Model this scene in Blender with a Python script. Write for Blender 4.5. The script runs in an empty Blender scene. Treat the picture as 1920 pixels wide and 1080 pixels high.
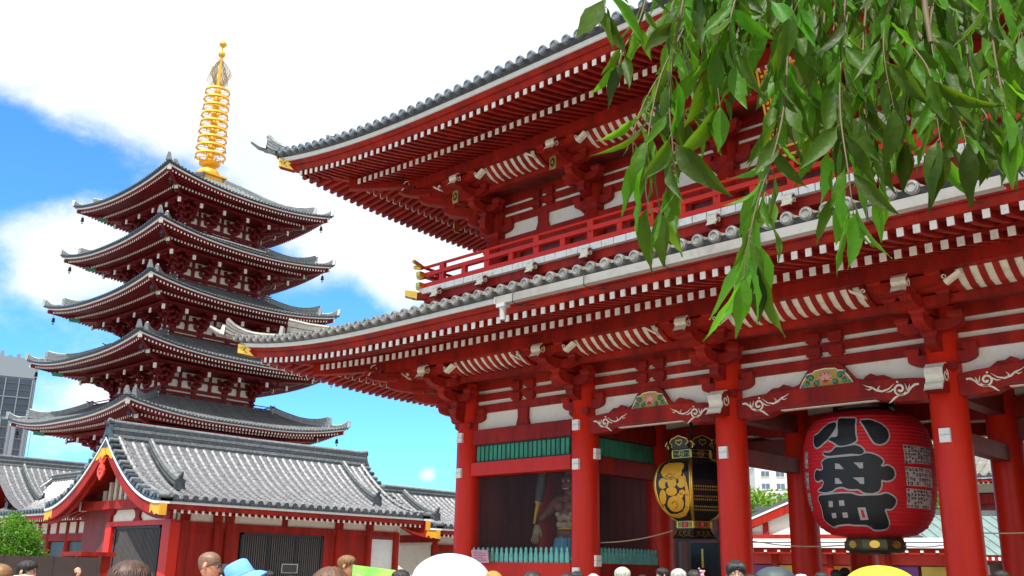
import bpy, bmesh, math, random
from math import sin, cos, pi, radians, sqrt, atan2, hypot
from mathutils import Vector, Matrix, noise
from mathutils.geometry import delaunay_2d_cdt

SC = bpy.context.scene
COL = SC.collection
random.seed(7)

# ------------------------------------------------------------------ camera
FPX, PITCH, ROLL, YAW = 1820.37, .2854, .0183, .7570
CAMPOS = Vector((8.535, -18.345, 1.70))
FW = Vector((-sin(YAW)*cos(PITCH), cos(YAW)*cos(PITCH), sin(PITCH)))
RT0 = FW.cross(Vector((0, 0, 1))).normalized()
UP0 = RT0.cross(FW)
RT = RT0*cos(ROLL) + UP0*sin(ROLL)
UP = -RT0*sin(ROLL) + UP0*cos(ROLL)
cam_data = bpy.data.cameras.new('camera')
cam = bpy.data.objects.new('camera', cam_data)
COL.objects.link(cam)
cam.matrix_world = Matrix(((RT.x, UP.x, -FW.x, CAMPOS.x), (RT.y, UP.y, -FW.y, CAMPOS.y),
                           (RT.z, UP.z, -FW.z, CAMPOS.z), (0, 0, 0, 1)))
cam_data.sensor_width = 36
cam_data.lens = FPX/1920*36
cam_data.clip_start = .05
cam_data.clip_end = 3000
SC.camera = cam


def ray(px, py):
    return FW*FPX + RT*(px-960) - UP*(py-540)


def at(px, py, dist):
    """world point seen at photo pixel (px, py), at horizontal distance dist from the camera"""
    d = ray(px, py)
    return CAMPOS + d*(dist/hypot(d.x, d.y))


# ------------------------------------------------------------------ light
SUN_EL, SUN_AZ = radians(62), radians(24)      # azimuth from -Y towards +X
SUN_DIR = Vector((sin(SUN_AZ)*cos(SUN_EL), -cos(SUN_AZ)*cos(SUN_EL), sin(SUN_EL)))
sun_data = bpy.data.lights.new('sun', 'SUN')
sun_data.energy = 4.8
sun_data.angle = radians(.5)
sun_data.color = (1, .96, .9)
sun = bpy.data.objects.new('sun', sun_data)
COL.objects.link(sun)
sun.rotation_euler = SUN_DIR.to_track_quat('Z', 'Y').to_euler()
sun.location = (0, 0, 80)
SC.view_settings.view_transform = 'Standard'
SC.view_settings.look = 'None'
SC.view_settings.exposure = 0.68
SC.view_settings.gamma = 1
SC.cycles.max_bounces = 6
SC.cycles.diffuse_bounces = 4
SC.cycles.glossy_bounces = 3
SC.cycles.transparent_max_bounces = 8

world = bpy.data.worlds.new('World')
SC.world = world
world.use_nodes = True
wn, wl = world.node_tree.nodes, world.node_tree.links
wn.clear()


def W(kind, **kw):
    n = wn.new(kind)
    for k, v in kw.items():
        setattr(n, k, v)
    return n


def wmath(op, a, b=None, clamp=False):
    n = W('ShaderNodeMath', operation=op)
    n.use_clamp = clamp
    for i, v in enumerate((a, b)):
        if v is None:
            continue
        if isinstance(v, (int, float)):
            n.inputs[i].default_value = v
        else:
            wl.new(v, n.inputs[i])
    return n.outputs[0]


wout = W('ShaderNodeOutputWorld')
wbg = W('ShaderNodeBackground')
wbg.inputs['Strength'].default_value = .1
sky = W('ShaderNodeTexSky', sky_type='NISHITA')
sky.sun_disc = False
sky.sun_elevation = SUN_EL
sky.sun_rotation = pi - SUN_AZ
sky.altitude = 20
sky.air_density = 1.0
sky.dust_density = .4
sky.ozone_density = 3.5
wtc = W('ShaderNodeTexCoord')
wdir = wtc.outputs['Generated']


def wnoise(scale, detail, rough, off=(0, 0, 0), stretch=(1, 1, 1), dist=0.0):
    mp = W('ShaderNodeMapping')
    mp.inputs['Location'].default_value = off
    mp.inputs['Scale'].default_value = stretch
    wl.new(wdir, mp.inputs['Vector'])
    n = W('ShaderNodeTexNoise')
    n.inputs['Scale'].default_value = scale
    n.inputs['Detail'].default_value = detail
    n.inputs['Roughness'].default_value = rough
    n.inputs['Distortion'].default_value = dist
    wl.new(mp.outputs[0], n.inputs['Vector'])
    return n.outputs['Fac']


def wdot(v):
    n = W('ShaderNodeVectorMath', operation='DOT_PRODUCT')
    wl.new(wdir, n.inputs[0])
    n.inputs[1].default_value = v
    return n.outputs['Value']


# the great bank of cloud lies above a tilted line over the pagoda
nA = ray(0, 190).cross(ray(700, 470)).normalized()
if nA.dot(ray(960, 0)) < 0:
    nA = -nA
bank = wmath('MULTIPLY_ADD', wdot(nA), 15.0)
bank.node.inputs[2].default_value = -.12
dens = wmath('MINIMUM', bank, 1.0)
dens = wmath('MAXIMUM', dens, -.62)
# separate cumulus puffs (direction, angular size, weight)
PUFFS = [((70, 440), .075, .75), ((150, 470), .05, .6), ((150, 765), .060, .80), ((215, 745), .035, .5),
         ((757, 530), .045, .95), ((812, 889), .010, .55), ((795, 892), .010, .5), ((70, 528), .020, .5), ((640, 450), .11, .45),
         ((720, 420), .07, .5), ((590, 510), .05, .35), ((45, 330), .06, -.45), ((655, 580), .05, -.35), ((150, 640), .08, -.3), ((30, 860), .04, .4),
         ((210, 520), .06, .35), ((645, 845), .03, .4)]
for (px, py), size, wt in PUFFS:
    d = ray(px, py).normalized()
    e = wmath('SUBTRACT', wdot(d), 1.0)
    e = wmath('MULTIPLY', e, 2.0/size**2)
    e = wmath('EXPONENT', e)
    dens = wmath('ADD', dens, wmath('MULTIPLY', e, wt))
n1 = wmath('SUBTRACT', wnoise(6, 9, .62, (3, 1, 2), (1, 1, 1.6), .3), .5)
n3 = wmath('SUBTRACT', wnoise(2.6, 4, .5, (1, 5, 2), (1, 1, 2.2), .6), .5)
dens = wmath('ADD', dens, wmath('MULTIPLY', n3, 1.1))
n2 = wmath('SUBTRACT', wnoise(22, 6, .65, (7, 4, 1), (1, 1, 1.5), .2), .5)
dens = wmath('ADD', dens, wmath('MULTIPLY', n1, 1.25))
dens = wmath('ADD', dens, wmath('MULTIPLY', n2, .62))
ramp = W('ShaderNodeMapRange', interpolation_type='SMOOTHSTEP')
ramp.inputs['From Min'].default_value = -.34
ramp.inputs['From Max'].default_value = .38
wl.new(dens, ramp.inputs['Value'])
tint = W('ShaderNodeMix', data_type='RGBA', blend_type='MULTIPLY')
tint.inputs['Factor'].default_value = 1
wl.new(sky.outputs[0], tint.inputs['A'])
tint.inputs['B'].default_value = (.62, 1.30, 1.85, 1)
cshade = W('ShaderNodeMix', data_type='RGBA')
cshade.inputs['A'].default_value = (4.9, 5.7, 6.8, 1)
cshade.inputs['B'].default_value = (8.6, 8.8, 8.9, 1)
wl.new(wnoise(9, 5, .6, (1, 9, 3)), cshade.inputs['Factor'])
wmix = W('ShaderNodeMix', data_type='RGBA')
wl.new(ramp.outputs[0], wmix.inputs['Factor'])
wl.new(tint.outputs['Result'], wmix.inputs['A'])
wl.new(cshade.outputs['Result'], wmix.inputs['B'])
wl.new(wmix.outputs['Result'], wbg.inputs['Color'])
wl.new(wbg.outputs[0], wout.inputs['Surface'])

# ------------------------------------------------------------------ materials
MATS = {}


def mat(name, color, rough=.6, metal=0.0, var=.12, vscale=2.0, color2=None, c2scale=1.2, c2amt=.5, bump=0.0,
        bscale=30, coat=0.0, island=0.0, streak=False, transl=None, coords='Object', spec=.5):
    m = bpy.data.materials.new(name)
    m.use_nodes = True
    N, L = m.node_tree.nodes, m.node_tree.links
    b = N['Principled BSDF']
    b.inputs['Roughness'].default_value = rough
    b.inputs['Metallic'].default_value = metal
    b.inputs['Specular IOR Level'].default_value = spec
    if coat:
        b.inputs['Coat Weight'].default_value = coat
        b.inputs['Coat Roughness'].default_value = .15
    tc = N.new('ShaderNodeTexCoord')
    co = tc.outputs[coords]
    if streak:
        mp = N.new('ShaderNodeMapping')
        mp.inputs['Scale'].default_value = (1, 1, .16)
        L.new(co, mp.inputs['Vector'])
        co = mp.outputs[0]
    n = N.new('ShaderNodeTexNoise')
    n.inputs['Scale'].default_value = vscale
    n.inputs['Detail'].default_value = 6
    n.inputs['Roughness'].default_value = .6
    L.new(co, n.inputs['Vector'])
    col = None
    c = (*color, 1)
    if color2:
        n2 = N.new('ShaderNodeTexNoise')
        n2.inputs['Scale'].default_value = c2scale
        n2.inputs['Detail'].default_value = 8
        n2.inputs['Roughness'].default_value = .68
        L.new(co, n2.inputs['Vector'])
        r = N.new('ShaderNodeMapRange')
        r.inputs['From Min'].default_value = .62-.3*c2amt
        r.inputs['From Max'].default_value = .78-.15*c2amt
        L.new(n2.outputs['Fac'], r.inputs['Value'])
        mx = N.new('ShaderNodeMix')
        mx.data_type = 'RGBA'
        mx.inputs['A'].default_value = c
        mx.inputs['B'].default_value = (*color2, 1)
        L.new(r.outputs[0], mx.inputs['Factor'])
        col = mx.outputs['Result']
    hs = N.new('ShaderNodeHueSaturation')
    if col:
        L.new(col, hs.inputs['Color'])
    else:
        hs.inputs['Color'].default_value = c
    r = N.new('ShaderNodeMapRange')
    r.inputs['From Min'].default_value = .25
    r.inputs['From Max'].default_value = .75
    r.inputs['To Min'].default_value = 1-var
    r.inputs['To Max'].default_value = 1+var
    L.new(n.outputs['Fac'], r.inputs['Value'])
    val = r.outputs[0]
    if island:
        g = N.new('ShaderNodeNewGeometry')
        r2 = N.new('ShaderNodeMapRange')
        r2.inputs['To Min'].default_value = 1-island
        r2.inputs['To Max'].default_value = 1+island
        L.new(g.outputs['Random Per Island'], r2.inputs['Value'])
        mm = N.new('ShaderNodeMath')
        mm.operation = 'MULTIPLY'
        L.new(val, mm.inputs[0])
        L.new(r2.outputs[0], mm.inputs[1])
        val = mm.outputs[0]
        if transl:
            r3 = N.new('ShaderNodeMapRange')
            r3.inputs['To Min'].default_value = .47
            r3.inputs['To Max'].default_value = .52
            L.new(g.outputs['Random Per Island'], r3.inputs['Value'])
            L.new(r3.outputs[0], hs.inputs['Hue'])
    L.new(val, hs.inputs['Value'])
    L.new(hs.outputs[0], b.inputs['Base Color'])
    rr = N.new('ShaderNodeMapRange')
    rr.inputs['To Min'].default_value = max(0, rough-.12)
    rr.inputs['To Max'].default_value = min(1, rough+.12)
    L.new(n.outputs['Fac'], rr.inputs['Value'])
    L.new(rr.outputs[0], b.inputs['Roughness'])
    if bump:
        bn = N.new('ShaderNodeTexNoise')
        bn.inputs['Scale'].default_value = bscale
        bn.inputs['Detail'].default_value = 4
        L.new(co, bn.inputs['Vector'])
        bp = N.new('ShaderNodeBump')
        bp.inputs['Strength'].default_value = bump
        bp.inputs['Distance'].default_value = .02
        L.new(bn.outputs['Fac'], bp.inputs['Height'])
        L.new(bp.outputs[0], b.inputs['Normal'])
    if transl:
        t = N.new('ShaderNodeBsdfTranslucent')
        h2 = N.new('ShaderNodeHueSaturation')
        h2.inputs['Value'].default_value = transl
        h2.inputs['Hue'].default_value = .475
        L.new(hs.outputs[0], h2.inputs['Color'])
        L.new(h2.outputs[0], t.inputs['Color'])
        ms = N.new('ShaderNodeMixShader')
        ms.inputs[0].default_value = .42
        out = N['Material Output']
        L.new(b.outputs[0], ms.inputs[1])
        L.new(t.outputs[0], ms.inputs[2])
        L.new(ms.outputs[0], out.inputs['Surface'])
    MATS[name] = m
    return m


RED = mat('shaded_vermilion', (.41, .021, .009), .50, var=.24, vscale=1.6, color2=(.20, .014, .011), c2scale=2.2, c2amt=1.0, bump=.16, bscale=22, streak=True, spec=.14)  # base darkened, so shade under the eaves is put into the colour
REDC = mat('lit_lacquer', (.68, .026, .009), .38, var=.16, vscale=1.1, color2=(.40, .018, .010), c2scale=1.1, c2amt=.6, bump=.06, bscale=9, streak=True, spec=.22)  # glossier red kept bright: light on columns and front beams put into the colour
REDP = mat('pagoda_paint', (.175, .011, .014), .5, var=.18, vscale=.8, color2=(.12, .009, .012), c2scale=.9, spec=.2)
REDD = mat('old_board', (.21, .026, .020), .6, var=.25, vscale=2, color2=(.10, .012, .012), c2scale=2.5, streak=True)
WHT = mat('white_paint', (.86, .84, .78), .6, var=.06, vscale=5, color2=(.6, .57, .5), c2scale=6, c2amt=.35)
PLA = mat('plaster', (.83, .79, .68), .8, var=.07, vscale=3, color2=(.62, .57, .46), c2scale=3, c2amt=.30, bump=.15, bscale=50)
CREAM = mat('cream_paint', (.84, .79, .64), .6, var=.08, vscale=6, color2=(.6, .54, .42), c2scale=7, c2amt=.4)
FAS = mat('fascia_white', (.72, .74, .72), .55, var=.08, vscale=4, streak=False)
TILE = mat('roof_tile', (.155, .172, .175), .38, .35, var=.25, vscale=3, color2=(.32, .33, .33), c2scale=9, c2amt=.5, island=.12, bump=.1, bscale=30)
TILEL = mat('weathered_tile', (.235, .225, .20), .45, .2, var=.2, vscale=4, color2=(.14, .135, .125), c2scale=7, c2amt=.5, island=.12)
TILES = mat('silver_tile', (.36, .355, .36), .32, .55, var=.25, vscale=4, color2=(.17, .165, .17), c2scale=9, c2amt=.7, bump=.3, bscale=25)
TILEP = mat('shaded_pan_tile', (.15, .15, .16), .35, .5, var=.3, vscale=5, color2=(.30, .30, .31), c2scale=12, c2amt=.6, bump=.3, bscale=25)  # darker than the rolls: shade of the gaps between them put into the colour
TILED = mat('dark_tile', (.045, .055, .065), .4, .3, var=.25, vscale=5, color2=(.11, .125, .14), c2scale=8, c2amt=.5)
GRN = mat('green_slat', (.035, .27, .15), .55, var=.22, vscale=4, color2=(.03, .12, .07), c2scale=14, c2amt=.5, streak=True)
MINT = mat('mint_paint', (.16, .50, .42), .55, var=.12, vscale=6, color2=(.1, .3, .26), c2scale=9)
NAVY = mat('dark_navy', (.012, .02, .03), .5)
BLK = mat('black_lacquer', (.010, .010, .011), .3, var=.2)
DARK = mat('dark_metal', (.03, .03, .033), .45, .5)
GOLD = mat('gold_leaf', (.86, .55, .10), .34, .9, var=.15, vscale=8, bump=.2, bscale=40)
YEL = mat('gilded_bronze', (.80, .40, .025), .45, .25, var=.12, vscale=2)
BRONZE = mat('dark_bronze', (.10, .085, .05), .5, .6, var=.3, vscale=6)
PAPER = mat('lantern_paper', (.58, .006, .012), .62, var=.10, vscale=3, bump=.05)
INK = mat('lantern_ink', (.008, .009, .011), .55, var=.3)
GREY = mat('ink_edge', (.42, .39, .36), .7, var=.1, vscale=20)
BEIGE = mat('beige_panel', (.55, .46, .42), .7, var=.08, vscale=10)
STONE = mat('granite', (.42, .40, .37), .7, var=.15, vscale=6, color2=(.3, .28, .26), c2scale=30, c2amt=.5, bump=.1)
PAVE = mat('paving', (.27, .245, .215), .75, var=.15, vscale=.6, color2=(.11, .105, .10), c2scale=2.5, c2amt=.5, bump=.15, bscale=8)
ZINC = mat('gutter_metal', (.55, .53, .48), .45, .35, var=.12, vscale=2, color2=(.4, .37, .32), c2scale=4)
CAPT = mat('eave_tile', (.13, .15, .17), .4, .25, var=.2, vscale=5, color2=(.22, .24, .25), c2scale=8, c2amt=.5)
GREEN = mat('patina_green', (.07, .25, .16), .5, .3)
ORNG = mat('orange_lacquer', (.85, .06, .02), .4)
BROWN = mat('brown_frame', (.10, .05, .045), .5, var=.2)
WOOD = mat('grey_timber', (.085, .075, .07), .65, var=.25, vscale=3, streak=True)


# ------------------------------------------------------------------ mesh helpers
class MB:
    """collects geometry with several materials and links it as one mesh object"""
    def __init__(s):
        s.v, s.f, s.mi, s.sm, s.mats, s.cuts = [], [], [], [], [], [(0, 0)]

    def cut(s):
        s.cuts.append((len(s.v), len(s.f)))

    def add(s, vs, fs, m, smooth=False):
        o = len(s.v)
        s.v.extend([tuple(v) for v in vs])
        if m not in s.mats:
            s.mats.append(m)
        k = s.mats.index(m)
        for f in fs:
            s.f.append(tuple(o+i for i in f))
            s.mi.append(k)
            s.sm.append(smooth)

    def hexa(s, p, m, top=None):
        """p: 4 bottom points then 4 top points, same winding"""
        s.add(p, [(3, 2, 1, 0), (4, 5, 6, 7), (0, 1, 5, 4), (1, 2, 6, 5), (2, 3, 7, 6), (3, 0, 4, 7)], m)

    def box(s, x0, x1, y0, y1, z0, z1, m):
        s.hexa([(x0, y0, z0), (x1, y0, z0), (x1, y1, z0), (x0, y1, z0),
                (x0, y0, z1), (x1, y0, z1), (x1, y1, z1), (x0, y1, z1)], m)

    def prism(s, poly, f0, f1, m, smooth=False):
        """poly: 2-D outline; f0/f1 map (a, b) to the two end faces"""
        n = len(poly)
        vs = [f0(a, b) for a, b in poly] + [f1(a, b) for a, b in poly]
        fs = [tuple(range(n-1, -1, -1)), tuple(range(n, 2*n))]
        s.add(vs, fs, m)
        s.add(vs, [(i, (i+1) % n, n+(i+1) % n, n+i) for i in range(n)], m, smooth)

    def tube(s, pts, r, m, n=8, cap=True, smooth=True):
        pts = [Vector(p) for p in pts]
        rs = r if isinstance(r, (list, tuple)) else [r]*len(pts)
        vs, prev = [], None
        for i, p in enumerate(pts):
            t = (pts[min(i+1, len(pts)-1)]-pts[max(i-1, 0)])
            t = t.normalized() if t.length > 1e-9 else Vector((0, 0, 1))
            if prev is None:
                a = Vector((0, 0, 1)) if abs(t.z) < .9 else Vector((1, 0, 0))
                u = t.cross(a).normalized()
            else:
                u = (prev - t*prev.dot(t)).normalized()
            prev = u
            w = t.cross(u)
            for k in range(n):
                a = 2*pi*k/n
                vs.append(p + (u*cos(a)+w*sin(a))*rs[i])
        fs = []
        for i in range(len(pts)-1):
            for k in range(n):
                fs.append((i*n+k, i*n+(k+1) % n, (i+1)*n+(k+1) % n, (i+1)*n+k))
        s.add(vs, fs, m, smooth)
        if cap:
            s.add(vs[:n], [tuple(range(n-1, -1, -1))], m)
            s.add(vs[-n:], [tuple(range(n))], m)

    def lathe(s, prof, c, m, n=24, smooth=True, sx=1, sy=1):
        vs = []
        for r, z in prof:
            for k in range(n):
                a = 2*pi*k/n
                vs.append((c[0]+r*cos(a)*sx, c[1]+r*sin(a)*sy, c[2]+z))
        fs = []
        for i in range(len(prof)-1):
            for k in range(n):
                fs.append((i*n+k, i*n+(k+1) % n, (i+1)*n+(k+1) % n, (i+1)*n+k))
        s.add(vs, fs, m, smooth)

    def sheet(s, fn, nu, nv, m, smooth=True):
        vs = [fn(i/nu, j/nv) for j in range(nv+1) for i in range(nu+1)]
        s.add(vs, [(j*(nu+1)+i, j*(nu+1)+i+1, (j+1)*(nu+1)+i+1, (j+1)*(nu+1)+i) for j in range(nv) for i in range(nu)], m, smooth)

    def ball(s, c, r, m, n=12, k=8, sq=(1, 1, 1)):
        s.lathe([(r*sin(pi*i/k)*1.0, -r*cos(pi*i/k)*sq[2]) for i in range(k+1)], c, m, n, True, sq[0], sq[1])

    def mesh(s, name):
        me = bpy.data.meshes.new(name)
        me.from_pydata(s.v, [], s.f)
        for m in s.mats:
            me.materials.append(m)
        me.polygons.foreach_set('material_index', s.mi)
        me.polygons.foreach_set('use_smooth', s.sm)
        me.update()
        return me

    def pieces(s, name, parent=None, bevel=0):
        """one object for each stretch between cuts"""
        s.cut()
        out = []
        for (v0, f0), (v1, f1) in zip(s.cuts, s.cuts[1:]):
            if f1 == f0:
                continue
            q = MB()
            q.v = s.v[v0:v1]
            q.f = [tuple(i-v0 for i in f) for f in s.f[f0:f1]]
            used = sorted(set(s.mi[f0:f1]))
            q.mats = [s.mats[i] for i in used]
            q.mi = [used.index(i) for i in s.mi[f0:f1]]
            q.sm = s.sm[f0:f1]
            out.append(q.build(name, parent, bevel=bevel))
        return out

    def build(s, name, parent=None, loc=None, rz=0, bevel=0):
        o = bpy.data.objects.new(name, s.mesh(name))
        COL.objects.link(o)
        if parent:
            o.parent = parent
        if loc is not None:
            o.location = loc
        o.rotation_euler.z = rz
        if bevel:
            b = o.modifiers.new('bevel', 'BEVEL')
            b.width = bevel
            b.segments = 2
            b.limit_method = 'ANGLE'
        return o


def empty(name, loc=(0, 0, 0), rz=0, label=None, cat=None, group=None):
    o = bpy.data.objects.new(name, None)
    COL.objects.link(o)
    o.location = loc
    o.rotation_euler.z = rz
    o.empty_display_size = .2
    tag(o, label, cat, group)
    return o


def tag(o, label=None, cat=None, group=None, kind=None):
    if label:
        o['label'] = label
    if cat:
        o['category'] = cat
    if group:
        o['group'] = group
    if kind:
        o['kind'] = kind
    return o


def inst(o, parent=None, loc=None, rz=None, scale=None):
    c = o.copy()
    COL.objects.link(c)
    if parent:
        c.parent = parent
    if loc is not None:
        c.location = loc
    if rz is not None:
        c.rotation_euler.z = rz
    if scale is not None:
        c.scale = scale
    return c


def copy_tree(o, parent=None):
    c = o.copy()
    COL.objects.link(c)
    if parent:
        c.parent = parent
    for ch in o.children:
        copy_tree(ch, c)
    return c


def spiral(cx, cy, r0, r1, a0, turns, n=16, sg=1):
    return [(cx+(r0+(r1-r0)*i/n)*cos(a0+sg*2*pi*turns*i/n), cy+(r0+(r1-r0)*i/n)*sin(a0+sg*2*pi*turns*i/n)) for i in range(n+1)]


def ribbon(mb, pts, w, fn, m, d=.012):
    """flat raised ribbon along a 2-D polyline; fn maps (a, b, lift) to 3-D; w: width or list"""
    n = len(pts)
    ws = w if isinstance(w, (list, tuple)) else [w]*n
    vs = []
    for i, (a, b) in enumerate(pts):
        a0, b0 = pts[max(i-1, 0)]
        a1, b1 = pts[min(i+1, n-1)]
        ta, tb = a1-a0, b1-b0
        l = hypot(ta, tb) or 1
        na, nb = -tb/l*ws[i]/2, ta/l*ws[i]/2
        vs += [fn(a+na, b+nb, 0), fn(a+na*.6, b+nb*.6, d), fn(a-na*.6, b-nb*.6, d), fn(a-na, b-nb, 0)]
    fs = []
    for i in range(n-1):
        for k in range(3):
            fs.append((4*i+k, 4*i+k+1, 4*i+5+k, 4*i+4+k))
    mb.add(vs, fs, m)


def fill(mb, poly, fn, m, step=0, holes=()):
    """fills a 2-D polygon (with holes) by triangles fine enough to bend over a curved surface"""
    vs, es = [], []
    for ring in (poly, *holes):
        o = len(vs)
        n = len(ring)
        for i in range(n):
            (a, b), (c, d) = ring[i], ring[(i+1) % n]
            k = max(1, int(hypot(c-a, d-b)/step)) if step else 1
            for j in range(k):
                vs.append(Vector((a+(c-a)*j/k, b+(d-b)*j/k)))
        es += [(o+i, o+(i+1) % (len(vs)-o)) for i in range(len(vs)-o)]

    def inside(ring, x, y):
        c, n = False, len(ring)
        for i in range(n):
            (x1, y1), (x2, y2) = ring[i], ring[(i+1) % n]
            if (y1 > y) != (y2 > y) and x < (x2-x1)*(y-y1)/(y2-y1)+x1:
                c = not c
        return c
    if step:
        xs = [p[0] for p in poly]
        ys = [p[1] for p in poly]
        y = min(ys)+step/2
        while y < max(ys):
            x = min(xs)+step/2
            while x < max(xs):
                if inside(poly, x, y):
                    vs.append(Vector((x, y)))
                x += step
            y += step
    r = delaunay_2d_cdt(vs, es, [], 0, 1e-5)
    out = []
    for f in r[2]:
        cx = sum(r[0][i].x for i in f)/len(f)
        cy = sum(r[0][i].y for i in f)/len(f)
        if inside(poly, cx, cy) and not any(inside(h, cx, cy) for h in holes):
            out.append(tuple(f))
    mb.add([fn(v.x, v.y) for v in r[0]], out, m, bool(step))

# ------------------------------------------------------------------ Japanese eaves, shared by the gate and the pagoda
class Eave:
    def __init__(s, x0, x1, y0, y1, A, Ls, O, p=2.6, gp=3.0):
        s.x0, s.x1, s.y0, s.y1, s.A, s.Ls, s.O, s.p, s.gp = x0, x1, y0, y1, A, Ls, O, p, gp
        s.h = [(x1-x0)/2, (y1-y0)/2, (x1-x0)/2, (y1-y0)/2]
        s.cx, s.cy = (x0+x1)/2, (y0+y1)/2

    def lift(s, k, a, o):
        if o <= 0:
            return 0
        t = 1-(s.h[k]+o-abs(a))/s.Ls
        if t <= 0:
            return 0
        return s.A*min(t, 1.15)**s.p*(o/s.O)**s.gp

    def P(s, k, a, o, z):
        z += s.lift(k, a, o)
        if k == 0:
            return (s.cx+a, s.y0-o, z)
        if k == 1:
            return (s.x0-o, s.cy-a, z)
        if k == 2:
            return (s.cx-a, s.y1+o, z)
        return (s.x1+o, s.cy+a, z)

    def D(s, sx, sy, o, z, w=0):
        """point on the corner diagonal, offset sideways by w"""
        x = (s.x1+o) if sx > 0 else (s.x0-o)
        y = (s.y1+o) if sy > 0 else (s.y0-o)
        q = w/sqrt(2)
        z += s.A*(max(o, 0)/s.O)**s.gp
        return (x+q*sx, y-q*sy, z)

    def sweep(s, mb, k, prof, m, closed=True, n=36, smooth=False, inset=0):
        """extrude a profile of (o, z) points along side k, mitred at both corners"""
        nv = len(prof)
        vs = []
        for i in range(n+1):
            t = i/n*2-1
            t = sin(t*pi/2)*.35+t*.65
            for o, z in prof:
                vs.append(s.P(k, t*max(s.h[k]+o-inset, .02), o, z))
        fs = []
        for i in range(n):
            for j in range(nv if closed else nv-1):
                fs.append((i*nv+j, i*nv+(j+1) % nv, (i+1)*nv+(j+1) % nv, (i+1)*nv+j))
        mb.add(vs, fs, m, smooth)

    def rafters(s, mb, k, o0, o1, zb0, zb1, w, h, pitch, m, me, curve=0.0, nseg=1):
        """a row of parallel rafters with pale end grain"""
        H = s.h[k]+o1-w
        n = int(H/pitch)
        for i in range(-n, n+1):
            a = i*pitch
            oa = max(o0, abs(a)-s.h[k]+.05)
            if oa > o1-.15:
                continue
            pts = []
            for j in range(nseg+1):
                t = j/nseg
                o = oa+(o1-oa)*t
                u = (o-o0)/(o1-o0)
                z = zb0+(zb1-zb0)*u-curve*u*(1-u)*4
                pts.append((o, z))
            for j in range(nseg):
                (oa_, za), (ob, zb) = pts[j], pts[j+1]
                q = [s.P(k, a-w/2, oa_, za), s.P(k, a+w/2, oa_, za), s.P(k, a+w/2, ob, zb), s.P(k, a-w/2, ob, zb),
                     s.P(k, a-w/2, oa_, za+h), s.P(k, a+w/2, oa_, za+h), s.P(k, a+w/2, ob, zb+h), s.P(k, a-w/2, ob, zb+h)]
                mb.add(q, [(3, 2, 1, 0), (1, 2, 6, 5), (3, 0, 4, 7)], m)
            e = .012
            ob, zb = pts[-1]
            q = [s.P(k, a-w/2-.004, ob-e, zb-.004), s.P(k, a+w/2+.004, ob-e, zb-.004), s.P(k, a+w/2+.004, ob+e, zb-.004), s.P(k, a-w/2-.004, ob+e, zb-.004),
                 s.P(k, a-w/2-.004, ob-e, zb+h), s.P(k, a+w/2+.004, ob-e, zb+h), s.P(k, a+w/2+.004, ob+e, zb+h), s.P(k, a-w/2-.004, ob+e, zb+h)]
            mb.hexa(q, me)

    def tiles(s, mb, k, prof, pitch, r, m, mcap, n=5, rings=True):
        """half-round cover tiles running up the slope; prof goes from the eave edge inwards"""
        o1 = prof[0][0]
        H = s.h[k]+o1-r
        cnt = int(H/pitch)
        for i in range(-cnt, cnt+1):
            a = i*pitch
            omin = max(prof[-1][0], abs(a)-s.h[k])
            pts = [prof[0]]
            for (oa, za), (ob, zb) in zip(prof, prof[1:]):
                if ob > omin:
                    pts.append((ob, zb))
                else:
                    t = (oa-omin)/(oa-ob)
                    if t > .02:
                        pts.append((omin, za+(zb-za)*t))
                    break
            if len(pts) < 2:
                continue
            vs = []
            for o, z in pts:
                for j in range(n):
                    g = pi*j/(n-1)
                    vs.append(s.P(k, a+r*cos(g), o, z+r*sin(g)*1.05))
            fs = [(q*n+j, q*n+j+1, (q+1)*n+j+1, (q+1)*n+j) for q in range(len(pts)-1) for j in range(n-1)]
            mb.add(vs, fs, m, True)
            if mcap:
                o, z = prof[0]
                R = r*1.12
                c = []
                for j in range(12):
                    g = 2*pi*j/12
                    c.append((a+R*cos(g), z+R*.12+R*sin(g)))
                vs = [s.P(k, x, o+.05, zz) for x, zz in c]+[s.P(k, x, o-.03, zz) for x, zz in c]
                mb.add(vs, [tuple(range(12))]+[(j, (j+1) % 12, 12+(j+1) % 12, 12+j) for j in range(12)], mcap)
                if rings:
                    vs = []
                    for rr, oo in ((.82, .05), (.74, .066), (.62, .066), (.55, .05)):
                        vs += [s.P(k, a+(x-a)*rr, o+oo, z+R*.12+(zz-z-R*.12)*rr) for x, zz in c]
                    mb.add(vs, [(q*12+j, q*12+(j+1) % 12, q*12+12+(j+1) % 12, q*12+12+j) for q in range(3) for j in range(12)], mcap)

    def hip(s, mb, sx, sy, o0, o1, zfn, w, h, m, up=0.0, n=10, top=None, r=.07):
        """ridge down a corner: layered courses with a round tile on top and an upturned tip"""
        L, R = [], []
        for i in range(n+1):
            t = i/n
            o = o0+(o1-o0)*t
            z = zfn(o)
            u = up*max(0, (t-.45)/.55)**2.4
            L.append((o, z, u))
        for c in range(3):
            ww = w*(1-.13*c)/2
            za, zb = h*c/3, h*(c+1)/3-.012
            vs = []
            for o, z, u in L:
                for q, zz in ((-ww, za), (ww, za), (ww, zb), (-ww, zb)):
                    vs.append(s.D(sx, sy, o, z+zz+u*(.3+.7*(zz/h)), q))
            fs = [(i*4+j, i*4+(j+1) % 4, i*4+4+(j+1) % 4, i*4+4+j) for i in range(n) for j in range(4)]
            fs += [(3, 2, 1, 0), (n*4, n*4+1, n*4+2, n*4+3)]
            mb.add(vs, fs, m)
        mb.tube([s.D(sx, sy, o, z+h+u+.02) for o, z, u in L], r, top or m, 8)


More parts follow.
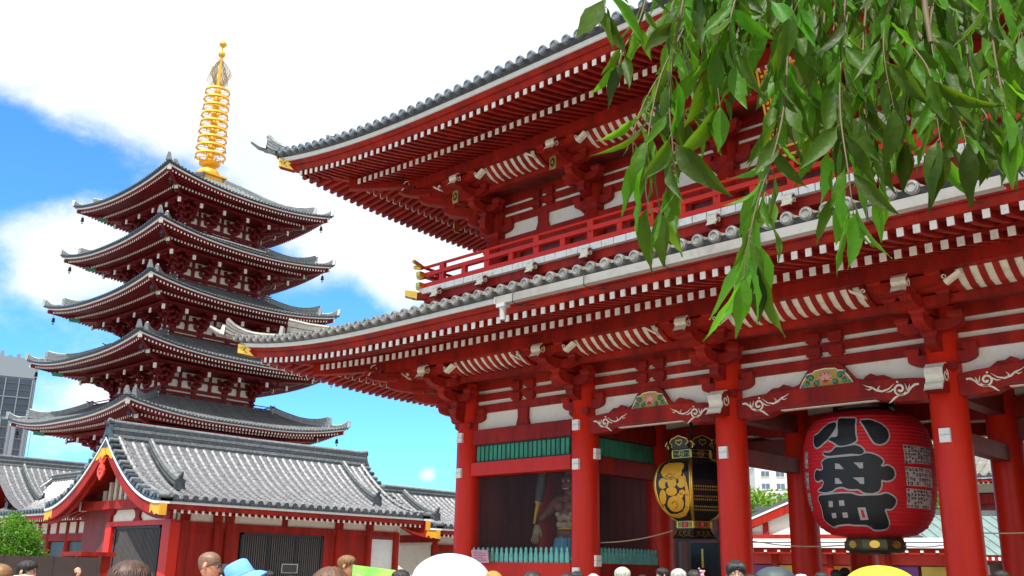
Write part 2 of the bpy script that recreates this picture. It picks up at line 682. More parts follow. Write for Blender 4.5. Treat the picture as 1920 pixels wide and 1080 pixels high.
def red_box(mb, E, k, s0, s1, o0, o1, z0, z1, m):
    mb.hexa([E.P(k, s0, o1, z0), E.P(k, s1, o1, z0), E.P(k, s1, o0, z0), E.P(k, s0, o0, z0),
             E.P(k, s0, o1, z1), E.P(k, s1, o1, z1), E.P(k, s1, o0, z1), E.P(k, s0, o0, z1)], m)


def masu(mb, x, y, z, w, h, m, d=None):
    """bearing block: square above, tapered below"""
    d = d or w
    a, b = w/2, d/2
    a2, b2 = a*.72, b*.72
    zm = z+h*.42
    q = [(x-a2, y-b2, z), (x+a2, y-b2, z), (x+a2, y+b2, z), (x-a2, y+b2, z),
         (x-a, y-b, zm), (x+a, y-b, zm), (x+a, y+b, zm), (x-a, y+b, zm),
         (x-a, y-b, z+h), (x+a, y-b, z+h), (x+a, y+b, z+h), (x-a, y+b, z+h)]
    mb.add(q, [(3, 2, 1, 0), (8, 9, 10, 11)]+[(i, (i+1) % 4, 4+(i+1) % 4, 4+i) for i in range(4)] +
           [(4+i, 4+(i+1) % 4, 8+(i+1) % 4, 8+i) for i in range(4)], m)


def arm_profile(l, h, n=6, r=None):
    """half of a bracket arm: flat top, lower edge curving up to the end (a = along, b = height)"""
    r = r or min(l*.55, h*1.9)
    pts = [(0, 0), (l-r, 0)]
    for i in range(1, n+1):
        g = pi/2*i/n
        pts.append((l-r+r*sin(g), h*.62*(1-cos(g))))
    pts += [(l, h), (0, h)]
    return pts


def cross_arm(mb, y, z, l, h, w, m, blocks=True, bh=.13, bw=.25, mid=True):
    half = arm_profile(l, h)
    full = half + [(-a, b) for a, b in reversed(half) if a > 0]
    mb.prism(full, lambda a, b: (a, y-w/2, z+b), lambda a, b: (a, y+w/2, z+b), m)
    if blocks:
        for x in ((-l+.1, 0, l-.1) if mid else (-l+.1, l-.1)):
            masu(mb, x, y, z+h, bw, bh, m)


def white_nose(mb, y, z, w, sc=1.0, mface=None):
    """scroll-ended beam nose: curling cream front, spiral on the cheeks. tip points to -y"""
    c = [(.0, .34), (-.10, .37), (-.22, .345), (-.30, .27), (-.315, .18), (-.27, .11), (-.285, .05), (-.34, .0), (-.37, -.07),
         (-.42, -.11), (-.30, -.13), (-.12, -.11), (0, -.10)]
    c = [(a*sc, b*sc) for a, b in c]
    mb.prism(c, lambda a, b: (-w/2, y+a, z+b), lambda a, b: (w/2, y+a, z+b), mface or RED)
    front = c[1:10]
    outer = []
    vs = []
    for i, (a, b) in enumerate(front):
        a0, b0 = front[max(i-1, 0)]
        a1, b1 = front[min(i+1, len(front)-1)]
        ta, tb = a1-a0, b1-b0
        l = hypot(ta, tb)
        n_ = (tb/l*.02, -ta/l*.02)
        sgn = -1 if n_[0] > 0 else 1
        x, yy = a+n_[0]*sgn if n_[0] > 0 else a+n_[0], b+n_[1]*(-1 if n_[0] > 0 else 1)
        vs += [(-w/2-.012, y+a+.015, z+b), (-w/2-.012, y+x, z+yy), (w/2+.012, y+x, z+yy), (w/2+.012, y+a+.015, z+b)]
    k = len(front)
    mb.add(vs, [(i*4+j, i*4+j+1, i*4+5+j, i*4+4+j) for i in range(k-1) for j in range(3)], CREAM)
    for sd in (-1, 1):
        f = lambda a, b, d: (sd*(w/2+.002+d), y+a, z+b)
        ribbon(mb, [(a*sc, b*sc) for a, b in spiral(-.15, .17, .115, .02, 1.2, 1.3, 18, -1)], .032*sc, f, CREAM, .01)


def gilt_plate(mb, x, y, z, w, h, d=.02):
    c = [(-w/2, -h/2), (w/2, -h/2), (w/2, h*.36), (w*.3, h/2), (-w*.3, h/2), (-w/2, h*.36)]
    mb.prism(c, lambda a, b: (x+a, y, z+b), lambda a, b: (x+a, y-d, z+b), GOLD)
    c = [(0, -.36), (.32, -.16), (.32, .16), (0, .36), (-.32, .16), (-.32, -.16)]
    mb.prism([(a*w, b*h) for a, b in c], lambda a, b: (x+a, y-d, z+b), lambda a, b: (x+a, y-d-.006, z+b), BLK)
    mb.prism([(a*w*.5, b*h*.5) for a, b in c], lambda a, b: (x+a, y-d-.006, z+b), lambda a, b: (x+a, y-d-.014, z+b), GOLD)


def bracket_mesh(corner=False, gilt=False):
    """three-step bracket cluster in local coordinates; wall plane y = 0, outward is -y, z0 = 5.32"""
    mb = MB()
    m = RED
    Z = [(.50, 5.74, .24), (1.0, 6.07, .24), (1.5, 6.39, .24)]
    masu(mb, 0, 0, 5.32, .56, .22, m)
    cross_arm(mb, -.02, 5.53, .62, .22, .20, m, bw=.27)
    for i, (o, z, h) in enumerate(Z):
        w = .21
        oo = o+.12
        pr = [(0, z-.02), (o-.42, z-.02)]
        for q in range(1, 7):
            g = pi/2*q/6
            pr.append((o-.42+.54*sin(g), z-.02+.17*(1-cos(g))))
        pr += [(oo, z+h), (0, z+h)]
        mb.prism(pr, lambda a, b: (-w/2, -a, b), lambda a, b: (w/2, -a, b), m)
        masu(mb, 0, -o, z+h-.02, .29, .12, m)
        if i < 2:
            cross_arm(mb, -o, z+h+.08, .58, .20, .20, m, bw=.27, bh=.12, mid=False)
        else:
            cross_arm(mb, -o-.03, z+h+.02, .66, .17, .20, m, blocks=False)
            for x in (-.52, .52):
                masu(mb, x, -o-.03, z+h+.17, .27, .07, m)
    # slanting tail and nose
    q = [(-.10, -.1, 6.95), (.10, -.1, 6.95), (.10, -1.75, 6.56), (-.10, -1.75, 6.56),
         (-.10, -.1, 7.1), (.10, -.1, 7.1), (.10, -1.75, 6.72), (-.10, -1.75, 6.72)]
    mb.hexa(q, m)
    white_nose(mb, -1.62, 6.60, .24, .72)
    # slanting cream end pieces on the cross beams each side
    for sd in (-1, 1):
        x0 = sd*.72
        q = [(x0, -1.62, 6.60), (x0+sd*.27, -1.62, 6.76), (x0+sd*.27, -1.50, 6.76), (x0, -1.50, 6.60),
             (x0-sd*.01, -1.70, 6.645), (x0+sd*.26, -1.70, 6.80), (x0+sd*.26, -1.58, 6.81), (x0-sd*.01, -1.58, 6.655)]
        mb.hexa(q, CREAM)
        f = lambda a, b, d: (x0+sd*a, -1.66-d, 6.66+b)
        ribbon(mb, spiral(-.01, .06, .055, .012, -1.5, 1.1, 14, 1), .022, f, CREAM, .03)
    if gilt:
        gilt_plate(mb, -.0, -1.70, 6.22, .22, .36)
    return mb


def corner_bracket_mesh():
    """the diagonal arms of a corner cluster; local -y points out along the corner"""
    mb = MB()
    m = RED
    for i, (o, z, h) in enumerate([(.72, 5.74, .24), (1.42, 6.07, .24), (2.12, 6.39, .24), (2.75, 6.66, .20)]):
        w = .24
        oo = o+.15
        pr = [(0, z-.02), (o-.5, z-.02)]
        for q in range(1, 7):
            g = pi/2*q/6
            pr.append((o-.5+.65*sin(g), z-.02+.17*(1-cos(g))))
        pr += [(oo, z+h), (0, z+h)]
        mb.prism(pr, lambda a, b: (-w/2, -a, b), lambda a, b: (w/2, -a, b), m)
        masu(mb, 0, -o, z+h-.02, .34, .13, m)
    white_nose(mb, -2.55, 6.84, .26, .62)
    return mb


H1 = 10.27
HX = [-10.27, -6.27, -2.27, 2.27, 6.27, 10.27]
GY = [0, 3.05, 6.10]
gate = empty('temple_gate', (0, 0, 0), 0, 'huge two-storey vermilion temple gate with grey tiled roofs and hanging lanterns', 'temple gate')


def storey(par, xs, ys, dz, A, Ls, roofprof, front_only_tiles=False, bracks=None, tile=TILE, cap=CAPT, ptch=.335):
    x0, x1, y0, y1 = xs[0], xs[-1], ys[0], ys[-1]
    E = Eave(x0, x1, y0, y1, A, Ls, 4.7)
    soff = MB(); raft1 = MB(); raft2 = MB(); fasc = MB(); wht = MB(); und = MB(); purl = MB(); tl = MB()
    for k in range(4):
        n = 36 if k % 2 == 0 else 20
        # main wall purlin + outer purlin
        E.sweep(purl, k, [(1.53, 6.86+dz), (1.75, 6.86+dz), (1.75, 7.13+dz), (1.53, 7.19+dz)], RED, n=n)
        E.sweep(purl, k, [(.82, 6.46+dz), (.98, 6.46+dz), (.98, 6.60+dz), (.82, 6.60+dz)], RED, n=n)
        # pale cove between them, with curved ribs
        E.sweep(soff, k, [(.95, 6.62+dz), (1.20, 6.67+dz), (1.40, 6.80+dz), (1.54, 6.95+dz)], RED, closed=False, n=n)
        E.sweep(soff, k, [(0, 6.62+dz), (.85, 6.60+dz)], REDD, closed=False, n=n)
        zb = lambda o: 6.77+dz+(3.0-o)*.265
        E.rafters(raft1, k, .2, 3.0, zb(.2), zb(3.0), .105, .145, .25, RED, WHT)
        E.sweep(soff, k, [(0, zb(0)+.146), (3.05, zb(3.05)+.146)], RED, closed=False, n=n)
        E.sweep(fasc, k, [(2.84, 6.918+dz), (3.01, 6.918+dz), (3.01, 6.985+dz), (2.84, 7.03+dz)], RED, n=n)
        E.rafters(raft2, k, 2.9, 4.15, 6.985+dz, 6.73+dz, .095, .13, .25, RED, WHT, curve=.02, nseg=3)
        E.sweep(soff, k, [(2.9, 7.118+dz), (3.5, 6.975+dz), (4.15, 6.862+dz)], RED, closed=False, n=n)
        # kayaoi: stepped red fascia, white line, dark under-tile
        E.sweep(fasc, k, [(3.98, 6.866+dz), (4.19, 6.866+dz), (4.27, 6.94+dz), (4.27, 6.985+dz), (3.98, 6.985+dz)], RED, n=n)
        E.sweep(fasc, k, [(4.0, 6.99+dz), (4.31, 6.99+dz), (4.42, 7.065+dz), (4.0, 7.065+dz)], RED, n=n)
        E.sweep(wht, k, [(4.1, 7.068+dz), (4.47, 7.068+dz), (4.50, 7.155+dz), (4.1, 7.155+dz)], FAS, n=n)
        E.sweep(und, k, [(4.1, 7.158+dz), (4.50, 7.158+dz), (4.66, 7.235+dz), (4.1, 7.235+dz)], TILED, n=n)
        # roof sheet and tile rolls
        pr = [(o, z+dz) for o, z in roofprof]
        E.sweep(tl, k, pr, tile, closed=False, n=n, smooth=True)
        E.tiles(tl, k, pr, ptch, .098, tile, cap)
        # scalloped flat tile edge between the rolls
    eave = raft1.build('rafters', par)
    inst_ = raft2.build('flying_rafters', par)
    soff.build('soffit', par)
    fa = fasc.build('eave_fascia', par)
    wht.build('white_fascia_line', fa)
    purl.build('purlin', par)
    roof = tl.build('tiled_roof', par)
    und.build('tile_bed', roof)
    # hip rafters with gilt ends and ridges down the corners
    for sx in (-1, 1):
        for sy in (-1, 1):
            hr = MB()
            for o0, o1, za, zc, w, h in ((.0, 3.05, 7.30, 6.62, .24, .28), (2.6, 4.50, 6.90, 6.86, .22, .22)):
                vs = []
                N = 8
                for i in range(N+1):
                    o = o0+(o1-o0)*i/N
                    z = dz+za+(zc-za)*i/N
                    for q, zz in ((-w/2, 0), (w/2, 0), (w/2, h), (-w/2, h)):
                        vs.append(E.D(sx, sy, o, z+zz, q))
                hr.add(vs, [(i*4+j, i*4+(j+1) % 4, i*4+4+(j+1) % 4, i*4+4+j) for i in range(N) for j in range(4)] +
                       [(3, 2, 1, 0), (N*4, N*4+1, N*4+2, N*4+3)], RED)
            hro = hr.build('hip_rafter', par)
            cp = MB()
            vs = []
            for o, h0, h1 in ((4.17, -.01, .0), (4.33, .05, .17), (4.515, -.012, .232)):
                pass
            w = .235
            for sd in (-1, 1):
                pts = [(4.20, -.012), (4.515, -.012), (4.515, .232), (4.20, .232), (4.30, .11)]
                v = [E.D(sx, sy, o, dz+6.86+zz, sd*w/2) for o, zz in pts]
                v += [E.D(sx, sy, o, dz+6.86+zz, sd*(w/2+.012)) for o, zz in pts]
                cp.add(v, [(5, 6, 7, 8, 9)]+[(i, (i+1) % 5, 5+(i+1) % 5, 5+i) for i in range(5)], GOLD)
                # chased scrollwork
                f = lambda a, b, d: E.D(sx, sy, a, dz+6.86+b, sd*(w/2+.013+d))
                ribbon(cp, [(4.34, .03), (4.40, .10), (4.36, .19)], .02, f, BRONZE, .003)
                ribbon(cp, spiral(4.44, .11, .06, .012, 0, 1.2, 12), .016, f, BRONZE, .003)
            cp.hexa([E.D(sx, sy, 4.50, dz+6.848, -w/2), E.D(sx, sy, 4.50, dz+6.848, w/2), E.D(sx, sy, 4.52, dz+6.848, w/2), E.D(sx, sy, 4.52, dz+6.848, -w/2),
                     E.D(sx, sy, 4.50, dz+7.09, -w/2), E.D(sx, sy, 4.50, dz+7.09, w/2), E.D(sx, sy, 4.52, dz+7.09, w/2), E.D(sx, sy, 4.52, dz+7.09, -w/2)], GOLD)
            cp.build('gilt_cap', hro)

            def zf(o):
                for (oa, za), (ob, zb_) in zip(roofprof, roofprof[1:]):
                    if oa >= o >= ob:
                        return dz+za+(zb_-za)*(oa-o)/(oa-ob)
                return dz+roofprof[0][1] if o > roofprof[0][0] else dz+roofprof[-1][1]
            rd = MB()
            E.hip(rd, sx, sy, roofprof[-1][0] if roofprof[-1][0] > -1 else -1, 3.60, zf, .28, .26, tile, .34)
            E.hip(rd, sx, sy, 3.5, 4.80, zf, .24, .14, tile, .30)
            for o, up in ((3.68, .0), (4.80, .0)):
                z = zf(min(o, 4.6))
                h = .42 if o < 4 else .26
                rd.hexa([E.D(sx, sy, o, z-.02, -.2), E.D(sx, sy, o, z-.02, .2), E.D(sx, sy, o+.09, z-.02, .2), E.D(sx, sy, o+.09, z-.02, -.2),
                         E.D(sx, sy, o, z+h, -.12), E.D(sx, sy, o, z+h, .12), E.D(sx, sy, o+.06, z+h, .12), E.D(sx, sy, o+.06, z+h, -.12)], tile)
            rd.tube([E.D(sx, sy, 4.6, zf(4.6)+.02), E.D(sx, sy, 4.95, zf(4.6)+.02), E.D(sx, sy, 5.12, zf(4.6)+.10)], [.10, .09, .06], tile, 8)
            rd.build('corner_ridge', roof)
    # brackets
    bm = bracket_mesh(gilt=dz > 0).mesh('bracket_cluster')
    cm = corner_bracket_mesh().mesh('corner_bracket')

    def put(me, nm, x, y, rz):
        o = bpy.data.objects.new(nm, me)
        COL.objects.link(o)
        o.parent = par
        o.location = (x, y, dz-(.005 if abs(abs(rz)-pi/2) < .1 else 0))
        if abs(abs(rz)-pi/2) < .1:
            o.scale = (1.014, 1.007, 1)
        o.rotation_euler.z = rz
    for x in xs:
        put(bm, 'bracket_cluster', x, y0, 0)
        put(bm, 'bracket_cluster', x, y1, pi)
    for y in ys:
        put(bm, 'bracket_cluster', x0, y, -pi/2)
        put(bm, 'bracket_cluster', x1, y, pi/2)
    put(cm, 'corner_bracket', x0, y0, -pi/4)
    put(cm, 'corner_bracket', x1, y0, pi/4)
    put(cm, 'corner_bracket', x0, y1, -3*pi/4)
    put(cm, 'corner_bracket', x1, y1, 3*pi/4)
    # curved ribs of the cove, wall beams, plaster, blocks, struts
    ribs = MB(); beams = MB(); plas = MB()
    for k, cs, c0 in ((0, xs, (x0+x1)/2), (1, ys, (y0+y1)/2), (2, xs, (x0+x1)/2), (3, ys, (y0+y1)/2)):
        for a, b in zip(cs, cs[1:]):
            a, b = a-c0, b-c0
            if k in (1, 2):
                a, b = -b, -a
            ribs.cut()
            plas.cut()
            ma = .80
            ribs.sheet(lambda u, v: E.P(k, a+ma+(b-a-2*ma)*u, (.95, 1.20, 1.40, 1.54)[int(round(v*3))]+.008, (6.62, 6.67, 6.80, 6.95)[int(round(v*3))]+dz-.008), 4, 3, CREAM)
            n = max(2, int(round((b-a-2*ma)/.25)))
            for i in range(n+1):
                sc_ = a+ma+(b-a-2*ma)*i/n
                pts = [(.98, 6.59), (1.22, 6.635), (1.41, 6.745), (1.54, 6.865), (1.60, 6.95)]
                up_ = [(1.52, 7.0), (1.36, 6.90), (1.24, 6.82), (1.08, 6.74), (.93, 6.70)]
                w = .10
                vs = [E.P(k, sc_-w/2, o-.03, z+dz-.03) for o, z in pts]+[E.P(k, sc_+w/2, o-.03, z+dz-.03) for o, z in pts]
                vs += [E.P(k, sc_-w/2, o, z+dz) for o, z in reversed(up_)]+[E.P(k, sc_+w/2, o, z+dz) for o, z in reversed(up_)]
                fs = []
                for j in range(4):
                    fs += [(j, j+1, 6+j, 5+j), (j, 10+j, 11+j, j+1), (5+j, 6+j, 16+j, 15+j)]
                ribs.add(vs, fs, RED)
            red_box(plas, E, k, a+.1, b-.1, -.12, -.02, 5.30+dz, 6.62+dz, PLA)
            for z0, z1, o1 in ((5.78, 5.995, .05), (6.105, 6.29, .05), (6.39, 6.62, .05)):
                beams.cut()
                red_box(beams, E, k, a+.05, b-.05, -.1, o1, z0+dz, z1+dz, RED)
            mid = (a+b)/2
            for z0 in (6.0, 6.29):
                for q in (-.24, .24):
                    zz = z0+dz
                    c = mid+q
                    beams.cut()
                    red_box(beams, E, k, c-.15, c+.15, 0, .12, zz+.03, zz+.20, RED)
                    red_box(beams, E, k, c-.11, c+.11, 0, .09, zz-.03, zz+.03, RED)
    ribs.pieces('curved_ribs', par)
    beams.pieces('tie_beam', par)
    plas.pieces('plaster_wall', par)
    return E


roof_low = [(4.66, 7.235), (4.2, 7.32), (3.4, 7.47), (2.4, 7.68), (1.2, 7.96), (.2, 8.22), (-.45, 8.42)]
lowpar = gate
E1 = storey(gate, HX, GY, 0, .55, 6.5, roof_low, tile=TILEL, cap=TILEL)
HX2 = [-9.82, -6.27, -2.27, 2.27, 6.27, 9.82]
GY2 = [.45, 3.05, 5.65]
roof_up = [(4.66, 7.235), (4.0, 7.42), (3.0, 7.78), (2.0, 8.22), (1.0, 8.76), (0, 9.40), (-1.2, 10.35), (-2.58, 11.7)]
E2 = storey(gate, HX2, GY2, 5.42, .68, 8.0, roof_up)
mb = MB()
mb.box(-5.2, 5.2, 2.78, 3.32, 16.7, 17.9, TILE)
mb.tube([(-5.5, 3.05, 17.95), (5.5, 3.05, 17.95)], .18, TILE)
for sx in (-1, 1):
    mb.hexa([(sx*5.1, 2.5, 16.5), (sx*5.45, 2.5, 16.5), (sx*5.45, 3.6, 16.5), (sx*5.1, 3.6, 16.5),
             (sx*5.1, 2.85, 18.4), (sx*5.5, 2.85, 18.5), (sx*5.5, 3.25, 18.5), (sx*5.1, 3.25, 18.4)], TILE)
mb.build('main_ridge', gate)

# ---- columns, nail covers
COLM = MB()
COLM.lathe([(.335, 0), (.34, .4), (.335, 3), (.328, 5.28), (.305, 5.32), (.30, 6.6)], (0, 0, 0), REDC, 32)
colmesh = COLM.mesh('column')
BASE = MB()
BASE.lathe([(.0, 0), (.56, 0), (.56, .12), (.50, .2), (.42, .24), (.36, .25)], (0, 0, 0), STONE, 32)
basemesh = BASE.mesh('stone_base')
NC = MB()
NC.box(-.095, .095, -.07, 0, -.125, .005, WHT)
NC.box(-.095, .095, -.07, 0, .012, .125, WHT)
ncmesh = NC.mesh('nail_cover')
columns = {}
for j, y in enumerate(GY):
    for i, x in enumerate(HX):
        o = bpy.data.objects.new('column', colmesh)
        COL.objects.link(o)
        o.parent = gate
        o.location = (x, y, 0)
        b = bpy.data.objects.new('stone_base', basemesh)
        COL.objects.link(b)
        b.parent = o
        columns[i, j] = o


def cover(i, j, z, ang):
    c = bpy.data.objects.new('nail_cover', ncmesh)
    COL.objects.link(c)
    c.parent = columns[i, j]
    c.location = (.32*sin(ang), -.32*cos(ang), z)
    c.rotation_euler.z = ang


for i in (0, 1, 4, 5):
    for z in (5.13, 4.2, 1.72):
        cover(i, 0, z, 0)
for i in (0,):
    for z in (5.13, 4.2):
        cover(i, 0, z, -pi/2)
for i in (2, 3):
    cover(i, 0, 4.2, 0)
for z in (4.45, 2.0):
    cover(1, 0, z, pi/2)
    cover(4, 0, z, -pi/2)

# ---- enclosed side bays
frm = MB(); lat = MB(); pick = MB(); net = MB(); sill = MB(); wallb = MB()


def picket(mb, x, y, z, h, w, vert):
    c = [(-.5, 0), (.5, 0), (.5, .45), (.36, .66), (.24, .74), (.34, .80), (.34, .85), (.16, .93), (0, 1.0),
         (-.16, .93), (-.34, .85), (-.34, .80), (-.24, .74), (-.36, .66), (-.5, .45)]
    if vert:
        mb.prism([(a*w, b*h) for a, b in c], lambda a, b: (x-.02, y+a, z+b), lambda a, b: (x+.02, y+a, z+b), MINT)
    else:
        mb.prism([(a*w, b*h) for a, b in c], lambda a, b: (x+a, y+.02, z+b), lambda a, b: (x+a, y-.02, z+b), MINT)


def lattice_bay(xa, xb, y, out, top=True):
    """a front bay between two columns; out = -1 front"""
    par = gate
    b = MB()
    for y0, y1, z0, z1, mm in ((.19, .17, 4.93, 5.32, RED), (.21, .17, 4.12, 4.46, REDC), (.20, .17, 1.45, 1.95, REDC), (.13, .12, .35, 1.45, REDD), (.22, .20, .12, .38, RED)):
        b.cut()
        b.box(xa+.30, xb-.30, y-y0, y+y1, z0, z1, mm)
    b.pieces('wall_beam', par, bevel=.008)
    w = MB()
    w.box(xa+.33, xb-.33, y-.04, y+.02, 4.46, 4.93, NAVY)
    for z in (4.462, 4.895):
        w.box(xa+.33, xb-.33, y-.10, y-.04, z, z+.033, NAVY)
    wo = w.build('lattice_window', par)
    g = MB()
    n = 21
    for i in range(n):
        x = xa+.47+(xb-xa-.94)*i/(n-1)
        g.box(x-.055, x+.055, y-.11, y-.045, 4.50, 4.89, GRN)
    g.build('green_slats', wo, bevel=.006)
    p = MB()
    n = 20
    for i in range(n):
        x = xa+.44+(xb-xa-.88)*i/(n-1)
        picket(p, x, y-.14, 1.95, .37, .115, False)
    p.box(xa+.33, xb-.33, y-.10, y-.06, 2.02, 2.07, MINT)
    p.build('picket_rail', par)


def side_bay(x, ya, yb, sgn):
    par = gate
    b = MB()
    for hw_, z0, z1, mm in ((.15, 4.93, 5.32, RED), (.15, 4.05, 4.44, RED), (.15, 1.45, 1.95, RED), (.11, .15, 1.45, REDD), (.12, 5.32, 5.9, REDD)):
        b.cut()
        b.box(x-hw_, x+hw_, ya+.30, yb-.30, z0, z1, mm)
    b.pieces('wall_beam', par)
    w = MB()
    w.box(x-.03, x+.03, ya+.33, yb-.33, 4.44, 4.93, NAVY)
    wo = w.build('lattice_window', par)
    g = MB()
    n = 20
    for i in range(n):
        y = ya+.42+(yb-ya-.84)*i/(n-1)
        g.box(x-.09, x+.09, y-.05, y+.05, 4.47, 4.90, GRN)
    g.build('green_slats', wo)
    p = MB()
    n = 16
    for i in range(n):
        y = ya+.42+(yb-ya-.84)*i/(n-1)
        picket(p, x+.13*sgn, y, 1.95, .37, .115, True)
    p.build('picket_rail', par)


lattice_bay(HX[0], HX[1], 0, -1)
lattice_bay(HX[4], HX[5], 0, -1)
side_bay(HX[1], 0, 3.05, 1)
side_bay(HX[4], 0, 3.05, -1)
# plank walls round the statue rooms
wl_ = MB()
for xa, xb in ((HX[0], HX[1]), (HX[4], HX[5])):
    wl_.cut()
    for i in range(13):
        x = xa+.3+i*(xb-xa-.6)/13
        wl_.box(x, x+(xb-xa-.6)/13-.012, 3.0, 3.08, 0.1, 6.3, REDD)
for x in (HX[0], HX[5]):
    wl_.cut()
    for i in range(10):
        y = .3+i*.245
        wl_.box(x-.04, x+.04, y, y+.233, .1, 5.3, REDD)
wl_.pieces('plank_wall', gate)
# fine wire netting in front of the statue rooms: real crossing wires
nt = MB()
NETM = mat('net_wire', (.07, .06, .055), .5)


def netting(fn, w, h, pitch, t):
    n = int((w+h)/pitch)
    for d in (0, 1):
        for i in range(n):
            c = i*pitch
            # diagonal line u+v=c clipped to the rectangle
            u0, u1 = max(0, c-h), min(w, c)
            if u1-u0 < pitch*.5:
                continue
            a, b = (u0, c-u0), (u1, c-u1)
            if d:
                a, b = (w-a[0], a[1]), (w-b[0], b[1])
            q = t/1.414
            nt.add([fn(a[0]-q, a[1]), fn(a[0]+q, a[1]), fn(b[0]+q, b[1]), fn(b[0]-q, b[1])], [(0, 1, 2, 3)], NETM)


for xa, xb in ((HX[0], HX[1]), (HX[4], HX[5])):
    nt.cut()
    netting(lambda u, v: (xa+.3+u, .02, 1.96+v), xb-xa-.6, 2.14, .05, .0035)
for x in (HX[1], HX[4]):
    nt.cut()
    netting(lambda u, v: (x, .3+u, 1.96+v), 2.45, 2.08, .045, .003)
nt.pieces('wire_netting', gate)

# middle strut of the outer bays, frog-leg struts with lotus carving over the open bays
for x in ((HX[0]+HX[1])/2, (HX[4]+HX[5])/2):
    m_ = MB()
    m_.prism([(-.22, 5.32), (.22, 5.32), (.16, 5.55), (.17, 5.78), (-.17, 5.78), (-.16, 5.55)], lambda a, b: (x+a, -.09, b), lambda a, b: (x+a, .0, b), RED)
    m_.build('king_strut', gate)


def frog_strut(x, z, sc):
    f = MB()
    c = [(-1.28, .0), (-1.12, .10), (-.98, .10), (-.88, .16), (-.78, .12), (-.72, .06), (-.55, .12), (-.42, .30), (-.34, .40), (-.22, .45), (.22, .45),
         (.34, .40), (.42, .30), (.55, .12), (.72, .06), (.78, .12), (.88, .16), (.98, .10), (1.12, .10), (1.28, .0)]
    f.prism([(a*sc, b) for a, b in c], lambda a, b: (x+a, -.13, z+b), lambda a, b: (x+a, .0, z+b), RED)
    o = f.build('frog_leg_strut', gate)
    k = MB()
    inner = [(-.54, .01), (-.46, .16), (-.36, .29), (-.25, .31), (-.2, .35), (0, .37), (.2, .35), (.25, .31), (.36, .29), (.46, .16), (.54, .01)]
    k.prism([(a*sc, b) for a, b in inner], lambda a, b: (x+a, -.131, z+b), lambda a, b: (x+a, -.14, z+b), OCHRE)
    ff = lambda a, b, d: (x+a*sc, -.141-d, z+b)
    ribbon(k, inner, .025, ff, CREAM, .012)
    # leaves and swirls
    for sd in (-1, 1):
        for (cx_, cy_, r, a0) in ((.30, .20, .075, 0), (.20, .09, .06, 2), (.38, .10, .05, 1)):
            ribbon(k, [(sd*u, v) for u, v in spiral(cx_, cy_, r, .02, a0, 1.1, 14)], .035, ff, DGREEN, .012)
        for (u, v, l, g) in ((.30, .06, .15, .3), (.14, .04, .14, 1.0), (.42, .08, .10, -.3), (.26, .15, .12, 1.2), (.36, .22, .10, .9)):
            lf = [(u, v), (u+l*.5*cos(g)-.03*sin(g), v+l*.5*sin(g)+.03*cos(g)), (u+l*cos(g), v+l*sin(g)), (u+l*.5*cos(g)+.03*sin(g), v+l*.5*sin(g)-.03*cos(g))]
            k.add([ff(sd*a, b, .016) for a, b in lf], [(0, 1, 2, 3)], TEAL)
    # lotus
    for q in range(9):
        g = pi*(.02+.96*q/8)
        l = .15 if q % 2 else .17
        cx_, cy_ = 0, .15
        lf = [(cx_, cy_), (cx_+l*.55*cos(g)-.03*sin(g), cy_+l*.5*sin(g)+.03*cos(g)), (cx_+l*cos(g), cy_+l*sin(g)), (cx_+l*.55*cos(g)+.03*sin(g), cy_+l*.5*sin(g)-.03*cos(g))]
        k.add([ff(a, b, .022+.003*(q % 2)) for a, b in lf], [(0, 1, 2, 3)], PINK if q % 2 else LRED)
        ribbon(k, lf+[lf[0]], .008, ff, CREAM, .03)
    for q in range(5):
        g = -pi*(.15+.7*q/4)
        l = .09
        lf = [(0, .15), (l*.6*cos(g)-.025, .15+l*.5*sin(g)), (l*cos(g), .15+l*sin(g)), (l*.6*cos(g)+.025, .15+l*.5*sin(g))]
        k.add([ff(a, b, .02) for a, b in lf], [(0, 1, 2, 3)], LRED)
    k.build('lotus_carving', o)


OCHRE = mat('ochre', (.50, .33, .06), .6)
DGREEN = mat('dark_green_paint', (.03, .10, .08), .5)
TEAL = mat('teal_paint', (.03, .30, .20), .5)
PINK = mat('pink_paint', (.85, .18, .15), .5)
LRED = mat('lotus_red', (.65, .05, .03), .5)


def scroll(mb, x, z, y, sd, sc=1.0):
    """white arabesque painted in relief on a beam end; grows towards sd"""
    f = lambda a, b, d: (x+sd*a*sc, y-d, z+b*sc)
    sp = spiral(.46, .10, .16, .03, -2.6, 1.35, 26, 1)
    ribbon(mb, sp, [.045+.02*(i/26) for i in range(27)], f, CREAM)
    ribbon(mb, [(.0, .17), (.10, .17), (.2, .10), (.28, .0), (.36, -.04), (.5, -.05), (.60, -.10), (.68, -.17), (.74, -.21)], [.05, .06, .05, .04, .035, .04, .05, .04, .01], f, CREAM)
    ribbon(mb, [(.22, .19), (.24, .11), (.30, .04)], [.01, .035, .02], f, CREAM)
    ribbon(mb, [(.33, .21), (.30, .13), (.31, .07)], [.01, .03, .02], f, CREAM)
    ribbon(mb, [(.58, .24), (.72, .13), (.88, .09), (1.02, .13), (1.12, .21), (1.22, .24), (1.34, .30)], [.01, .035, .05, .05, .045, .03, .005], f, CREAM)
    ribbon(mb, [(.94, .11), (.98, .17), (.92, .23)], [.03, .035, .01], f, CREAM)
    ribbon(mb, [(1.10, .21), (1.2, .16), (1.28, .19)], [.03, .03, .005], f, CREAM)
    ribbon(mb, [(.60, .12), (.70, .06), (.80, .06)], [.04, .03, .005], f, CREAM)
    mb.prism([(.5+.025*cos(g*pi/4), .27+.025*sin(g*pi/4)) for g in range(8)], lambda a, b: f(a, b, 0), lambda a, b: f(a, b, .02), CREAM)


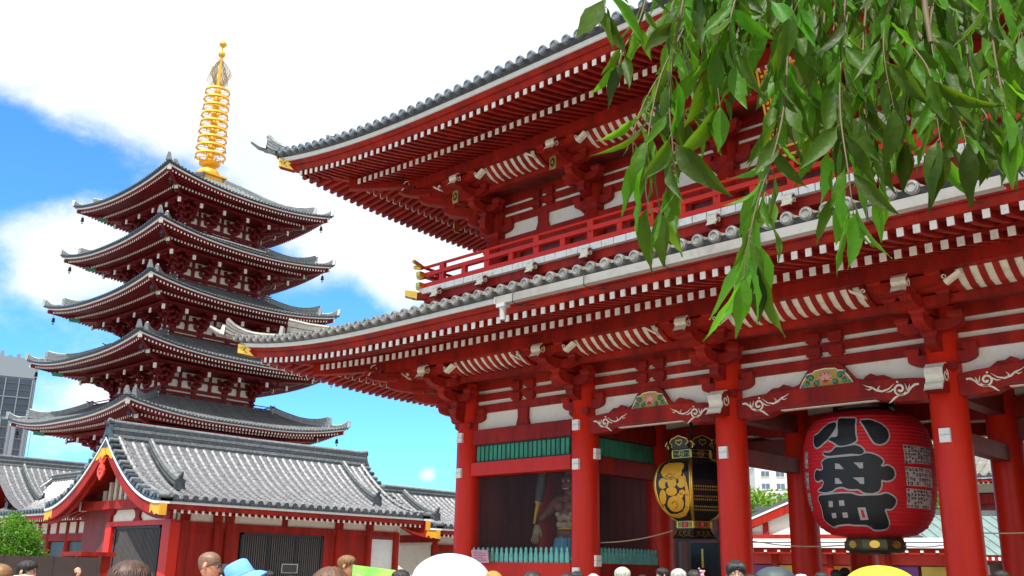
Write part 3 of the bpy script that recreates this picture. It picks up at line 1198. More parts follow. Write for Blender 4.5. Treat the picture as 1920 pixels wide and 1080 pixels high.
def rainbow_beam(xa, xb, y, front=True):
    L = xb-xa
    top = []; bot = []
    N = 24
    for i in range(N+1):
        t = i/N
        x = xa+.28+(L-.56)*t
        e = min(t, 1-t)
        zt = 5.30+.085*min(1, e/.28)**.6*(1 if e > 0 else 0)
        zb_ = 4.90+(.075*min(1, max(0, (e-.16)/.05)) + .035*sin(pi*t))
        top.append((x, zt)); bot.append((x, zb_))
    b = MB()
    b.prism(bot+top[::-1], lambda a, c: (a, y-.20, c), lambda a, c: (a, y+.18, c), RED)
    # eyebrow groove line and pale underside
    f = lambda a, c, d: (a, y-.203-d, c)
    ribbon(b, [(xa+.28+(L-.56)*t, 4.93+(.11*min(1, max(0, (min(t, 1-t)-.19)/.05)))) for t in [.19+.62*i/20 for i in range(21)]], .018, f, REDD, .003)
    b.box(xa+L*.28, xb-L*.28, y-.17, y-.02, 4.985, 5.0, CREAM)
    o = b.build('rainbow_beam', gate)
    if front:
        s_ = MB()
        k = .92 if L < 4.2 else 1.0
        scroll(s_, xa+.42, 5.07, y-.203, 1, k*.80)
        s_.cut()
        scroll(s_, xb-.42, 5.07, y-.203, -1, k*.80)
        s_.pieces('white_scrollwork', o)


for xa, xb in ((HX[1], HX[2]), (HX[2], HX[3]), (HX[3], HX[4])):
    rainbow_beam(xa, xb, 0)
    rainbow_beam(xa, xb, 3.05, False)
    rainbow_beam(xa, xb, 6.10, False)
    frog_strut((xa+xb)/2, 5.37, .93 if xb-xa < 4.2 else 1.05)
for x in (HX[2], HX[3]):
    n_ = MB()
    white_nose(n_, -.26, 5.08, .30, 1.12)
    n_.build('beam_nose', gate, (x, 0, 0))
# ties running back through the passage, ceiling, inner walls over the doors
ti = MB()
for x in (HX[1], HX[2], HX[3], HX[4]):
    for ya, yb in ((0, 3.05), (3.05, 6.1)):
        if x in (HX[2], HX[3]):
            ti.cut()
            ti.box(x-.13, x+.13, ya+.3, yb-.3, 4.02, 4.34, REDD)
        ti.cut()
        ti.box(x-.14, x+.14, ya+.3, yb-.3, 4.95, 5.35, REDD)
ti.pieces('tie_beam', gate)
ti = MB()
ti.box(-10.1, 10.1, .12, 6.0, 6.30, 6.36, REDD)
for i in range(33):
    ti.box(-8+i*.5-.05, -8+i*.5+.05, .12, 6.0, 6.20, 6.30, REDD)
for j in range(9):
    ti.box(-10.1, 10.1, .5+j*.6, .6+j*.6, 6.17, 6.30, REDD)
ti.build('coffered_ceiling', gate)
for x in (HX[1], HX[4]):
    ti = MB()
    ti.box(x-.1, x+.1, 3.05, 6.1, .1, 6.2, REDD)
    ti.build('side_wall', gate)
iw = MB()
for xa, xb in ((HX[1], HX[2]), (HX[3], HX[4])):
    iw.cut()
    iw.box(xa+.3, xb-.3, 3.0, 3.1, 5.38, 5.9, PLA)
    iw.box(xa+.3, xb-.3, 2.95, 3.15, 5.9, 6.2, REDD)
    iw.box(xa+.3, xb-.3, 2.92, 3.18, 4.46, 4.86, REDD)
iw.cut()
iw.box(HX[2]+.3, HX[3]-.3, 3.0, 3.1, 5.38, 5.9, PLA)
iw.pieces('inner_transom', gate)
# door leaf standing in the left side passage
for xa, sg in ((-5.75, 1), (4.55, -1)):
    d = MB()
    d.box(xa, xa+.10, 2.95, 3.07, .1, 2.62, BROWN)
    d.box(xa+1.9, xa+2.0, 2.95, 3.07, .1, 2.62, BROWN)
    d.box(xa, xa+2.0, 2.94, 3.08, 2.55, 2.72, BROWN)
    d.box(xa+.32, xa+.40, 2.97, 3.05, .1, 2.55, BROWN)
    o = d.build('door_frame', gate)
    d = MB()
    d.box(xa+.42, xa+1.15, 2.98, 3.02, .12, 2.5, BLK)
    d.box(xa+1.16, xa+1.88, 2.98, 3.02, .12, 2.5, BLK)
    d.box(xa+.74, xa+.80, 2.96, 2.98, 1.9, 2.35, GOLD)
    d.box(xa+1.42, xa+1.48, 2.96, 2.98, 1.9, 2.35, GOLD)
    d.build('door_leaf', o)

# ---- balcony of the upper storey
bal = MB(); bw = MB(); rail = MB(); nos = MB(); gl = MB(); und = MB()
EB = Eave(-10.27, 10.27, 0, 6.1, 0, 5, 1)
for k in range(4):
    EB.sweep(bal, k, [(-.4, 8.90), (.98, 8.90), (.98, 9.13), (-.4, 9.13)], RED, n=2)
    EB.sweep(bal, k, [(.3, 8.62), (.55, 8.62), (.55, 8.90), (.3, 8.90)], RED, n=2)
    H = EB.h[k]+1.08
    n = int(2*H/.36)
    for i in range(n):
        a = -H+2*H*i/n
        b = -H+2*H*(i+1)/n-.024
        a0, b0 = a, b
        vs = [EB.P(k, a, 1.10, 9.135), EB.P(k, b, 1.10, 9.135), EB.P(k, b*.94, -.3, 9.135), EB.P(k, a*.94, -.3, 9.135),
              EB.P(k, a, 1.10, 9.30), EB.P(k, b, 1.10, 9.30), EB.P(k, b*.94, -.3, 9.30), EB.P(k, a*.94, -.3, 9.30)]
        bw.hexa(vs, WHT)
    # rails: round top, flat middle, low rail; posts
    for zz, r, e in ((9.93, .045, .42),):
        h = EB.h[k]+1.0+e
        pts = [EB.P(k, -h, 1.0, zz+.10), EB.P(k, -h+.3, 1.0, zz+.02)]+[EB.P(k, t*(h-.5), 1.0, zz) for t in (-1, 0, 1)]+[EB.P(k, h-.3, 1.0, zz+.02), EB.P(k, h, 1.0, zz+.10)]
        rail.tube(pts, r, REDC, 8)
        gl.cut()
        gl.tube(pts[:2], r+.012, GOLD, 8)
        gl.cut()
        gl.tube(pts[-2:], r+.012, GOLD, 8)
    h = EB.h[k]+1.0+.22
    red_box(rail, EB, k, -h, h, .93, 1.07, 9.64, 9.75, REDC)
    red_box(rail, EB, k, -h, h, .93, 1.07, 9.32, 9.44, REDC)
    for sg in (-1, 1):
        for z in (9.63, 9.31):
            gl.cut()
            red_box(gl, EB, k, sg*h-sg*.16, sg*h+sg*.012, .92, 1.08, z, z+.14, GOLD)
    n = int((EB.h[k]+.9)/.875)
    for i in range(-n, n+1):
        a = i*.875
        full = (i % 2 == 0)
        w = .09 if full else .075
        red_box(rail, EB, k, a-w, a+w, .945, 1.055, 9.30, 9.93 if full else 9.66, REDC)
        if full:
            gl.cut()
            red_box(gl, EB, k, a-.018, a+.018, 1.05, 1.075, 9.60, 9.635, BLK)
    # noses and cloud-shaped struts below the floor
    n = int((EB.h[k]+.3)/1.75)
    for i in range(-n, n+1):
        a = i*1.75+(.0)
        nn = MB()
        white_nose(nn, -1.10, 8.93, .20, .62)
        me = nn.mesh('balcony_nose')
        o = bpy.data.objects.new('balcony_nose', me)
        COL.objects.link(o)
        o.parent = gate
        o.location = EB.P(k, a, .0, 0)
        o.rotation_euler.z = (0, -pi/2, pi, pi/2)[k]
        red_box(bal, EB, k, a-.20, a+.20, .5, 1.06, 8.72, 8.86, RED)
        red_box(bal, EB, k, a-.12, a+.12, .5, .95, 8.55, 8.72, RED)
    for i in range(-n, n):
        a = (i+.5)*1.75
        und.cut()
        f0 = lambda x, z: EB.P(k, a+x, .62, 8.45+z)
        f1 = lambda x, z: EB.P(k, a+x, .56, 8.45+z)
        und.prism([(-.60, .0), (-.46, .16), (-.30, .22), (-.24, .34), (.24, .34), (.30, .22), (.46, .16), (.60, 0)], f0, f1, WHT)
        for sd in (-1, 1):
            ribbon(und, [(sd*x, z) for x, z in spiral(.60, .17, .085, .02, -1.6, 1.2, 14, 1)], .035, lambda a_, b_, d: EB.P(k, a+a_, .64+d, 8.45+b_), WHT, .02)
        red_box(bal, EB, k, a-.24, a+.24, .56, .66, 8.79, 8.90, RED)
    red_box(bal, EB, k, -EB.h[k]-.4, EB.h[k]+.4, .38, .46, 8.3, 8.9, RED)
balo = bal.build('balcony', gate)
bw.build('floor_boards', balo)
rl = rail.build('railing', balo)
gl.pieces('gilt_fitting', balo)
und.pieces('cloud_strut', balo)
# gilt-ended corner beams under the balcony
for sx in (-1, 1):
    for sy in (-1, 1):
        c = MB()
        E0 = Eave(-10.27, 10.27, 0, 6.1, 0, 5, 1)
        for w, o0, o1, z0, z1, m in ((.22, 0, 1.2, 8.93, 9.15, RED), (.235, 1.12, 1.36, 8.99, 9.20, GOLD)):
            c.hexa([E0.D(sx, sy, o0, z0, -w/2), E0.D(sx, sy, o0, z0, w/2), E0.D(sx, sy, o1, z0+.08, w/2), E0.D(sx, sy, o1, z0+.08, -w/2),
                    E0.D(sx, sy, o0, z1, -w/2), E0.D(sx, sy, o0, z1, w/2), E0.D(sx, sy, o1, z1+.03, w/2), E0.D(sx, sy, o1, z1+.03, -w/2)], m)
        c.build('corner_beam', balo)

# ---- upper storey body
up = MB()
for x in HX2:
    for y in GY2:
        if y == 3.05 and abs(x) < 9:
            continue
        up.cut()
        up.lathe([(.31, 8.9), (.31, 10.7), (.28, 10.74), (.28, 12.0)], (x, y, 0), RED, 20)
up.pieces('upper_column', gate)
ub = MB()
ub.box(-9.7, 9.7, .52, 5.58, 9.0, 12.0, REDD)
ub.box(-9.82, 9.82, .28, .5, 10.30, 10.72, RED)
ub.box(-9.82, 9.82, 5.6, 5.82, 10.30, 10.72, RED)
ub.box(-9.99, -9.77, .4, 5.7, 10.30, 10.72, RED)
ub.box(9.77, 9.99, .4, 5.7, 10.30, 10.72, RED)
for xa, xb in zip(HX2, HX2[1:]):
    x = (xa+xb)/2
    ub.box(xa+.3, xb-.3, .36, .52, 9.3, 9.5, RED)
    for q in (-1, 1):
        ub.box(x+q*.9-.06, x+q*.9+.06, .40, .52, 9.5, 10.3, RED)
        ub.box(x+q*.9-.25, x+q*.9+.25, .385, .395, 9.62, 9.68, GOLD)
    if abs(x) > 7:
        ub.prism([(-.24, 10.74), (.24, 10.74), (.16, 10.95), (.17, 11.2), (-.17, 11.2), (-.16, 10.95)], lambda a, b: (x+a, .36, b), lambda a, b: (x+a, .45, b), RED)
    else:
        c = [(-.62, 0), (-.45, .12), (-.36, .34), (-.2, .46), (.2, .46), (.36, .34), (.45, .12), (.62, 0)]
        ub.prism([(a, b+10.74) for a, b in c], lambda a, b: (x+a, .36, b), lambda a, b: (x+a, .45, b), RED)
ub.build('upper_wall', gate)
# name board hanging under the upper eave
nb = MB()


def nbp(a, b, d):
    return (a*.72, -.40-d-.30*b*.86, 10.50+b*.84)


def nbox(a0, a1, b0, b1, d0, d1, m):
    nb.hexa([nbp(a0, b0, d1), nbp(a1, b0, d1), nbp(a1, b0, d0), nbp(a0, b0, d0), nbp(a0, b1, d1), nbp(a1, b1, d1), nbp(a1, b1, d0), nbp(a0, b1, d0)], m)


nbox(-.62, .62, .1, 2.0, -.05, .0, OLIVE := mat('green_gold_board', (.16, .17, .03), .5, .3))
for a0, a1, b0, b1 in ((-.86, -.62, -.1, 2.2), (.62, .86, -.1, 2.2), (-.62, .62, -.1, .1), (-.62, .62, 2.0, 2.2)):
    nbox(a0, a1, b0, b1, -.06, .05, RED)
for a0, a1, b0, b1 in ((-.92, -.86, -.16, 2.26), (.86, .92, -.16, 2.26), (-.86, .86, -.16, -.1), (-.86, .86, 2.2, 2.26),
                       (-.66, -.61, .06, 2.04), (.61, .66, .06, 2.04), (-.61, .61, .06, .11), (-.61, .61, 1.99, 2.04)):
    nbox(a0, a1, b0, b1, .0, .09, YEL)
for i in range(17):
    for sd in (-1, 1):
        b = .0+i*.135
        nbox(sd*.76-.05, sd*.76+.05, b, b+.07, .05, .075, YEL)
nb.build('name_board', gate)

# ---- gutter along the lower eave with straps and downpipes
gt = MB()
Eg = E1
pts = []
x0, x1 = -4.62, 16.0
prof = [(4.70, 6.875), (4.87, 6.875), (4.92, 7.015), (4.89, 7.015), (4.85, 6.90), (4.72, 6.90)]
vs = []
N = 20
for i in range(N+1):
    x = x0+(-x0+4.95)*i/N
    for o, z in prof:
        vs.append((x, -o, z))
nv = len(prof)
gt.add(vs, [(i*nv+j, i*nv+(j+1) % nv, (i+1)*nv+(j+1) % nv, (i+1)*nv+j) for i in range(N) for j in range(nv)]+[tuple(range(nv))], ZINC)
gt.box(x0-.02, x0, -4.92, -4.70, 6.875, 7.015, ZINC)
gu = gt.build('rain_gutter', gate)
for x in [-4.1, -2.3, -.5, 1.3, 3.1, 4.5]:
    s_ = MB()
    s_.tube([(x, -4.66, 7.05), (x, -4.95, 7.04), (x, -4.95, 6.82), (x, -4.68, 6.80), (x+.01, -4.3, 6.90)], .010, DARK, 6)
    s_.build('gutter_strap', gu)
dp = MB()
dp.box(-4.60, -4.38, -4.90, -4.72, 6.80, 6.873, ZINC)
dp.lathe([(.085, .0), (.07, -.06), (.062, -.26)], (-4.49, -4.81, 6.80), ZINC, 14)
dp.build('downpipe', gu)

# ------------------------------------------------------------------ five-storey pagoda
pag = empty('pagoda', (-73.85, 25.25, 0), .03, 'tall five-storey red pagoda with upswept grey roofs and a golden ringed spire', 'pagoda')
PZ = [13.05, 18.45, 23.6, 28.6, 33.6]
PW = [10.81, 10.2, 9.65, 9.1, 8.76]
PA = [4.75, 4.4, 4.15, 3.9, 3.6]
PB = [6.4, 5.8, 5.3, 4.88, 4.55]


def pagoda_bracket():
    mb = MB()
    m = REDP
    masu(mb, 0, 0, -1.85, .5, .2, m)
    cross_arm(mb, -.02, -1.66, .62, .26, .2, m, bw=.26, bh=.15)
    cross_arm(mb, -.02, -1.02, .78, .28, .2, m, bw=.26, bh=.15)
    for o, z in ((.55, -1.5), (1.1, -1.16), (1.65, -.84)):
        pr = [(0, z), (o-.4, z)]+[(o-.4+.5*sin(pi/2*q/5), z+.16*(1-cos(pi/2*q/5))) for q in range(1, 6)]+[(o+.1, z+.24), (0, z+.24)]
        mb.prism(pr, lambda a, b: (-.1, -a, b), lambda a, b: (.1, -a, b), m)
        cross_arm(mb, -o, z+.25, .5, .18, .18, m, bw=.24, bh=.12)
    mb.hexa([(-.09, 0, -.45), (.09, 0, -.45), (.09, -2.15, -.86), (-.09, -2.15, -.86), (-.09, 0, -.25), (.09, 0, -.25), (.09, -2.15, -.66), (-.09, -2.15, -.66)], m)
    mb.box(-.13, .13, -2.24, -2.14, -.98, -.56, WHT)
    return mb.mesh('bracket_cluster')


pbm = pagoda_bracket()


def wind_bell():
    b = MB()
    b.tube([(0, 0, 0), (0, 0, -.28)], .02, DARK, 5)
    b.lathe([(.02, -.26), (.13, -.30), (.17, -.42), (.18, -.62), (.23, -.78), (.21, -.79), (.0, -.6)], (0, 0, 0), DARK, 12)
    b.box(-.01, .01, -.10, .10, -1.08, -.92, DARK)
    b.tube([(0, 0, -.6), (0, 0, -.95)], .012, DARK, 4)
    return b.mesh('wind_bell')


bellm = wind_bell()
for t in range(5):
    z, w, a = PZ[t], PW[t], PA[t]
    O = w-a
    E = Eave(-a, a, -a, a, 1.02, 9.0, O, 2.3, 2.4)
    tier = MB(); raf = MB(); roof = MB(); fas = MB(); tb = MB()
    last = t == 4
    if last:
        prof = [(O, .14), (O-.8, .36), (O-2.2, .90), (O-3.6, 1.60), (O-5.0, 2.45), (O-6.2, 3.25), (O-7.7, 4.15)]
    else:
        prof = [(O, .14), (O-.8, .36), (O-2.0, .80), (O-3.2, 1.32), (O-4.3, 1.92), (O-5.2, 2.5)]
    prof = [(o, z+q) for o, q in prof]
    for k in range(4):
        E.rafters(raf, k, .3, O-2.05, z+.20, z-.34, .13, .17, .32, REDP, WHT)
        E.sweep(tier, k, [(0, z+.42), (O-1.9, z-.16)], REDP, closed=False, n=24)
        E.sweep(tier, k, [(O-2.25, z-.158), (O-2.03, z-.158), (O-2.03, z-.09), (O-2.25, z-.05)], REDP, n=24)
        E.rafters(raf, k, O-2.1, O-.55, z-.10, z-.30, .12, .15, .32, REDP, WHT)
        E.sweep(tier, k, [(O-2.1, z+.055), (O-.5, z-.14)], REDP, closed=False, n=24)
        E.sweep(fas, k, [(O-.8, z-.142), (O-.5, z-.142), (O-.36, z-.06), (O-.36, z-.03), (O-.8, z-.03)], REDP, n=24)
        E.sweep(fas, k, [(O-.8, z-.028), (O-.30, z-.028), (O-.24, z+.06), (O-.8, z+.06)], FAS, n=24)
        E.sweep(fas, k, [(O-.8, z+.063), (O-.22, z+.063), (O-.02, z+.13), (O-.8, z+.13)], TILED, n=24)
        E.sweep(roof, k, prof, TILE, closed=False, n=24, smooth=True)
        E.tiles(roof, k, prof, .34, .09, TILE, TILED, n=4, rings=False)
        E.sweep(tier, k, [(1.75, z-.40), (1.95, z-.40), (1.95, z-.16), (1.75, z-.1)], REDP, n=12)
        E.sweep(tier, k, [(0, z-.38), (1.75, z-.36)], REDP, closed=False, n=8)
    raf.build('rafters', pag)
    tier.build('soffit', pag)
    fas.build('eave_fascia', pag)
    ro = roof.build('tiled_roof', pag)

    def zf(o):
        for (oa, za), (ob, zb_) in zip(prof, prof[1:]):
            if oa >= o >= ob:
                return za+(zb_-za)*(oa-o)/(oa-ob)
        return prof[0][1] if o > prof[0][0] else prof[-1][1]
    for sx in (-1, 1):
        for sy in (-1, 1):
            rd = MB()
            E.hip(rd, sx, sy, prof[-1][0], O-1.3, zf, .34, .42, TILE, .5, r=.09)
            E.hip(rd, sx, sy, O-1.5, O-.05, zf, .28, .22, TILE, .38, n=8, r=.08)
            for o, h in ((O-1.25, .85), (O-.02, .62)):
                rd.hexa([E.D(sx, sy, o-.1, zf(o), -.26), E.D(sx, sy, o-.1, zf(o), .26), E.D(sx, sy, o+.05, zf(o), .26), E.D(sx, sy, o+.05, zf(o), -.26),
                         E.D(sx, sy, o-.1, zf(o)+h, -.1), E.D(sx, sy, o-.1, zf(o)+h, .1), E.D(sx, sy, o+.1, zf(o)+h, .1), E.D(sx, sy, o+.1, zf(o)+h, -.1)], TILE)
            rd.build('corner_ridge', ro)
            hr = MB()
            for o0, o1, za, zc, w_, h in ((0, O-2.0, z+.0, z-.60, .28, .3), (O-2.3, O-.35, z-.36, z-.36, .26, .26)):
                vs = []
                for i in range(9):
                    o = o0+(o1-o0)*i/8
                    for q, zz in ((-w_/2, 0), (w_/2, 0), (w_/2, h), (-w_/2, h)):
                        vs.append(E.D(sx, sy, o, za+(zc-za)*i/8+zz, q))
                hr.add(vs, [(i*4+j, i*4+(j+1) % 4, i*4+4+(j+1) % 4, i*4+4+j) for i in range(8) for j in range(4)]+[(3, 2, 1, 0), (32, 33, 34, 35)], REDP)
                w2 = w_/2+.03
                hr.hexa([E.D(sx, sy, o1, zc-.03, -w2), E.D(sx, sy, o1, zc-.03, w2), E.D(sx, sy, o1+.06, zc-.03, w2), E.D(sx, sy, o1+.06, zc-.03, -w2),
                         E.D(sx, sy, o1, zc+h+.03, -w2), E.D(sx, sy, o1, zc+h+.03, w2), E.D(sx, sy, o1+.06, zc+h+.03, w2), E.D(sx, sy, o1+.06, zc+h+.03, -w2)], WHT)
            o1 = O-2.0
            hr.hexa([E.D(sx, sy, o1-.5, z-.62, -.18), E.D(sx, sy, o1-.5, z-.62, -.15), E.D(sx, sy, o1+.2, z-.66, -.15), E.D(sx, sy, o1+.2, z-.66, -.18),
                     E.D(sx, sy, o1-.5, z-.28, -.18), E.D(sx, sy, o1-.5, z-.28, -.15), E.D(sx, sy, o1+.2, z-.32, -.15), E.D(sx, sy, o1+.2, z-.32, -.18)], GREEN)
            hro = hr.build('hip_rafter', pag)
            bo = bpy.data.objects.new('wind_bell', bellm)
            COL.objects.link(bo)
            bo.parent = hro
            bo.location = E.D(sx, sy, O-.75, z-.42)
            bo.scale = (.75, .75, .8)
    # bracket clusters: four to a side plus diagonal ones
    for rz in range(4):
        g = rz*pi/2
        for x in (-a, -a/2.9, a/2.9, a):
            o = bpy.data.objects.new('bracket_cluster', pbm)
            COL.objects.link(o)
            o.parent = pag
            o.location = (x*cos(g)+a*sin(g), x*sin(g)-a*cos(g), z-.006*(rz % 2))
            o.rotation_euler.z = g
            o.scale = (1+.014*(rz % 2), 1+.007*(rz % 2), 1)
        o = bpy.data.objects.new('bracket_cluster', pbm)
        COL.objects.link(o)
        o.parent = pag
        o.location = (a*cos(g)+a*sin(g), a*sin(g)-a*cos(g), z-.013)
        o.rotation_euler.z = g+pi/4
        o.scale = (1, 1.41, 1)
    # body
    zb = PZ[t-1]+1.9 if t else 5.6
    b = MB(); p_ = MB(); d_ = MB()
    p_.box(-a+.1, a-.1, -a+.1, a-.1, zb-.3, z-.2, PLA)
    for rz in range(4):
        g = rz*pi/2

        def bx(x0, x1, o0, o1, z0, z1, m, mb=b):
            q = []
            for zz in (z0, z1):
                for x, o in ((x0, o1), (x1, o1), (x1, o0), (x0, o0)):
                    q.append((x*cos(g)+o*sin(g), x*sin(g)-o*cos(g), zz))
            mb.hexa(q, m)
        for x in (-a, -a/2.9, a/2.9, a):
            b.lathe([(.24, zb-.3), (.24, z-1.85)], (x*cos(g)+a*sin(g), x*sin(g)-a*cos(g), 0), REDP, 10)
        bx(-a-.3, a+.3, a-.1, a+.18, z-2.12, z-1.87, REDP)
        bx(-a-.3, a+.3, a-.1, a+.14, z-2.50, z-2.30, REDP)
        bx(-a, a, a-.1, a+.12, zb, zb+.25, REDP)
        for zz in (-1.18, -.46):
            bx(-a, a, a-.12, a+.05, z+zz, z+zz+.2, REDP)
        for x in (-a*.67, 0, a*.67):
            bx(x-.14, x+.14, a-.1, a+.08, z-1.87, z-1.18, REDP)
            bx(x-.10, x+.10, a-.1, a+.08, z-.98, z-.46, REDP)
            bx(x-.2, x+.2, a-.1, a+.14, z-1.3, z-1.16, REDP)
        # centre doors, lattices in the side bays
        bx(-a/2.9+.2, a/2.9-.2, a-.08, a+.03, zb+.2, z-2.5, BROWN, d_)
        for s2 in (-1, 1):
            for zz in (0, .35):
                bx(s2*a*.67-.62, s2*a*.67+.62, a-.06, a+.05, zb+.55+zz, zb+.62+zz, DARK, d_)
    b.build('timber_frame', pag)
    p_.build('plaster_wall', pag)
    d_.build('door', pag)
    # balcony with its railing on the roof below
    if t:
        B = PB[t]
        zb = PZ[t-1]+2.02
        f = MB()
        f.box(-B, B, -B, B, zb, zb+.06, REDP)
        f.box(-B-.05, B+.05, -B-.05, B+.05, zb+.06, zb+.19, WHT)
        fo = f.build('balcony', pag)
        r = MB()
        for rz in range(4):
            g = rz*pi/2
            q = lambda x, o, zz: (x*cos(g)+o*sin(g), x*sin(g)-o*cos(g), zz)
            c = B-.12
            r.tube([q(-c-.55, c, zb+.86), q(-c-.2, c, zb+.77), q(0, c, zb+.75), q(c+.2, c, zb+.77), q(c+.55, c, zb+.86)], .045, REDP, 6)
            r.tube([q(-c-.3, c, zb+.54), q(c+.3, c, zb+.54)], .045, REDP, 4)
            r.tube([q(-c-.3, c, zb+.26), q(c+.3, c, zb+.26)], .05, REDP, 4)
            n = 9
            for i in range(n+1):
                x = -c+2*c*i/n
                r.tube([q(x, c, zb+.18), q(x, c, zb+(.75 if i % 3 == 0 else .54))], .055, REDP, 4)
            for sx in (-1, 1):
                for zz in (.54, .26):
                    r.tube([q(sx*(c+.28), c, zb+zz), q(sx*(c+.36), c, zb+zz)], .065, WHT, 4)
        r.build('railing', fo)
# podium hall under the tower
pd = MB()
pd.box(-13, 13, -13, 13, 0, 4.6, PLA)
for rz in range(4):
    g = rz*pi/2
    for i in range(9):
        x = -13+26*i/8
        pd.lathe([(.3, 0), (.3, 4.6)], (x*cos(g)+13*sin(g), x*sin(g)-13*cos(g), 0), REDP, 10)
pd.box(-13.3, 13.3, -13.3, 13.3, 4.2, 4.9, REDP)
pd.box(-14, 14, -14, 14, 4.9, 5.2, STONE)
pd.box(-5, 5, -5, 5, 5.2, 5.9, STONE)
pd.build('podium', pag)
# golden spire
fi = empty('spire', (0, 0, 37.35))
fi.parent = pag
m = MB()
m.box(-1.28, 1.28, -1.28, 1.28, .0, .16, YEL)
m.box(-1.12, 1.12, -1.12, 1.12, .16, .80, YEL)
m.box(-1.34, 1.34, -1.34, 1.34, .80, .96, YEL)
m.build('dew_basin', fi)
m = MB()
m.lathe([(1.05, .96), (1.12, 1.15), (1.02, 1.5), (.7, 1.78), (.42, 1.86), (.36, 1.95), (.5, 2.05), (.9, 2.2), (1.02, 2.35), (.8, 2.32), (.4, 2.25), (.34, 2.6), (.46, 2.75), (.30, 2.9)], (0, 0, 0), YEL, 24)
for i in range(8):
    g = 2*pi*i/8
    m.prism([(-.16, 0), (.16, 0), (.10, .34), (0, .5), (-.10, .34)], lambda a, b: (cos(g)*(.96+b*.3)-sin(g)*a, sin(g)*(.96+b*.3)+cos(g)*a, 2.3+b),
            lambda a, b: (cos(g)*(1.0+b*.3)-sin(g)*a, sin(g)*(1.0+b*.3)+cos(g)*a, 2.3+b), YEL)
m.build('lotus_bowl', fi)
m = MB()
m.tube([(0, 0, 1.8), (0, 0, 10.6), (0, 0, 12.6), (0, 0, 15.6)], [.22, .2, .17, .06], YEL, 10)
m.build('mast', fi)
for i in range(9):
    z = 3.15+i*.88
    R = 1.42-.032*i
    m = MB()
    m.lathe([(R-.03, -.14), (R+.03, -.14), (R+.03, .14), (R-.03, .14), (R-.03, -.14)], (0, 0, z), YEL, 32)
    m.lathe([(.30, -.2), (.34, 0), (.30, .2)], (0, 0, z), YEL, 12)
    for j in range(8):
        g = 2*pi*(j+.5*(i % 2))/8
        m.tube([(cos(g)*.3, sin(g)*.3, z), (cos(g)*R, sin(g)*R, z)], .035, YEL, 4)
        m.tube([(cos(g)*(R+.06), sin(g)*(R+.06), z-.1), (cos(g)*(R+.06), sin(g)*(R+.06), z-.26)], [.03, .05], BRONZE, 5)
    m.build('spire_ring', fi)
m = MB()
FLM = mat('weathered_gilt', (.48, .36, .16), .5, .3)
for q in range(4):
    g = q*pi/2+.4
    f = lambda a, b, d: (cos(g)*a-sin(g)*d, sin(g)*a+cos(g)*d, b)
    f2 = lambda a, b, d: (cos(g)*a+sin(g)*(d+.02), sin(g)*a-cos(g)*(d+.02), b)
    rows = []
    for c in range(5):
        base = .22+c*.19
        pts = []
        for i in range(22):
            t_ = i/21
            wd = sin(pi*min(1, t_*.93+.07))**.5
            pts.append((.12+(base*1.36)*wd*(.9+.1*sin(9*t_+c))+.05*sin(22*t_+c*1.7), 10.75+3.15*t_*(1-.04*c)))
        rows.append(pts)
        for ff in (f, f2):
            ribbon(m, pts, .03, ff, FLM, .02)
    for c in range(4):
        for i in range(0, 21, 1):
            a, b = rows[c][i], rows[c+1][min(21, i+1+(c % 2))]
            ribbon(m, [a, ((a[0]+b[0])/2, (a[1]+b[1])/2+.03), b], .028, f, FLM, .03)
m.build('water_flame', fi)
m = MB()
m.ball((0, 0, 14.45), .36, YEL, 16, 10)
m.build('dragon_wheel', fi)
m = MB()
m.lathe([(.0, -.36), (.2, -.32), (.36, -.12), (.38, .02), (.28, .2), (.12, .32), (0, .42)], (0, 0, 15.62), YEL, 16)
m.build('sacred_jewel', fi)

# ------------------------------------------------------------------ gabled side hall
def hall_curve(t, ze, zr, k=2.0):
    """height of the slope: t = 0 at the ridge, 1 at the eave"""
    return ze+(zr-ze)*max(0, 1-t)**k


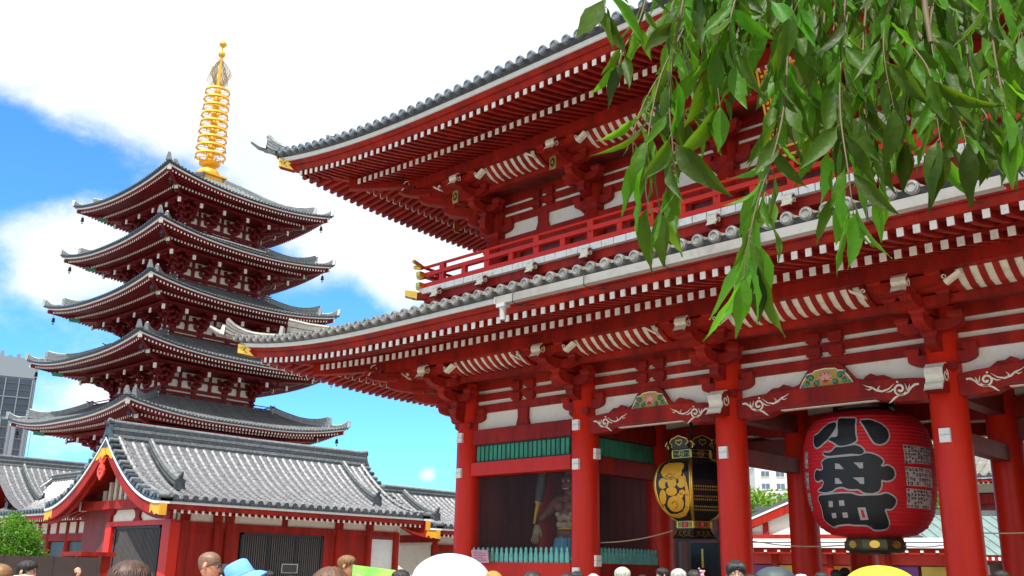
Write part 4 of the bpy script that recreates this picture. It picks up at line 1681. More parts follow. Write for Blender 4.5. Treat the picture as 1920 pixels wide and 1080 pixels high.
def gable_hall(par, hw, L, ze, zr, pitch=.42, kk=1.85, verge=True, tilem=TILES, ridge_h=.55, sides=(1, -1), red=RED, silver=True):
    """local frame: ridge along +y from 0 to L, gable end at y = 0, slopes down to +-x"""
    M_ = 12

    def zc(d):
        return hall_curve(d/hw, ze, zr, kk)
    ds = [.25+(hw-.25)*i/M_ for i in range(M_+1)]
    roof = MB(); tiles = MB(); caps = MB(); und = MB(); raf = MB()
    ny = int((L-.9)/pitch)
    for sd in (1, -1):
        roof.sheet(lambda u, v: (sd*(.1+(hw-.1)*u), .0+L*v, zc(.1+(hw-.1)*u)+.0), M_, 2, TILEP if silver else tilem)
        # cover tiles: overlapping half-round pieces
        if sd in sides:
            for i in range(ny+1):
                y = .62+i*(L-1.24)/ny
                segs = 22 if silver else 10
                for s_ in range(segs):
                    da, db = .35+(hw-.3)*s_/segs, .35+(hw-.3)*(s_+1)/segs+.02
                    ra, rb = .098, .112
                    vs = []
                    for d, r in ((da, ra), (db, rb)):
                        for j in range(5):
                            g = pi*j/4
                            vs.append((sd*d, y+r*cos(g), zc(min(d, hw))+r*sin(g)+.02))
                    tiles.add(vs, [(j, j+1, 6+j, 5+j) for j in range(4)], tilem, True)
                vs = []
                for j in range(10):
                    g = 2*pi*j/10
                    vs.append((sd*(hw+.07), y+.125*cos(g), ze+.03+.125*sin(g)))
                vs += [(v[0]-sd*.06, v[1], v[2]) for v in vs]
                tiles.add(vs, [tuple(range(10))]+[(j, (j+1) % 10, 10+(j+1) % 10, 10+j) for j in range(10)], TILED)
            # pan-tile courses between the rolls
            nc = 16 if silver else 8
            for c in range(nc):
                d = .6+(hw-.6)*(c+1)/nc
                roof.add([(sd*(d-.02), .5, zc(d-.02)+.03), (sd*(d-.02), L-.5, zc(d-.02)+.03), (sd*(d+.0), L-.5, zc(d)-.02), (sd*(d+.0), .5, zc(d)-.02),
                          (sd*(d-.3), .5, zc(d-.3)+.004), (sd*(d-.3), L-.5, zc(d-.3)+.004)], [(0, 1, 2, 3), (0, 4, 5, 1)], TILEP if silver else tilem)
        # eave: dark tile ends, white line, red fascia, rafters
        x = hw
        for (xa, xb, za, zb_, m) in ((x-.3, x+.03, ze-.10, ze-.01, TILED), (x-.3, x-.01, ze-.20, ze-.103, FAS), (x-.35, x-.06, ze-.40, ze-.203, red)):
            und.box(min(sd*xa, sd*xb), max(sd*xa, sd*xb), .02, L-.02, za, zb_, m)
        raf.cut()
        nr = int((L-1.2)/.30)
        for i in range(nr+1):
            y = .75+i*.30
            xa, xb = hw-1.7, hw-.16
            za, zb_ = ze-.22, ze-.52
            raf.hexa([(sd*xa, y-.05, za), (sd*xa, y+.05, za), (sd*xb, y+.05, zb_), (sd*xb, y-.05, zb_),
                      (sd*xa, y-.05, za+.12), (sd*xa, y+.05, za+.12), (sd*xb, y+.05, zb_+.12), (sd*xb, y-.05, zb_+.12)], red)
            raf.box(min(sd*xb, sd*(xb+.015)), max(sd*xb, sd*(xb+.015)), y-.052, y+.052, zb_-.01, zb_+.125, WHT)
        und.sheet(lambda u, v: (sd*(.2+(hw-.4)*u), .1+(L-.2)*v, zc(.2+(hw-.4)*u)-.16), 10, 1, red)
    ro = roof.build('tiled_roof', par)
    tiles.build('cover_tiles', ro)
    und.build('eave_fascia', par)
    raf.pieces('rafters', par)
    # main ridge: stacked courses, round top tile, upturned end
    rg = MB()
    for c in range(6):
        w = .26-.012*c
        rg.box(-w, w, .12+.02*c, L-.12, zr-.42+c*ridge_h/6, zr-.42+(c+1)*ridge_h/6-.018, TILED if c % 2 else TILE)
    rg.tube([(0, -.02, zr+ridge_h-.28), (0, .25, zr+ridge_h-.37), (0, L*.5, zr+ridge_h-.42), (0, L-.3, zr+ridge_h-.37), (0, L+.1, zr+ridge_h-.28)], .10, TILE, 8)
    for y in (0.0, L):
        s_ = 1 if y == 0 else -1
        rg.prism([(-.42, -.55), (.42, -.55), (.36, -.1), (.22, .12), (.14, .38), (-.14, .38), (-.22, .12), (-.36, -.1)],
                 lambda a, b: (a, y-s_*.02, zr+b), lambda a, b: (a, y+s_*.12, zr+b), TILED)
        rg.tube([(0, y+s_*.1, zr+.34), (0, y-s_*.10, zr+.44), (0, y-s_*.16, zr+.56)], [.09, .08, .04], TILED, 8)
    rg.build('main_ridge', par)
    # descending ridges with end tiles
    for y in (1.75, L-1.75):
        for sd in sides:
            dr = MB()
            pts = [.5+(hw*.62-.5)*i/10 for i in range(11)]
            for c in range(4):
                w = .15-.012*c
                vs = []
                for i, d in enumerate(pts):
                    u = .10*(i/10)**3
                    for q, zz in ((-w, c*.075), (w, c*.075), (w, c*.075+.062), (-w, c*.075+.062)):
                        vs.append((sd*d, y+q, zc(d)+.05+zz+u))
                dr.add(vs, [(i*4+j, i*4+(j+1) % 4, i*4+4+(j+1) % 4, i*4+4+j) for i in range(10) for j in range(4)]+[(0, 1, 2, 3), (40, 41, 42, 43)], TILE if c % 2 else TILED)
            dr.tube([(sd*d, y, zc(d)+.38+.10*(i/10)**3) for i, d in enumerate(pts)], .085, TILE, 8)
            d = pts[-1]+.05
            z = zc(d)
            dr.prism([(-.26, .02), (.26, .02), (.2, .3), (.24, .42), (.1, .5), (.06, .62), (-.06, .62), (-.1, .5), (-.24, .42), (-.2, .3)],
                     lambda a, b: (sd*d, y+a, z+b), lambda a, b: (sd*(d+.12), y+a, z+b), TILED)
            dr.tube([(sd*d, y, z+.5), (sd*(d+.16), y, z+.62), (sd*(d+.22), y, z+.76)], [.09, .08, .05], TILED, 6)
            dr.build('descending_ridge', ro)
    if not verge:
        return
    # verge: short sideways tiles, white line, red bargeboards, gilt fittings, emblem
    vg = MB(); bb = MB(); gd = MB()
    nv_ = 17
    for ye, s_ in ((0, 1), (L, -1)):
        vg.cut()
        bb.cut()
        for sd in (1, -1):
            for i in range(nv_):
                d = .38+(hw-.45)*i/(nv_-1)
                z = zc(d)
                vg.tube([(sd*d, ye-s_*.06, z+.09), (sd*d, ye+s_*.55, z+.10)], .105, TILED if i % 2 else TILE, 8)
            tl_ = [(sd*(.3+(hw-.25)*i/16), zc(.3+(hw-.25)*i/16)) for i in range(17)]
            # inner verge rolls
            for off in (.42,):
                vg.tube([(x, ye+s_*off, z+.14) for x, z in tl_], .10, tilem, 8)
            N = 16

            def band(y0, y1, h0, h1, m, mb, taper=0.0):
                vs = []
                for i in range(N+1):
                    d = hw*i/N
                    z = zc(d)
                    ext = .03 if i == N else 0
                    for yy, hh in ((y0, h0), (y1, h0), (y1, h1), (y0, h1)):
                        vs.append((sd*(d+ext), ye+s_*yy, z+hh-(taper*(1-i/N) if hh == h0 else 0)))
                mb.add(vs, [(i*4+j, i*4+(j+1) % 4, i*4+4+(j+1) % 4, i*4+4+j) for i in range(N) for j in range(4)]+[(0, 1, 2, 3), (N*4+3, N*4+2, N*4+1, N*4)], m)
            band(-.02, .5, -.12, -.0, TILED, bb)
            band(-.04, .4, -.21, -.123, FAS, bb)
            band(.02, .16, -.62, -.213, red, bb, .12)
            band(.20, .30, -.78, -.24, red, bb, .08)
            # gilt corner plate
            gd.cut()
            vs = []
            for i in range(5):
                d = hw-.75+.78*i/4
                z = zc(min(d, hw))
                vs += [(sd*d, ye+s_*.005, z-.215), (sd*d, ye+s_*.005, z-.64+.05*(4-i)*(i % 2))]
            gd.add(vs, [(2*i, 2*i+1, 2*i+3, 2*i+2) for i in range(4)], YEL)
            vs = [(x+sd*.012 if False else x, y, z) for x, y, z in vs]
            gd.box(min(sd*(hw+.0), sd*(hw+.035)), max(sd*(hw+.0), sd*(hw+.035)), min(ye, ye+s_*.3), max(ye, ye+s_*.3), ze-.64, ze-.215, YEL)
            # gilt at the apex
            gd.cut()
            vs = []
            for i in range(5):
                d = .02+.75*i/4
                z = zc(d)
                vs += [(sd*d, ye+s_*.0, z-.22), (sd*d, ye+s_*.0, z-.36-.34*(1-i/4)**1.0-(.06 if i % 2 else 0))]
            gd.add(vs, [(2*i, 2*i+1, 2*i+3, 2*i+2) for i in range(4)], YEL)
        # hanging emblem
        zt = zr-.72
        em = MB()
        em.prism([(-.10, 0), (-.16, .12), (-.08, .26), (0, .34), (.08, .26), (.16, .12), (.10, 0)], lambda a, b: (a, ye-s_*.02, zt-.30+b), lambda a, b: (a, ye-s_*.10, zt-.30+b), YEL)
        em.prism([(-.07, -.25), (-.07, -.5), (-.20, -.62), (-.30, -.80), (-.27, -.98), (-.12, -1.10), (0, -1.22), (.12, -1.10), (.27, -.98), (.30, -.80), (.20, -.62), (.07, -.5), (.07, -.25)],
                 lambda a, b: (a, ye-s_*.02, zt+b), lambda a, b: (a, ye-s_*.09, zt+b), ORNG)
        for sd in (-1, 1):
            em.tube([(sd*.06, ye-s_*.05, zt-.50), (sd*.22, ye-s_*.05, zt-.42), (sd*.30, ye-s_*.05, zt-.28)], [.05, .05, .03], ORNG, 6)
            em.tube([(sd*.14, ye-s_*.10, zt-.80), (sd*.05, ye-s_*.10, zt-.70)], .025, REDD, 5)
        em.tube([(0, ye-s_*.10, zt-.96), (0, ye-s_*.10, zt-.88)], .04, REDD, 6)
        em.build('gable_emblem', par)
    vg.pieces('verge_tiles', ro)
    bb.pieces('bargeboard', par)
    gd.pieces('gilt_fitting', par)


def hall_zs(hw, ze, zr, kk=1.85):
    return lambda d: hall_curve(d/hw, ze, zr, kk)


hall = empty('temple_hall', (-32.25, 0, 0), 0, 'red temple hall with silver tiled gable roof and orange emblem, in front of the pagoda', 'temple hall')
HW, HL, HE, HR = 5.25, 13.85, 4.22, 7.05
gable_hall(hall, HW, HL, HE, HR, ridge_h=.9)
zc = hall_zs(HW, HE, HR)
bd = MB(); pl = MB(); po = MB()
WX0, WX1, WY0, WY1 = -1.55, 4.05, 1.25, 12.9
# front gable end wall
for x in (-1.15, WX1):
    po.cut()
    po.box(x-.27 if x < 0 else x-.52, x+.27 if x < 0 else x+.12, WY0-.14, WY0+.3, 0, 3.42, REDC)
po.cut()
po.lathe([(.2, 0), (.2, 3.5)], (WX1+.05, WY0+.5, 0), RED, 14)
for y in (3.2, 3.75, 9.35, 11.1, 12.75):
    po.cut()
    po.lathe([(.16, 0), (.16, 3.45)], (WX1+.05, y, 0), RED, 14)
po.pieces('post', hall)
pl.prism([(-3.9, 0), (WX1-.1, 0), (WX1-.1, 4.0), (1.9, 4.9), (.5, 6.1), (-.5, 6.1), (-1.9, 4.9), (-3.9, 4.0)], lambda x, z: (x, WY0, z), lambda x, z: (x, WY0+.2, z), REDD)
pl.box(-1.3, WX1+.02, WY0-.05, WY0+.1, 3.50, 3.98, PLA)
pl.box(WX1-.2, WX1, WY0+.2, WY1, 3.46, 4.0, PLA)
pl.prism([(-3.9, 0), (WX1-.1, 0), (WX1-.1, 4.0), (1.9, 4.9), (.5, 6.1), (-.5, 6.1), (-1.9, 4.9), (-3.9, 4.0)], lambda x, z: (x, WY1, z), lambda x, z: (x, WY1+.2, z), PLA)
# stripes of the open gable: pale boards between red battens
for i in range(9):
    x = -2.0+i*.5
    zt = zc(abs(x))-.55
    if zt > 4.4:
        pl.box(x-.11, x+.11, WY0-.12, WY0-.02, 4.3, zt, CREAM)
pl.build('plaster_wall', hall)
bd.box(-1.4, WX1+.1, WY0-.12, WY0+.12, 3.30, 3.50, REDC)
bd.box(-3.3, 3.6, WY0-.5, WY0+.02, 4.0, 4.36, RED)
bd.box(-3.44, -3.3, WY0-.52, WY0-.2, 3.98, 4.38, WHT)
bd.box(3.6, 3.74, WY0-.52, WY0-.2, 3.98, 4.38, WHT)
bd.prism([(1.0, 3.5), (1.7, 3.5), (1.5, 3.66), (1.55, 3.85), (1.75, 4.0), (.95, 4.0), (1.15, 3.85), (1.2, 3.66)], lambda a, b: (a, WY0-.16, b), lambda a, b: (a, WY0-.04, b), RED)
for x in (-1.15, WX1-.1):
    bd.prism([(-.45, 4.0), (-.35, 3.82), (-.18, 3.75), (-.18, 3.5), (.18, 3.5), (.18, 3.75), (.35, 3.82), (.45, 4.0)], lambda a, b: (x+a, WY0-.18, b), lambda a, b: (x+a, WY0-.04, b), RED)
# long side wall
bd.box(WX1-.05, WX1+.08, WY0+.2, WY1, 3.24, 3.46, RED)
bd.box(WX1-.1, WX1+.02, WY0+.3, 4.3, 0, 3.24, RED)
bd.box(WX1-.1, WX1+.02, 8.6, 11.1, 0, 3.24, RED)
bd.box(WX1-.1, WX1+.02, 4.3, 8.6, 3.12, 3.24, RED)
bd.box(WX1-.05, WX1+.06, 6.35, 6.6, 3.46, 3.98, RED)
for y in (1.75, 3.2, 3.75, 9.35, 11.1):
    bd.prism([(-.55, 4.0), (-.42, 3.84), (-.2, 3.76), (-.18, 3.46), (.18, 3.46), (.2, 3.76), (.42, 3.84), (.55, 4.0)], lambda a, b: (WX1+.03, y+a, b), lambda a, b: (WX1+.15, y+a, b), RED)
    bd.box(WX1+.12, WX1+.62, y-.07, y+.07, 3.84, 3.98, RED)
    bd.box(WX1+.62, WX1+.64, y-.08, y+.08, 3.74, 3.99, WHT)
# panel frames on the plain walls
for y0, y1 in ((1.45, 3.05), (9.5, 10.95)):
    for ya, yb, za, zb in ((y0, y1, 3.0, 3.07), (y0, y1, .5, .57), (y0, y0+.07, .57, 3.0), (y1-.07, y1, .57, 3.0)):
        bd.box(WX1+.02, WX1+.045, ya, yb, za, zb, RED)
for y in (2.1, 2.65, 10.0, 10.5):
    bd.box(WX1+.02, WX1+.026, y, y+.012, .57, 3.0, REDD)
# open end bay with a pale board
bd.box(WX1-.05, WX1+.05, 11.3, 12.7, 1.55, 1.72, REDD)
bd.box(WX1-.05, WX1+.05, 11.3, 12.7, 3.1, 3.24, REDD)
bd.box(WX1-.02, WX1+.0, 11.3, 12.7, 1.72, 3.1, FAS)
bd.box(WX1-.02, WX1+.0, 11.3, 12.7, .3, 1.55, FAS)
bd.build('timber_frame', hall)


def slat_window(par, p0, ux, uy, w, z0, z1, nleaf):
    """dark framed window with vertical slats; p0 = lower start corner, (ux, uy) along, normal to the right"""
    nx, ny = uy, -ux
    mb = MB()

    def bx(a, b, c, d, e, f, m):
        q = []
        for zz in (e, f):
            for s, o in ((a, d), (b, d), (b, c), (a, c)):
                q.append((p0[0]+ux*s+nx*o, p0[1]+uy*s+ny*o, zz))
        mb.hexa(q, m)
    bx(0, w, -.08, -.06, z0, z1, NAVY)
    for a, b, c, d in ((0, w, z1-.09, z1), (0, w, z0, z0+.09), (0, .09, z0, z1), (w-.09, w, z0, z1)):
        bx(a, b, -.05, .03, c, d, DARK)
    for i in range(1, nleaf):
        bx(w*i/nleaf-.05, w*i/nleaf+.05, -.05, .02, z0, z1, DARK)
    n = int(w/.11)
    for i in range(n):
        s = .09+(w-.18)*(i+.5)/n
        bx(s-.026, s+.026, -.05, -.01, z0+.09, z1-.09, WOOD)
    return mb.build('slatted_window', par)


slat_window(hall, (-.62, WY0-.06), 1, 0, 3.95, .5, 3.28, 1)
slat_window(hall, (WX1+.02, 4.4), 0, 1, 4.15, .5, 3.12, 3)

# ---- further halls behind: an L-shaped one at the left edge, a low one on the right
hall2 = empty('temple_hall', (-58.0, 4.5, 0), 0, 'grey tiled L-shaped hall at the left edge behind the round bush', 'temple hall')
gable_hall(hall2, 6.5, 30, 4.6, 7.9, verge=False, ridge_h=.75, sides=(1,))
wing = empty('wing', (22, 3.6, 0), pi/2)
wing.parent = hall2
gable_hall(wing, 4.6, 22, 4.45, 7.05, verge=False, ridge_h=.6, sides=(-1,))
b2 = MB()
b2.box(-5, 5, 1.0, 28, 0, 4.4, REDD)
b2.box(0, 21, .8, 6.5, 0, 4.2, REDD)
for i in range(9):
    x = 1.0+i*2.5
    b2.lathe([(.2, 0), (.2, 4.1)], (x, .75, 0), RED, 12)
b2.box(0, 21.2, .66, .8, 3.35, 3.95, PLA)
b2.box(0, 21.2, .60, .8, 2.95, 3.35, RED)
b2.box(0, 21.2, .60, .8, 3.95, 4.15, RED)
for i in range(8):
    x = 1.3+i*2.5
    b2.box(x, x+1.9, .72, .79, .3, 2.9, BLK)
    b2.box(x+.85, x+1.05, .58, .66, 3.35, 3.95, RED)
b2.build('timber_frame', hall2)

hall3 = empty('temple_hall', (-35.2, 17.0, 0), 0, 'low silver tiled hall showing between the near hall and the gate', 'temple hall')
gable_hall(hall3, 5.2, 22, 3.98, 6.1, verge=True, ridge_h=.6, sides=(1,))
b3 = MB()
b3.box(-3.6, 3.6, 1.2, 21, .2, 4.2, PLA)
for i in range(9):
    y = 1.4+i*2.4
    b3.lathe([(.16, 0), (.16, 3.6)], (3.65, y, 0), RED, 12)
b3.box(3.55, 3.75, 1.2, 21, 2.75, 3.1, RED)
b3.box(3.55, 3.70, 1.2, 21, .3, 2.75, BROWN)
b3.box(-3.7, 3.7, 1.05, 1.25, 3.2, 3.6, RED)
b3.build('timber_frame', hall3)
slat_window(hall3, (3.75, 1.6), 0, 1, 2.0, .4, 2.6, 1)
slat_window(hall3, (3.75, 4.2), 0, 1, 3.0, .4, 2.6, 2)

# ------------------------------------------------------------------ great red lantern
LP = [(.50, 2.52), (.82, 2.57), (1.02, 2.70), (1.16, 2.92), (1.25, 3.25), (1.295, 3.65), (1.30, 4.0), (1.27, 4.35), (1.19, 4.65), (1.05, 4.86), (.82, 5.0), (.55, 5.05)]


def LR(z):
    z = min(max(z, 2.521), 5.049)
    for (ra, za), (rb, zb_) in zip(LP, LP[1:]):
        if za <= z <= zb_:
            return ra+(rb-ra)*(z-za)/(zb_-za)


LGL = {"xiao1":((-1.671,4.751),(-1.811,4.723),(-1.906,4.629),(-1.994,4.537),(-2.113,4.511),(-2.079,4.342),(-2.014,4.245),(-1.932,4.269),(-1.781,4.389),(-1.709,4.498),(-1.631,4.638)),"xiao2":((-1.638,4.82),(-1.307,4.789),(-1.323,4.701),(-1.321,4.433),(-1.296,4.33),(-1.381,4.269),(-1.492,4.238),(-1.584,4.237),(-1.679,4.333),(-1.774,4.388),(-1.704,4.433),(-1.603,4.422),(-1.6,4.575)),"xiao3":((-1.245,4.744),(-1.065,4.746),(-0.916,4.656),(-0.829,4.539),(-0.82,4.407),(-0.874,4.292),(-0.963,4.235),(-1.046,4.255),(-1.099,4.379),(-1.152,4.541),(-1.2,4.662)),"zhou1":((-1.871,4.154),(-1.787,4.115),(-1.696,4.134),(-1.644,4.223),(-1.539,4.208),(-1.317,4.24),(-1.237,4.184),(-1.2,4.098),(-1.255,4.045),(-1.389,4.071),(-1.543,4.063),(-1.735,4.052),(-1.844,4.079)),"zhou2":((-1.908,3.943),(-1.802,4.011),(-1.545,4.015),(-1.266,4.025),(-1.181,4.078),(-1.061,4.039),(-0.964,3.955),(-0.938,3.886),(-1.002,3.845),(-0.996,3.79),(-0.943,3.798),(-0.909,3.845),(-0.809,3.764),(-0.796,3.642),(-0.842,3.559),(-0.938,3.531),(-1.008,3.571),(-1.004,3.45),(-1.041,3.342),(-1.148,3.299),(-1.272,3.317),(-1.33,3.392),(-1.438,3.383),(-1.515,3.4),(-1.567,3.444),(-1.689,3.429),(-1.749,3.372),(-1.891,3.349),(-2.067,3.391),(-1.936,3.45),(-1.885,3.572),(-1.938,3.619),(-2.013,3.57),(-2.093,3.62),(-2.078,3.733),(-2.033,3.814),(-1.938,3.775),(-1.875,3.797),(-1.872,3.853)),"ting":((-2.052,3.3),(-1.871,3.3),(-1.606,3.314),(-1.445,3.306),(-1.341,3.254),(-1.025,3.264),(-0.949,3.31),(-0.854,3.257),(-0.788,3.184),(-0.81,3.078),(-0.878,2.997),(-0.968,3.027),(-0.98,2.995),(-0.946,2.89),(-0.886,2.734),(-0.894,2.657),(-1.03,2.631),(-1.174,2.635),(-1.244,2.706),(-1.294,2.719),(-1.505,2.722),(-1.61,2.742),(-1.832,2.729),(-1.995,2.694),(-2.133,2.823),(-2.072,2.944),(-2.06,3.11),(-2.091,3.224)),"h1":((-1.657,3.903),(-1.587,3.883),(-1.532,3.795),(-1.534,3.776),(-1.665,3.791)),"h2":((-1.374,3.897),(-1.237,3.896),(-1.24,3.78),(-1.292,3.774),(-1.326,3.834)),"h3":((-1.679,3.616),(-1.62,3.607),(-1.571,3.521),(-1.574,3.499),(-1.694,3.501)),"h4":((-1.404,3.608),(-1.241,3.607),(-1.246,3.48),(-1.302,3.481),(-1.336,3.537)),"h5":((-1.869,3.181),(-1.782,3.181),(-1.804,3.067),(-1.89,3.066)),"h6":((-1.674,3.183),(-1.581,3.185),(-1.589,3.079),(-1.682,3.078)),"h7":((-1.866,2.952),(-1.776,2.951),(-1.8,2.855),(-1.898,2.853)),"h8":((-1.657,2.952),(-1.567,2.954),(-1.576,2.856),(-1.67,2.853)),"h9":((-1.388,3.038),(-1.264,3.041),(-1.238,2.811),(-1.374,2.804)),"r9":((-1.343,2.997),(-1.302,2.996),(-1.286,2.851),(-1.327,2.846)),"rt":((-1.731,4.436),(-1.613,4.429),(-1.618,4.636),(-1.641,4.579)),"pa":((-0.622,4.244),(0.008,4.219),(-0.071,3.899),(-0.625,3.881)),"pb":((-0.631,3.817),(-0.074,3.806),(-0.057,3.447),(-0.62,3.459)),"pc":((-0.626,3.404),(-0.07,3.386),(-0.053,3.032),(-0.614,3.043)),"qa":((-2.401,4.228),(-2.263,4.208),(-2.259,3.87),(-2.4,3.889)),"qb":((-2.403,3.81),(-2.262,3.789),(-2.315,3.429),(-2.459,3.458)),"qc":((-2.469,3.395),(-2.3,3.37),(-2.387,3.034))}
big = empty('paper_lantern', (0, 1.55, 0), 0, 'giant red paper lantern with huge black characters hanging in the centre bay of the gate', 'lantern')
m = MB()
prof = [(.5, 2.50)]
N = 34
for i in range(N):
    z = 2.53+(5.04-2.53)*i/N
    z1 = 2.53+(5.04-2.53)*(i+1)/N
    for t_, k_ in ((0, -.010), (.25, .004), (.5, .008), (.75, .004)):
        q = z+(z1-z)*t_
        prof.append((LR(q)+k_, q))
prof.append((.55, 5.06))
m.lathe(prof, (0, 0, 0), PAPER, 96)
body = m.build('paper_body', big)


def on_lantern(lift):
    return lambda u, z: ((LR(z)+.006+lift)*cos(u/1.29), (LR(z)+.006+lift)*sin(u/1.29), z)


def lp(name):
    return [(t_*1.29, z) for t_, z in LGL[name]]


def rib_edge(mb, poly, w, lift, m_):
    pts = []
    poly = list(poly)+[poly[0]]
    for (a, b), (c, d) in zip(poly, poly[1:]):
        k = max(1, int(hypot(c-a, d-b)/.04))
        pts += [(a+(c-a)*j/k, b+(d-b)*j/k) for j in range(k)]
    # round the corners a little, as a brush does
    n = len(pts)
    pts = [((pts[i-1][0]+2*pts[i][0]+pts[(i+1) % n][0])/4, (pts[i-1][1]+2*pts[i][1]+pts[(i+1) % n][1])/4) for i in range(n)]
    f = on_lantern(0)
    ribbon(mb, pts+[pts[0]], w, lambda a, b, d: on_lantern(lift+d)(a, b), m_, .002)
    return pts


edge = MB(); ink = MB()
for nm in ('xiao1', 'xiao2', 'xiao3', 'zhou1', 'zhou2', 'ting'):
    p_ = rib_edge(edge, lp(nm), .062, .004, GREY)
    holes = [lp(h) for h in ({'zhou2': ('h1', 'h2', 'h3', 'h4'), 'ting': ('h5', 'h6', 'h7', 'h8', 'h9')}.get(nm, ()))]
    fill(ink, p_, on_lantern(.012), INK, .06, holes)
    for h in holes:
        fill(edge, h, on_lantern(.008), GREY, .05)
fill(edge, lp('r9'), on_lantern(.012), PAPER, .05)
fill(edge, lp('rt'), on_lantern(.008), GREY, .05)
ink.build('black_characters', body)
edge.build('grey_outline', body)
pn = MB(); gly = MB()
R_ = random.Random(5)


def quad(q, u, v):
    (a, b), (c, d), (e, f), (g, h) = q
    return ((a*(1-u)+c*u)*(1-v)+(g*(1-u)+e*u)*v, (b*(1-u)+d*u)*(1-v)+(h*(1-u)+f*u)*v)


for nm, cols, rows in (('pa', 10, 5), ('pb', 10, 4), ('pc', 9, 5), ('qa', 2, 6), ('qb', 2, 6), ('qc', 2, 6)):
    q = [(t_*1.29, z) for t_, z in LGL[nm]]
    if nm == 'qc':
        q = q+[(q[0][0]-.12, q[2][1]+.01)] if len(q) == 3 else q
    pn.cut()
    gly.cut()
    pn.sheet(lambda u, v: on_lantern(.006)(*quad(q, u, v)), 12, 6, BEIGE)
    f = lambda a, b, d: on_lantern(.009+d)(*quad(q, a, b))
    for i in range(cols):
        for j in range(rows):
            if R_.random() < (.22 if nm in ('pb', 'pc') else .04):
                continue
            cx_, cy_ = (i+.5)/cols, (j+.5)/rows
            w_, h_ = .40/cols, .40/rows
            for k_ in range(R_.choice((4, 5, 6))):
                if R_.random() < .5:
                    y_ = cy_+h_*(R_.random()*2-1)
                    ln = [(cx_-w_*R_.uniform(.5, 1), y_), (cx_+w_*R_.uniform(.5, 1), y_+h_*.1)]
                else:
                    x_ = cx_+w_*(R_.random()*2-1)
                    ln = [(x_, cy_-h_*R_.uniform(.4, 1)), (x_+w_*R_.uniform(-.3, .3), cy_+h_*R_.uniform(.4, 1))]
                ribbon(gly, ln, .016 if abs(ln[0][1]-ln[1][1]) > .05 else .032, f, INK, .001)
for a_, b_ in zip(pn.pieces('beige_panel', body), gly.pieces('small_writing', body)):
    b_.parent = a_
# black metal caps and rope hangers
m = MB()
m.lathe([(.0, 2.22), (.50, 2.22), (.60, 2.26), (.62, 2.30), (.60, 2.46), (.56, 2.51), (.4, 2.52)], (0, 0, 0), BRONZE, 8, False)
m.lathe([(.3, 2.215), (.3, 2.19), (0, 2.19)], (0, 0, 0), BRONZE, 8, False)
for k_ in range(8):
    g_ = 2*pi*(k_+.5)/8
    m.prism([(.10*cos(a_*pi/6), .075*sin(a_*pi/6)) for a_ in range(12)], lambda a, b: (cos(g_)*.565-sin(g_)*a, sin(g_)*.565+cos(g_)*a, 2.37+b), lambda a, b: (cos(g_)*.59-sin(g_)*a, sin(g_)*.59+cos(g_)*a, 2.37+b), GOLD)
m.build('metal_base', big)
m = MB()
m.lathe([(.54, 5.0), (.62, 5.05), (.62, 5.35), (.3, 5.4), (0, 5.4)], (0, 0, 0), BLK, 24)
for k_ in range(6):
    g_ = 2*pi*k_/6
    m.tube([(.5*cos(g_), .5*sin(g_), 5.3), (.3*cos(g_), .3*sin(g_), 6.2)], .03, DARK, 6)
m.build('metal_crown', big)

